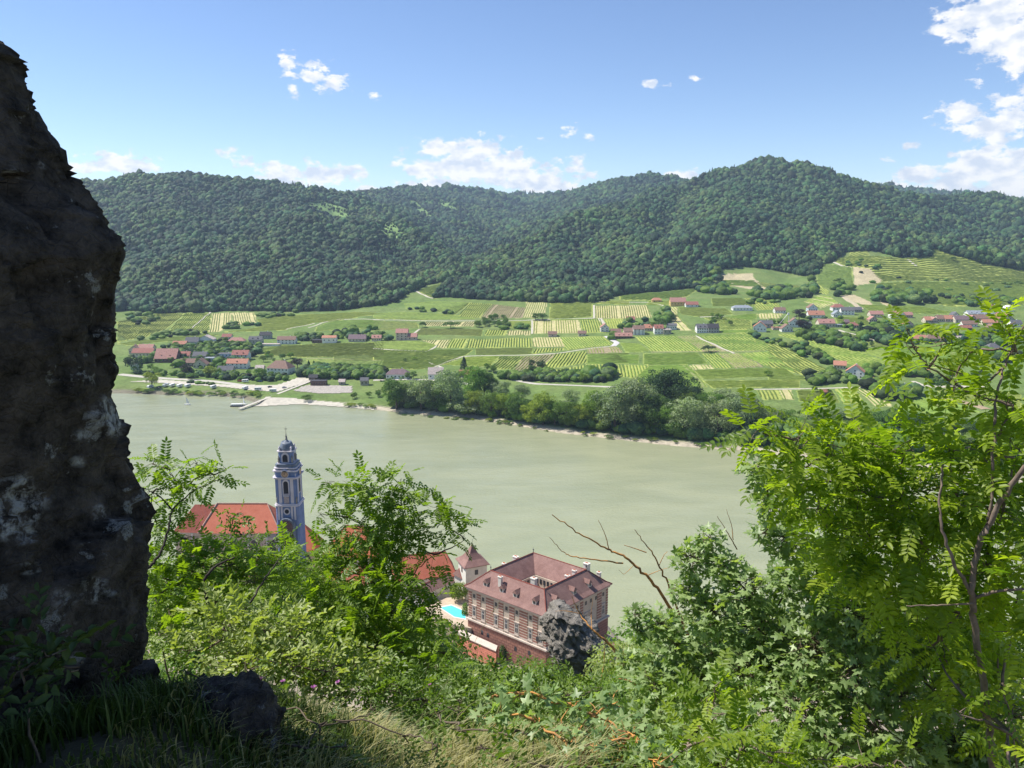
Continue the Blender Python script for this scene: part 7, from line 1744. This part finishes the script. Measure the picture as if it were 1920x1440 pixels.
# big robinia crown filling the downstream side, with its slim stem
rt = plant('robinia_tree', 'near robinia tree with bright feathery leaves in front of the downstream village', 'tree',
  [(1715,655,34,2.7,.8),(1765,645,34,2.7,.6),(1740,690,30,2.7,.5),(1820,660,34,2.7,.3),(1700,615,1,2.7,.1),(1885,610,28,2.6,.5),(1905,660,40,2.6),(1900,760,55,2.6,1.2),(1840,745,40,2.6,.9),(1790,720,26,2.7,.5),
   (1430,812,44,2.9),(1500,820,52,2.9),(1560,850,60,2.9),(1480,880,46,2.9),(1630,830,58,2.9),(1700,850,62,2.8),(1600,920,80,2.9),(1690,940,80,2.8),(1780,850,55,2.7),(1850,850,60,2.6),(1910,860,70,2.6),(1790,930,80,2.7),(1880,960,80,2.6),(1540,960,60,3.0),(1640,1010,80,2.9),(1740,1030,85,2.8),(1850,1060,70,2.6),(1910,1100,60,2.6),(1580,1060,60,3.0),(1690,1120,70,2.9),(1800,1150,60,2.8,.8),(1900,1190,50,2.6,.8),(1750,1210,60,2.9,.6),(1880,1290,45,2.5,.7),(1900,1380,50,2.5,.8),(1520,900,90,3.5,.4),(1620,900,110,3.5,.4),(1740,900,110,3.5,.4),(1850,920,110,3.4,.4),(1600,1020,110,3.6,.4),(1720,1060,120,3.6,.4),(1850,1080,120,3.5,.4),(1900,1000,100,3.4,.4),(1760,1180,110,3.5,.4),(1880,1200,100,3.4,.4),(1900,1320,100,3.3,.4),(1800,1300,90,3.4,.4),(1800,1340,30,2.5,.5)],
  PY(1872, 1600, 2.7), 'robinia', .155, ROB, 1.75, 1, STEM, .014)
stems(rt, [([(1868,1480,2.65),(1852,1350,2.6),(1832,1200,2.55),(1822,1110,2.5),(1830,1040,2.5),(1862,960,2.45),(1925,870,2.4)], .014, .008), ([(1822,1110,2.5),(1790,1060,2.5),(1768,1000,2.5),(1760,930,2.55),(1770,860,2.6)], .007, .003), ([(1830,1120,2.5),(1870,1108,2.45),(1925,1104,2.4)], .006, .004), ([(1826,1132,2.5),(1770,1134,2.5),(1700,1136,2.55)], .004, .002), ([(1850,1000,2.45),(1862,900,2.5),(1866,760,2.55),(1880,690,2.6),(1925,600,2.6)], .006, .003), ([(1880,690,2.6),(1850,720,2.6),(1800,700,2.65),(1740,680,2.7)], .004, .0015)], STEM)
MD = (4.4)
plant('maple_shrub', 'large field maple shrub with lobed grey-green leaves in front of the river', 'shrub',
  [(1425,880,42,3.6),(1450,950,44,3.7),(1480,1010,55,3.8),(1430,1000,30,3.8,.7),(1550,1100,80,3.9),(1400,1110,60,4.0),(1300,1050,46,4.2),(1330,1010,32,4.2,.9),(1360,1060,40,4.1),(1290,1110,44,4.2),(1340,1150,60,4.1),(1430,1170,70,4.0),(1240,1170,44,4.3),(1190,1150,26,4.3,.8),(1195,1185,24,4.3,.8),(1270,1210,50,4.2),(1300,1280,70,4.1),(1400,1260,80,3.9),(1520,1210,90,3.8),(1500,1320,90,3.6),(1620,1150,80,3.7),(1600,1260,70,3.6,.8),(1640,1360,70,3.5,.5),(1230,1290,60,4.2),(1210,1360,60,4.0),(1150,1390,50,3.8),(1300,1380,70,3.8),(1390,1380,80,3.5),(1240,1430,60,3.6),(1340,1440,70,3.4),(1450,1440,80,3.3),(1560,1400,60,3.4,.6),(1700,1230,60,3.6,.6),(1760,1300,60,3.5,.4),(1720,1400,60,3.4,.6),(1700,1180,70,3.8),(1780,1200,70,3.8),(1860,1220,70,3.7),(1680,1300,80,3.8),(1780,1380,80,3.7),(1880,1340,80,3.7),(1620,1420,80,3.6),(1560,1300,70,3.9),(1460,1240,70,4.0),(1880,1430,80,3.6),(1800,1440,80,3.6),(1560,1040,50,3.9),(1480,1090,50,4.0),(1350,1220,60,4.2),(1240,1240,50,4.4),(1180,1240,30,4.4)],
  PY(1480, 1640, 3.9), 'maple', .066, MAP, 1.5, 2, TWIG, .02)
plant('maple_shrub', 'low spray of pale lobed maple leaves reaching over the dry grass', 'shrub',
  [(930,1305,28,2.4,.9),(975,1300,34,2.4),(1020,1310,36,2.4),(1070,1320,36,2.4,.9),(940,1340,36,2.3),(1000,1350,40,2.3,.8),(900,1345,20,2.3,.7),(1110,1340,40,2.4,.8),(1150,1310,36,2.5,.8),(1120,1400,44,2.2,.7),(1190,1380,50,2.3,.8),(1060,1390,36,2.2,.6),(1230,1430,50,2.2,.8)],
  PY(1100, 1520, 2.3), 'maple', .052, MAP, .8, 3, ORB, .006)
plant('robinia_sapling', 'low robinia shoots with dark green feather leaves at the bottom edge', 'shrub',
  [(1330,1340,44,2.6),(1290,1400,50,2.5),(1390,1390,50,2.4),(1450,1420,60,2.3),(1360,1440,60,2.3),(1540,1440,60,2.3,.8),(1620,1430,50,2.3,.8),(1700,1440,46,2.3,.7),(1240,1440,40,2.5,.8),(1340,1290,24,2.6,.4)],
  PY(1420, 1650, 2.4), 'robinia', .125, ROB, 1.3, 4, STEM, .008)
plant('robinia_bush', 'airy robinia bush in the middle whose tips stand against the river', 'bush',
  [(615,905,26,6.5,.8),(655,912,36,6.5),(700,930,44,6.5),(752,905,34,6.5,.8),(760,955,44,6.5),(820,955,36,6.5,.9),(845,990,34,6.5,.9),(870,1012,16,6.5,.6),(650,970,24,6.5,.5),(600,965,20,6.4,.6),(690,1000,60,6.5),(760,1010,46,6.5,.5),(815,1040,36,6.5,.4),(640,1065,46,6.3,.8),(590,1080,60,6.2),(700,1080,76,6.2),(770,1085,44,6.3,.5),(640,1140,76,6.0),(730,1150,70,6.0),(550,1120,60,6.0),(700,1220,76,5.7),(780,1210,60,5.8),(835,1225,30,5.9,.7),(860,1250,30,5.8,.7),(620,1210,70,5.7),(800,1260,60,5.5),(740,1000,40,6.5),(820,1115,18,6.1,.3)],
  PY(700, 1420, 6.4), 'robinia', .19, ROB2, 1.5, 5, TWIG, .02)
rb = plant('robinia_bush', 'yellow-green robinia bush leaning against the dark rock wall', 'bush',
  [(285,870,24,5.2,.9),(318,880,26,5.2,.9),(365,868,22,5.2,.8),(400,890,26,5.2,.8),(425,880,12,5.2,.7),(350,915,34,5.2,.7),(285,925,30,5.1),(300,985,36,5.1,.8),(285,1050,40,5.0),(350,1010,30,5.1,.7),(330,1100,48,4.9),(290,1120,40,4.8),(380,1060,44,5.0),(430,1060,44,5.0),(400,1130,54,4.8),(340,1170,50,4.7,.8),(470,1090,50,4.9),(300,1190,30,4.6,.7),(520,1060,44,5.2),(350,1030,24,5.2,.6),(400,1045,28,5.2,.7),(465,1045,34,5.2),(560,1050,30,5.3)],
  PY(330, 1420, 4.9), 'robinia', .15, ROB2, 1.7, 6, TWIG, .016)
plant('hawthorn_sapling', 'small dark-leaved sapling standing before the church roof', 'sapling',
  [(440,965,20,5.6),(430,995,26,5.6),(455,1005,20,5.6,.8),(420,1020,20,5.5,.7),(500,1025,28,5.5,.8),(535,1005,18,5.6,.8),(480,1055,30,5.5,.8),(530,1060,34,5.5),(545,1095,30,5.5,.8)],
  PY(440, 1230, 5.4), 'ovate', .10, DKL, .8, 7, plain('black_twig', (.03, .025, .02), .9, .2, 20), .01)
plant('privet_bush', 'pale ovate-leaved shrub above the shaded boulder', 'shrub',
  [(430,1190,60,3.9),(500,1180,60,4.0),(560,1200,60,4.0),(470,1240,54,3.7),(540,1250,50,3.7),(610,1260,44,3.8),(400,1150,40,4.1,.8),(660,1240,40,4.0,.8),(350,1220,40,3.8,.6)],
  PY(520, 1420, 3.9), 'ovate', .12, OVA, 1.9, 8, TWIG, .01)
plant('bramble', 'low leafy brambles filling the ground between the grass and the maple', 'shrub',
  [(900,1400,30,2.2,.7),(960,1420,40,2.1),(1040,1440,44,2.1),(1120,1440,44,2.1),(1000,1380,34,2.4),(1180,1440,44,2.2),(860,1370,30,2.6,.8),(820,1340,34,3.0),(1100,1370,34,2.6,.8)],
  PY(1020, 1560, 2.2), 'ovate', .085, DKL, .9, 19, TWIG, .006)
plant('weeds', 'small broad-leaved weeds among the sunny grass', 'weeds',
  [(520,1330,20,2.5,.5),(600,1360,24,2.3,.4),(700,1330,24,2.6,.5),(760,1380,26,2.3,.4),(560,1400,20,2.1,.4),(820,1400,30,2.2,.5),(650,1400,18,2.1,.3),(470,1260,24,2.7,.5),(350,1260,26,2.4,.5),(300,1320,30,2.1,.5),(200,1300,30,2.0,.5),(260,1400,30,1.8,.4),(120,1380,30,1.7,.4)],
  PY(600, 1540, 2.2), 'ovate', .055, GRN0, .9, 23, TWIG, .003)
plant('olive_shrub', 'fine-leaved green shrub bordering the sunny grass', 'shrub',
  [(720,1290,50,4.3),(790,1312,46,4.4),(860,1315,44,4.6),(930,1290,40,5.0),(860,1330,40,3.9,.8),(1000,1300,40,5.0),(1060,1305,38,4.8),(1120,1300,38,4.8,.9),(660,1300,44,4.2),(600,1310,40,3.8),(540,1300,30,3.6)],
  PY(850, 1440, 4.6), 'ovate', .11, DKL, 2.0, 9, TWIG, .01)
# shrubs further down the slope: fill between the near bushes and the town
rsb = random.Random(12)
SL = [(250,1240,18),(330,1260,16),(410,1250,16),(470,1150,22),(540,1180,20),(620,1180,22),(700,1190,24),(780,1230,24),(850,1278,20),(900,1290,16),(960,1300,15),(1010,1290,14),(1060,1310,13),(1120,1310,12),(1180,1290,14),(1240,1260,18),(1310,1250,20),(1400,1230,22),(1500,1220,22),(1620,1220,20),(1740,1240,20),(1860,1250,18),
      (270,1130,34),(350,1150,36),(430,1120,38),(520,1130,36),(600,1120,40),(680,1140,42),(760,1180,44),(812,1240,46),(880,1272,44),(950,1285,40),(1010,1275,34),(1180,1240,34),(1260,1210,40),(1350,1200,46),(1450,1190,50),(1560,1180,50),(1700,1180,50),(1840,1180,50),
      (300,1075,60),(390,1075,64),(470,1070,66),(560,1100,70),(650,1120,74),(740,1165,80),(800,1200,84),(1240,1190,80),(1330,1180,84),(1450,1150,90),(1600,1140,90),(1780,1140,90),(900,1278,60),(1000,1268,62),(1170,1236,60),(845,1262,74)]
for i, (px, py, Y) in enumerate(SL):
    g = PY(px, py, Y); r = Y * rsb.uniform(.045, .062); n = 2600
    w = 'pale' if i % 3 == 0 else 'dark'
    leafy('slope_bush', (g[0], g[1], g[2] - r * .5), (r * 1.25, r, r), n, r * .055, BUS if i % 3 else OVA, 'leafy bush on the steep slope between the near shrubs and the old town', 'bush', 100 + i, group='bushes on the steep slope')
    b_ = MB().tube([(g[0], g[1], g[2] - r * 2.5), (g[0], g[1], g[2] - r * .4)], r * .04, 5)
# dead branches with orange lichen
db = empty('dead_tree', PY(1262, 1125, 5.2), 0, 'bare dead tree with orange lichen reaching over the palace roof', 'dead tree')
stems(db, [([(1290,1190,5.2),(1240,1112,5.2),(1200,1065,5.2),(1165,1040,5.2),(1140,1030,5.2),(1085,1000,5.1),(1035,965,5.1)], .013, .003), ([(1142,1032,5.2),(1136,1005,5.2),(1122,975,5.2)], .004, .0015), ([(1168,1056,5.2),(1120,1050,5.1),(1070,1043,5.1),(1055,1035,5.1),(1030,1008,5.1)], .006, .0015), ([(1290,1190,5.2),(1262,1118,5.2),(1240,1065,5.1),(1215,1025,5.1),(1190,993,5.1)], .010, .002), ([(1212,1036,5.1),(1190,1028,5.1),(1170,1022,5.1)], .004, .002), ([(1216,1078,5.2),(1235,1070,5.1),(1256,1064,5.1)], .003, .001), ([(1190,1058,5.2),(1170,1078,5.2),(1160,1068,5.2)], .002, .001), ([(1236,1060,5.1),(1245,1040,5.1),(1252,1034,5.1)], .003, .001), ([(1382,1030,4.6),(1365,1000,4.6),(1345,968,4.6)], .004, .0015), ([(1375,1012,4.6),(1372,985,4.6),(1362,955,4.6)], .003, .001)], ORB, 'branch')
db = empty('dead_branch', PY(1190, 1280, 5.0), 0, 'crooked dead branch crusted with orange lichen in front of the crag', 'dead branch')
stems(db, [([(1192,1282,5),(1165,1235,5),(1135,1200,5),(1110,1180,5),(1085,1150,5.1),(1072,1118,5.1)], .013, .002), ([(1085,1150,5.1),(1060,1145,5.1),(1040,1146,5.1)], .003, .001), ([(1110,1180,5),(1108,1150,5.1),(1112,1120,5.1)], .003, .001), ([(1160,1228,5),(1170,1252,5),(1215,1268,5)], .005, .002), ([(1135,1200,5),(1132,1250,5),(1120,1300,4.9)], .003, .001), ([(1192,1282,5),(1175,1275,5),(1160,1272,5)], .007, .003)], ORB, 'branch')
db = empty('dead_shrub', PY(1060, 1440, 2.3), 0, 'low dead shrub of orange twigs in the grass', 'dead shrub')
rs_ = random.Random(4)
stems(db, [([(1040,1470,2.2),(1062,1420,2.25),(1075,1380,2.3),(1100,1350,2.35)], .006, .002), ([(1062,1420,2.25),(1040,1390,2.25),(1035,1370,2.3)], .003, .001), ([(1075,1380,2.3),(1050,1352,2.3),(1065,1330,2.35)], .003, .001)] + [([(1100 + rs_.randint(-40, 60), 1460, 2.3), (1130 + rs_.randint(-60, 60), 1410 + rs_.randint(-10, 10), 2.3), (1150 + rs_.randint(-80, 70), 1360 + rs_.randint(-20, 30), 2.35)], .003, .001) for _ in range(16)], ORB, 'branch')
stems(rb, [([(398,1200,4.5),(388,1120,4.6),(382,1085,4.6),(405,1060,4.7),(440,1045,4.8)], .014, .006), ([(250,1080,4.6),(285,1060,4.7),(305,1030,4.8),(316,990,4.9),(322,955,5.0),(360,920,5.1),(420,895,5.1)], .012, .002), ([(322,955,5),(300,930,5),(270,915,5)], .006, .002), ([(410,1190,4.4),(470,1130,4.6),(500,1080,4.8),(530,1040,5.0)], .010, .003)], plain('black_twig2', (.05, .04, .032), .9, .2, 20), 'stem')

# ------------------------------------------------------------------ grass
def grass_patch(name, n, region, lens, mat, seed, label, lean=(0.5, -.3), wid=.0030, keep=None):
    rs = np.random.RandomState(seed); x = rs.uniform(region[0], region[1], n * 2); y = rs.uniform(region[2], region[3], n * 2)
    cl = vnoise2(x * 5, y * 5, seed); k = (cl + rs.rand(len(x)) * .5) > .62
    if keep is not None: k &= keep(x, y)
    x, y = x[k][:n], y[k][:n]; n = len(x); z = near_height(x, y) - .01
    L = rs.uniform(*lens, n) * (.6 + .8 * vnoise2(x * 3, y * 3, seed + 1)); a = rs.rand(n) * 6.283
    dx = np.cos(a) * .35 + lean[0] * rs.uniform(.2, 1.2, n); dy = np.sin(a) * .35 + lean[1] * rs.uniform(.2, 1.2, n); S_ = 5; V = np.zeros((n, S_ * 2, 3))
    sd = np.stack([-dy, dx], -1); sd /= np.linalg.norm(sd, axis=1)[:, None] + 1e-6; w = wid * rs.uniform(.6, 1.5, n)
    for i in range(S_):
        t = i / (S_ - 1); h = L * (t - .38 * t * t); o_ = L * t * t * .75
        for j, s in enumerate((-1, 1)):
            ww = w * (1 - t) ** .6
            V[:, i*2+j, 0] = x + dx * o_ + s * sd[:, 0] * ww; V[:, i*2+j, 1] = y + dy * o_ + s * sd[:, 1] * ww; V[:, i*2+j, 2] = z + h
    f = np.array([(i*2, i*2+1, i*2+3, i*2+2) for i in range(S_ - 1)]); F = (f[None] + (np.arange(n) * S_ * 2)[:, None, None]).reshape(-1, 4)
    return tag(link(name, np_mesh(name, V.reshape(-1, 3), F, mat, var=np.repeat(rs.rand(n), S_ - 1))), label, 'grass', kind='stuff')
DRY = foliage('dry_grass', (.20, .21, .07), (.46, .42, .22), .3, .6, .3, (1.3, 1.3, .7), .05)
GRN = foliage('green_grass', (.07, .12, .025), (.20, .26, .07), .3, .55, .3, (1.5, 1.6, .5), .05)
DKG = foliage('shade_darkened_grass', (.03, .055, .014), (.08, .12, .03), .3, .55, .3, (1.4, 1.5, .5), .05)  # green grass with the rock wall's shade put into its colour
grass_patch('dry_grass', 10500, (-1.0, .22, 1.4, 3.6), (.05, .15), DRY, 1, 'long dry yellowish grass in the sun between rock and shrubs')
grass_patch('tall_grass', 1300, (-.6, .25, 1.6, 2.9), (.16, .36), DRY, 6, 'sparse tall dry grass blades arching over the shorter grass', (.6, -.2), .0016)
grass_patch('green_grass', 17000, (-1.0, 1.2, 1.5, 4.6), (.04, .13), GRN, 2, 'fresh green grass among the dry blades')
grass_patch('shaded_grass', 24000, (-2.0, -.3, .9, 2.9), (.06, .20), DKG, 3, 'green grass coloured darker for the shade of the rock wall', (.1, -.2), .003)
ws = empty('grass_stalks', PY(760, 1440, 2.3), 0, 'tall pale dry grass stalks rising above the sunny grass', 'grass stalks')
stems(ws, [([(740,1440,2.4),(800,1330,2.5),(880,1220,2.7),(940,1120,2.8)], .0016, .0006), ([(690,1430,2.3),(730,1350,2.4),(790,1290,2.5),(850,1280,2.5)], .0014, .0005), ([(600,1400,2.4),(640,1320,2.4),(700,1255,2.5),(735,1240,2.5)], .0014, .0008), ([(800,1440,2.3),(850,1390,2.3),(905,1370,2.35),(960,1372,2.4)], .0014, .0006), ([(610,1380,2.4),(570,1300,2.5),(560,1240,2.5)], .0014, .0006), ([(720,1440,2.2),(760,1370,2.3),(840,1310,2.4)], .0014, .0006), ([(880,1440,2.2),(930,1400,2.3),(990,1300,2.4)], .0014, .0006)], DRY, 'stalk', 4)
PET = foliage('thistle_petals', (.42, .12, .36), (.62, .26, .55), .3, .5, .3, (1.2, .9, 1.2), .05)
for i, (px, py, Y, s, lab) in enumerate([(490,1274,2.7,1.2,'largest pink knapweed flower, nearest the boulder'),(530,1278,2.8,.8,'small pink knapweed flower next to the largest one'),(588,1290,2.7,.95,'pink knapweed flower lowest in the grass'),(634,1280,2.8,.9,'pink knapweed flower set apart towards the shrub'),(806,1284,3.0,.6,'tiny pale pink flower head in the green grass')]):
    p = PY(px, py, Y); gz = NZ(p[0], p[1]); e = empty('pink_flower', (p[0], p[1], gz), 0, lab, 'flower', 'pink flowers in the grass'); h = p[2] - gz
    TV, TF = tubes([(np.array([(0, 0, -.02), (.01, .005, h * .5), (0, 0, h)]), .0016, .001)]); link('stem', np_mesh('stem', TV, TF, GRN, var=np.full(len(TF), .5)), e)
    rs = np.random.RandomState(i); V = []; F = []
    for k in range(22):
        a = rs.rand() * 6.28; el_ = rs.uniform(.1, 1.2); d = np.array([cos(a) * cos(el_), sin(a) * cos(el_), sin(el_)]); t = np.cross(d, [0, 0, 1.0]); t /= np.linalg.norm(t) + 1e-6; L = .013 * s * rs.uniform(.7, 1.2); b0 = len(V); o_ = np.array([0, 0, h])
        V += [o_, o_ + d * L * .8 - t * L * .18, o_ + d * L * 1.1, o_ + d * L * .8 + t * L * .18]; F.append((b0, b0+1, b0+2, b0+3))
    link('petals', np_mesh('petals', V, F, PET, var=rs.rand(len(F))), e); MB().lathe([(.001, h - .012*s), (.005*s, h - .008*s), (.004*s, h)], 7).build('calyx', DKG if False else TWIG, e)
nw = plant('nettle_plant', 'dark nettle-like plant growing in the shade against the rock', 'plant', [(80,1180,30,1.55,.8),(60,1215,30,1.55,.8),(95,1230,34,1.5,.8),(40,1260,40,1.5,.7),(150,1250,30,1.55,.5)], PY(75, 1430, 1.5), 'ovate', .10, DKG, .55, 15, TWIG, .003)
# ------------------------------------------------------------------ haze
m = bpy.data.materials.new('haze'); m.use_nodes = True; nt = m.node_tree; nt.nodes.clear()
vo = nt.nodes.new('ShaderNodeVolumePrincipled'); vo.inputs['Color'].default_value = (.60, .77, 1.0, 1); vo.inputs['Density'].default_value = 7.2e-5; vo.inputs['Anisotropy'].default_value = .2
o_ = nt.nodes.new('ShaderNodeOutputMaterial'); nt.links.new(vo.outputs[0], o_.inputs['Volume'])
tag(MB().box(-6200, 6200, -400, 7060, -6, 430).build('haze', m), 'thin bluish summer haze over the valley', 'haze', kind='stuff')
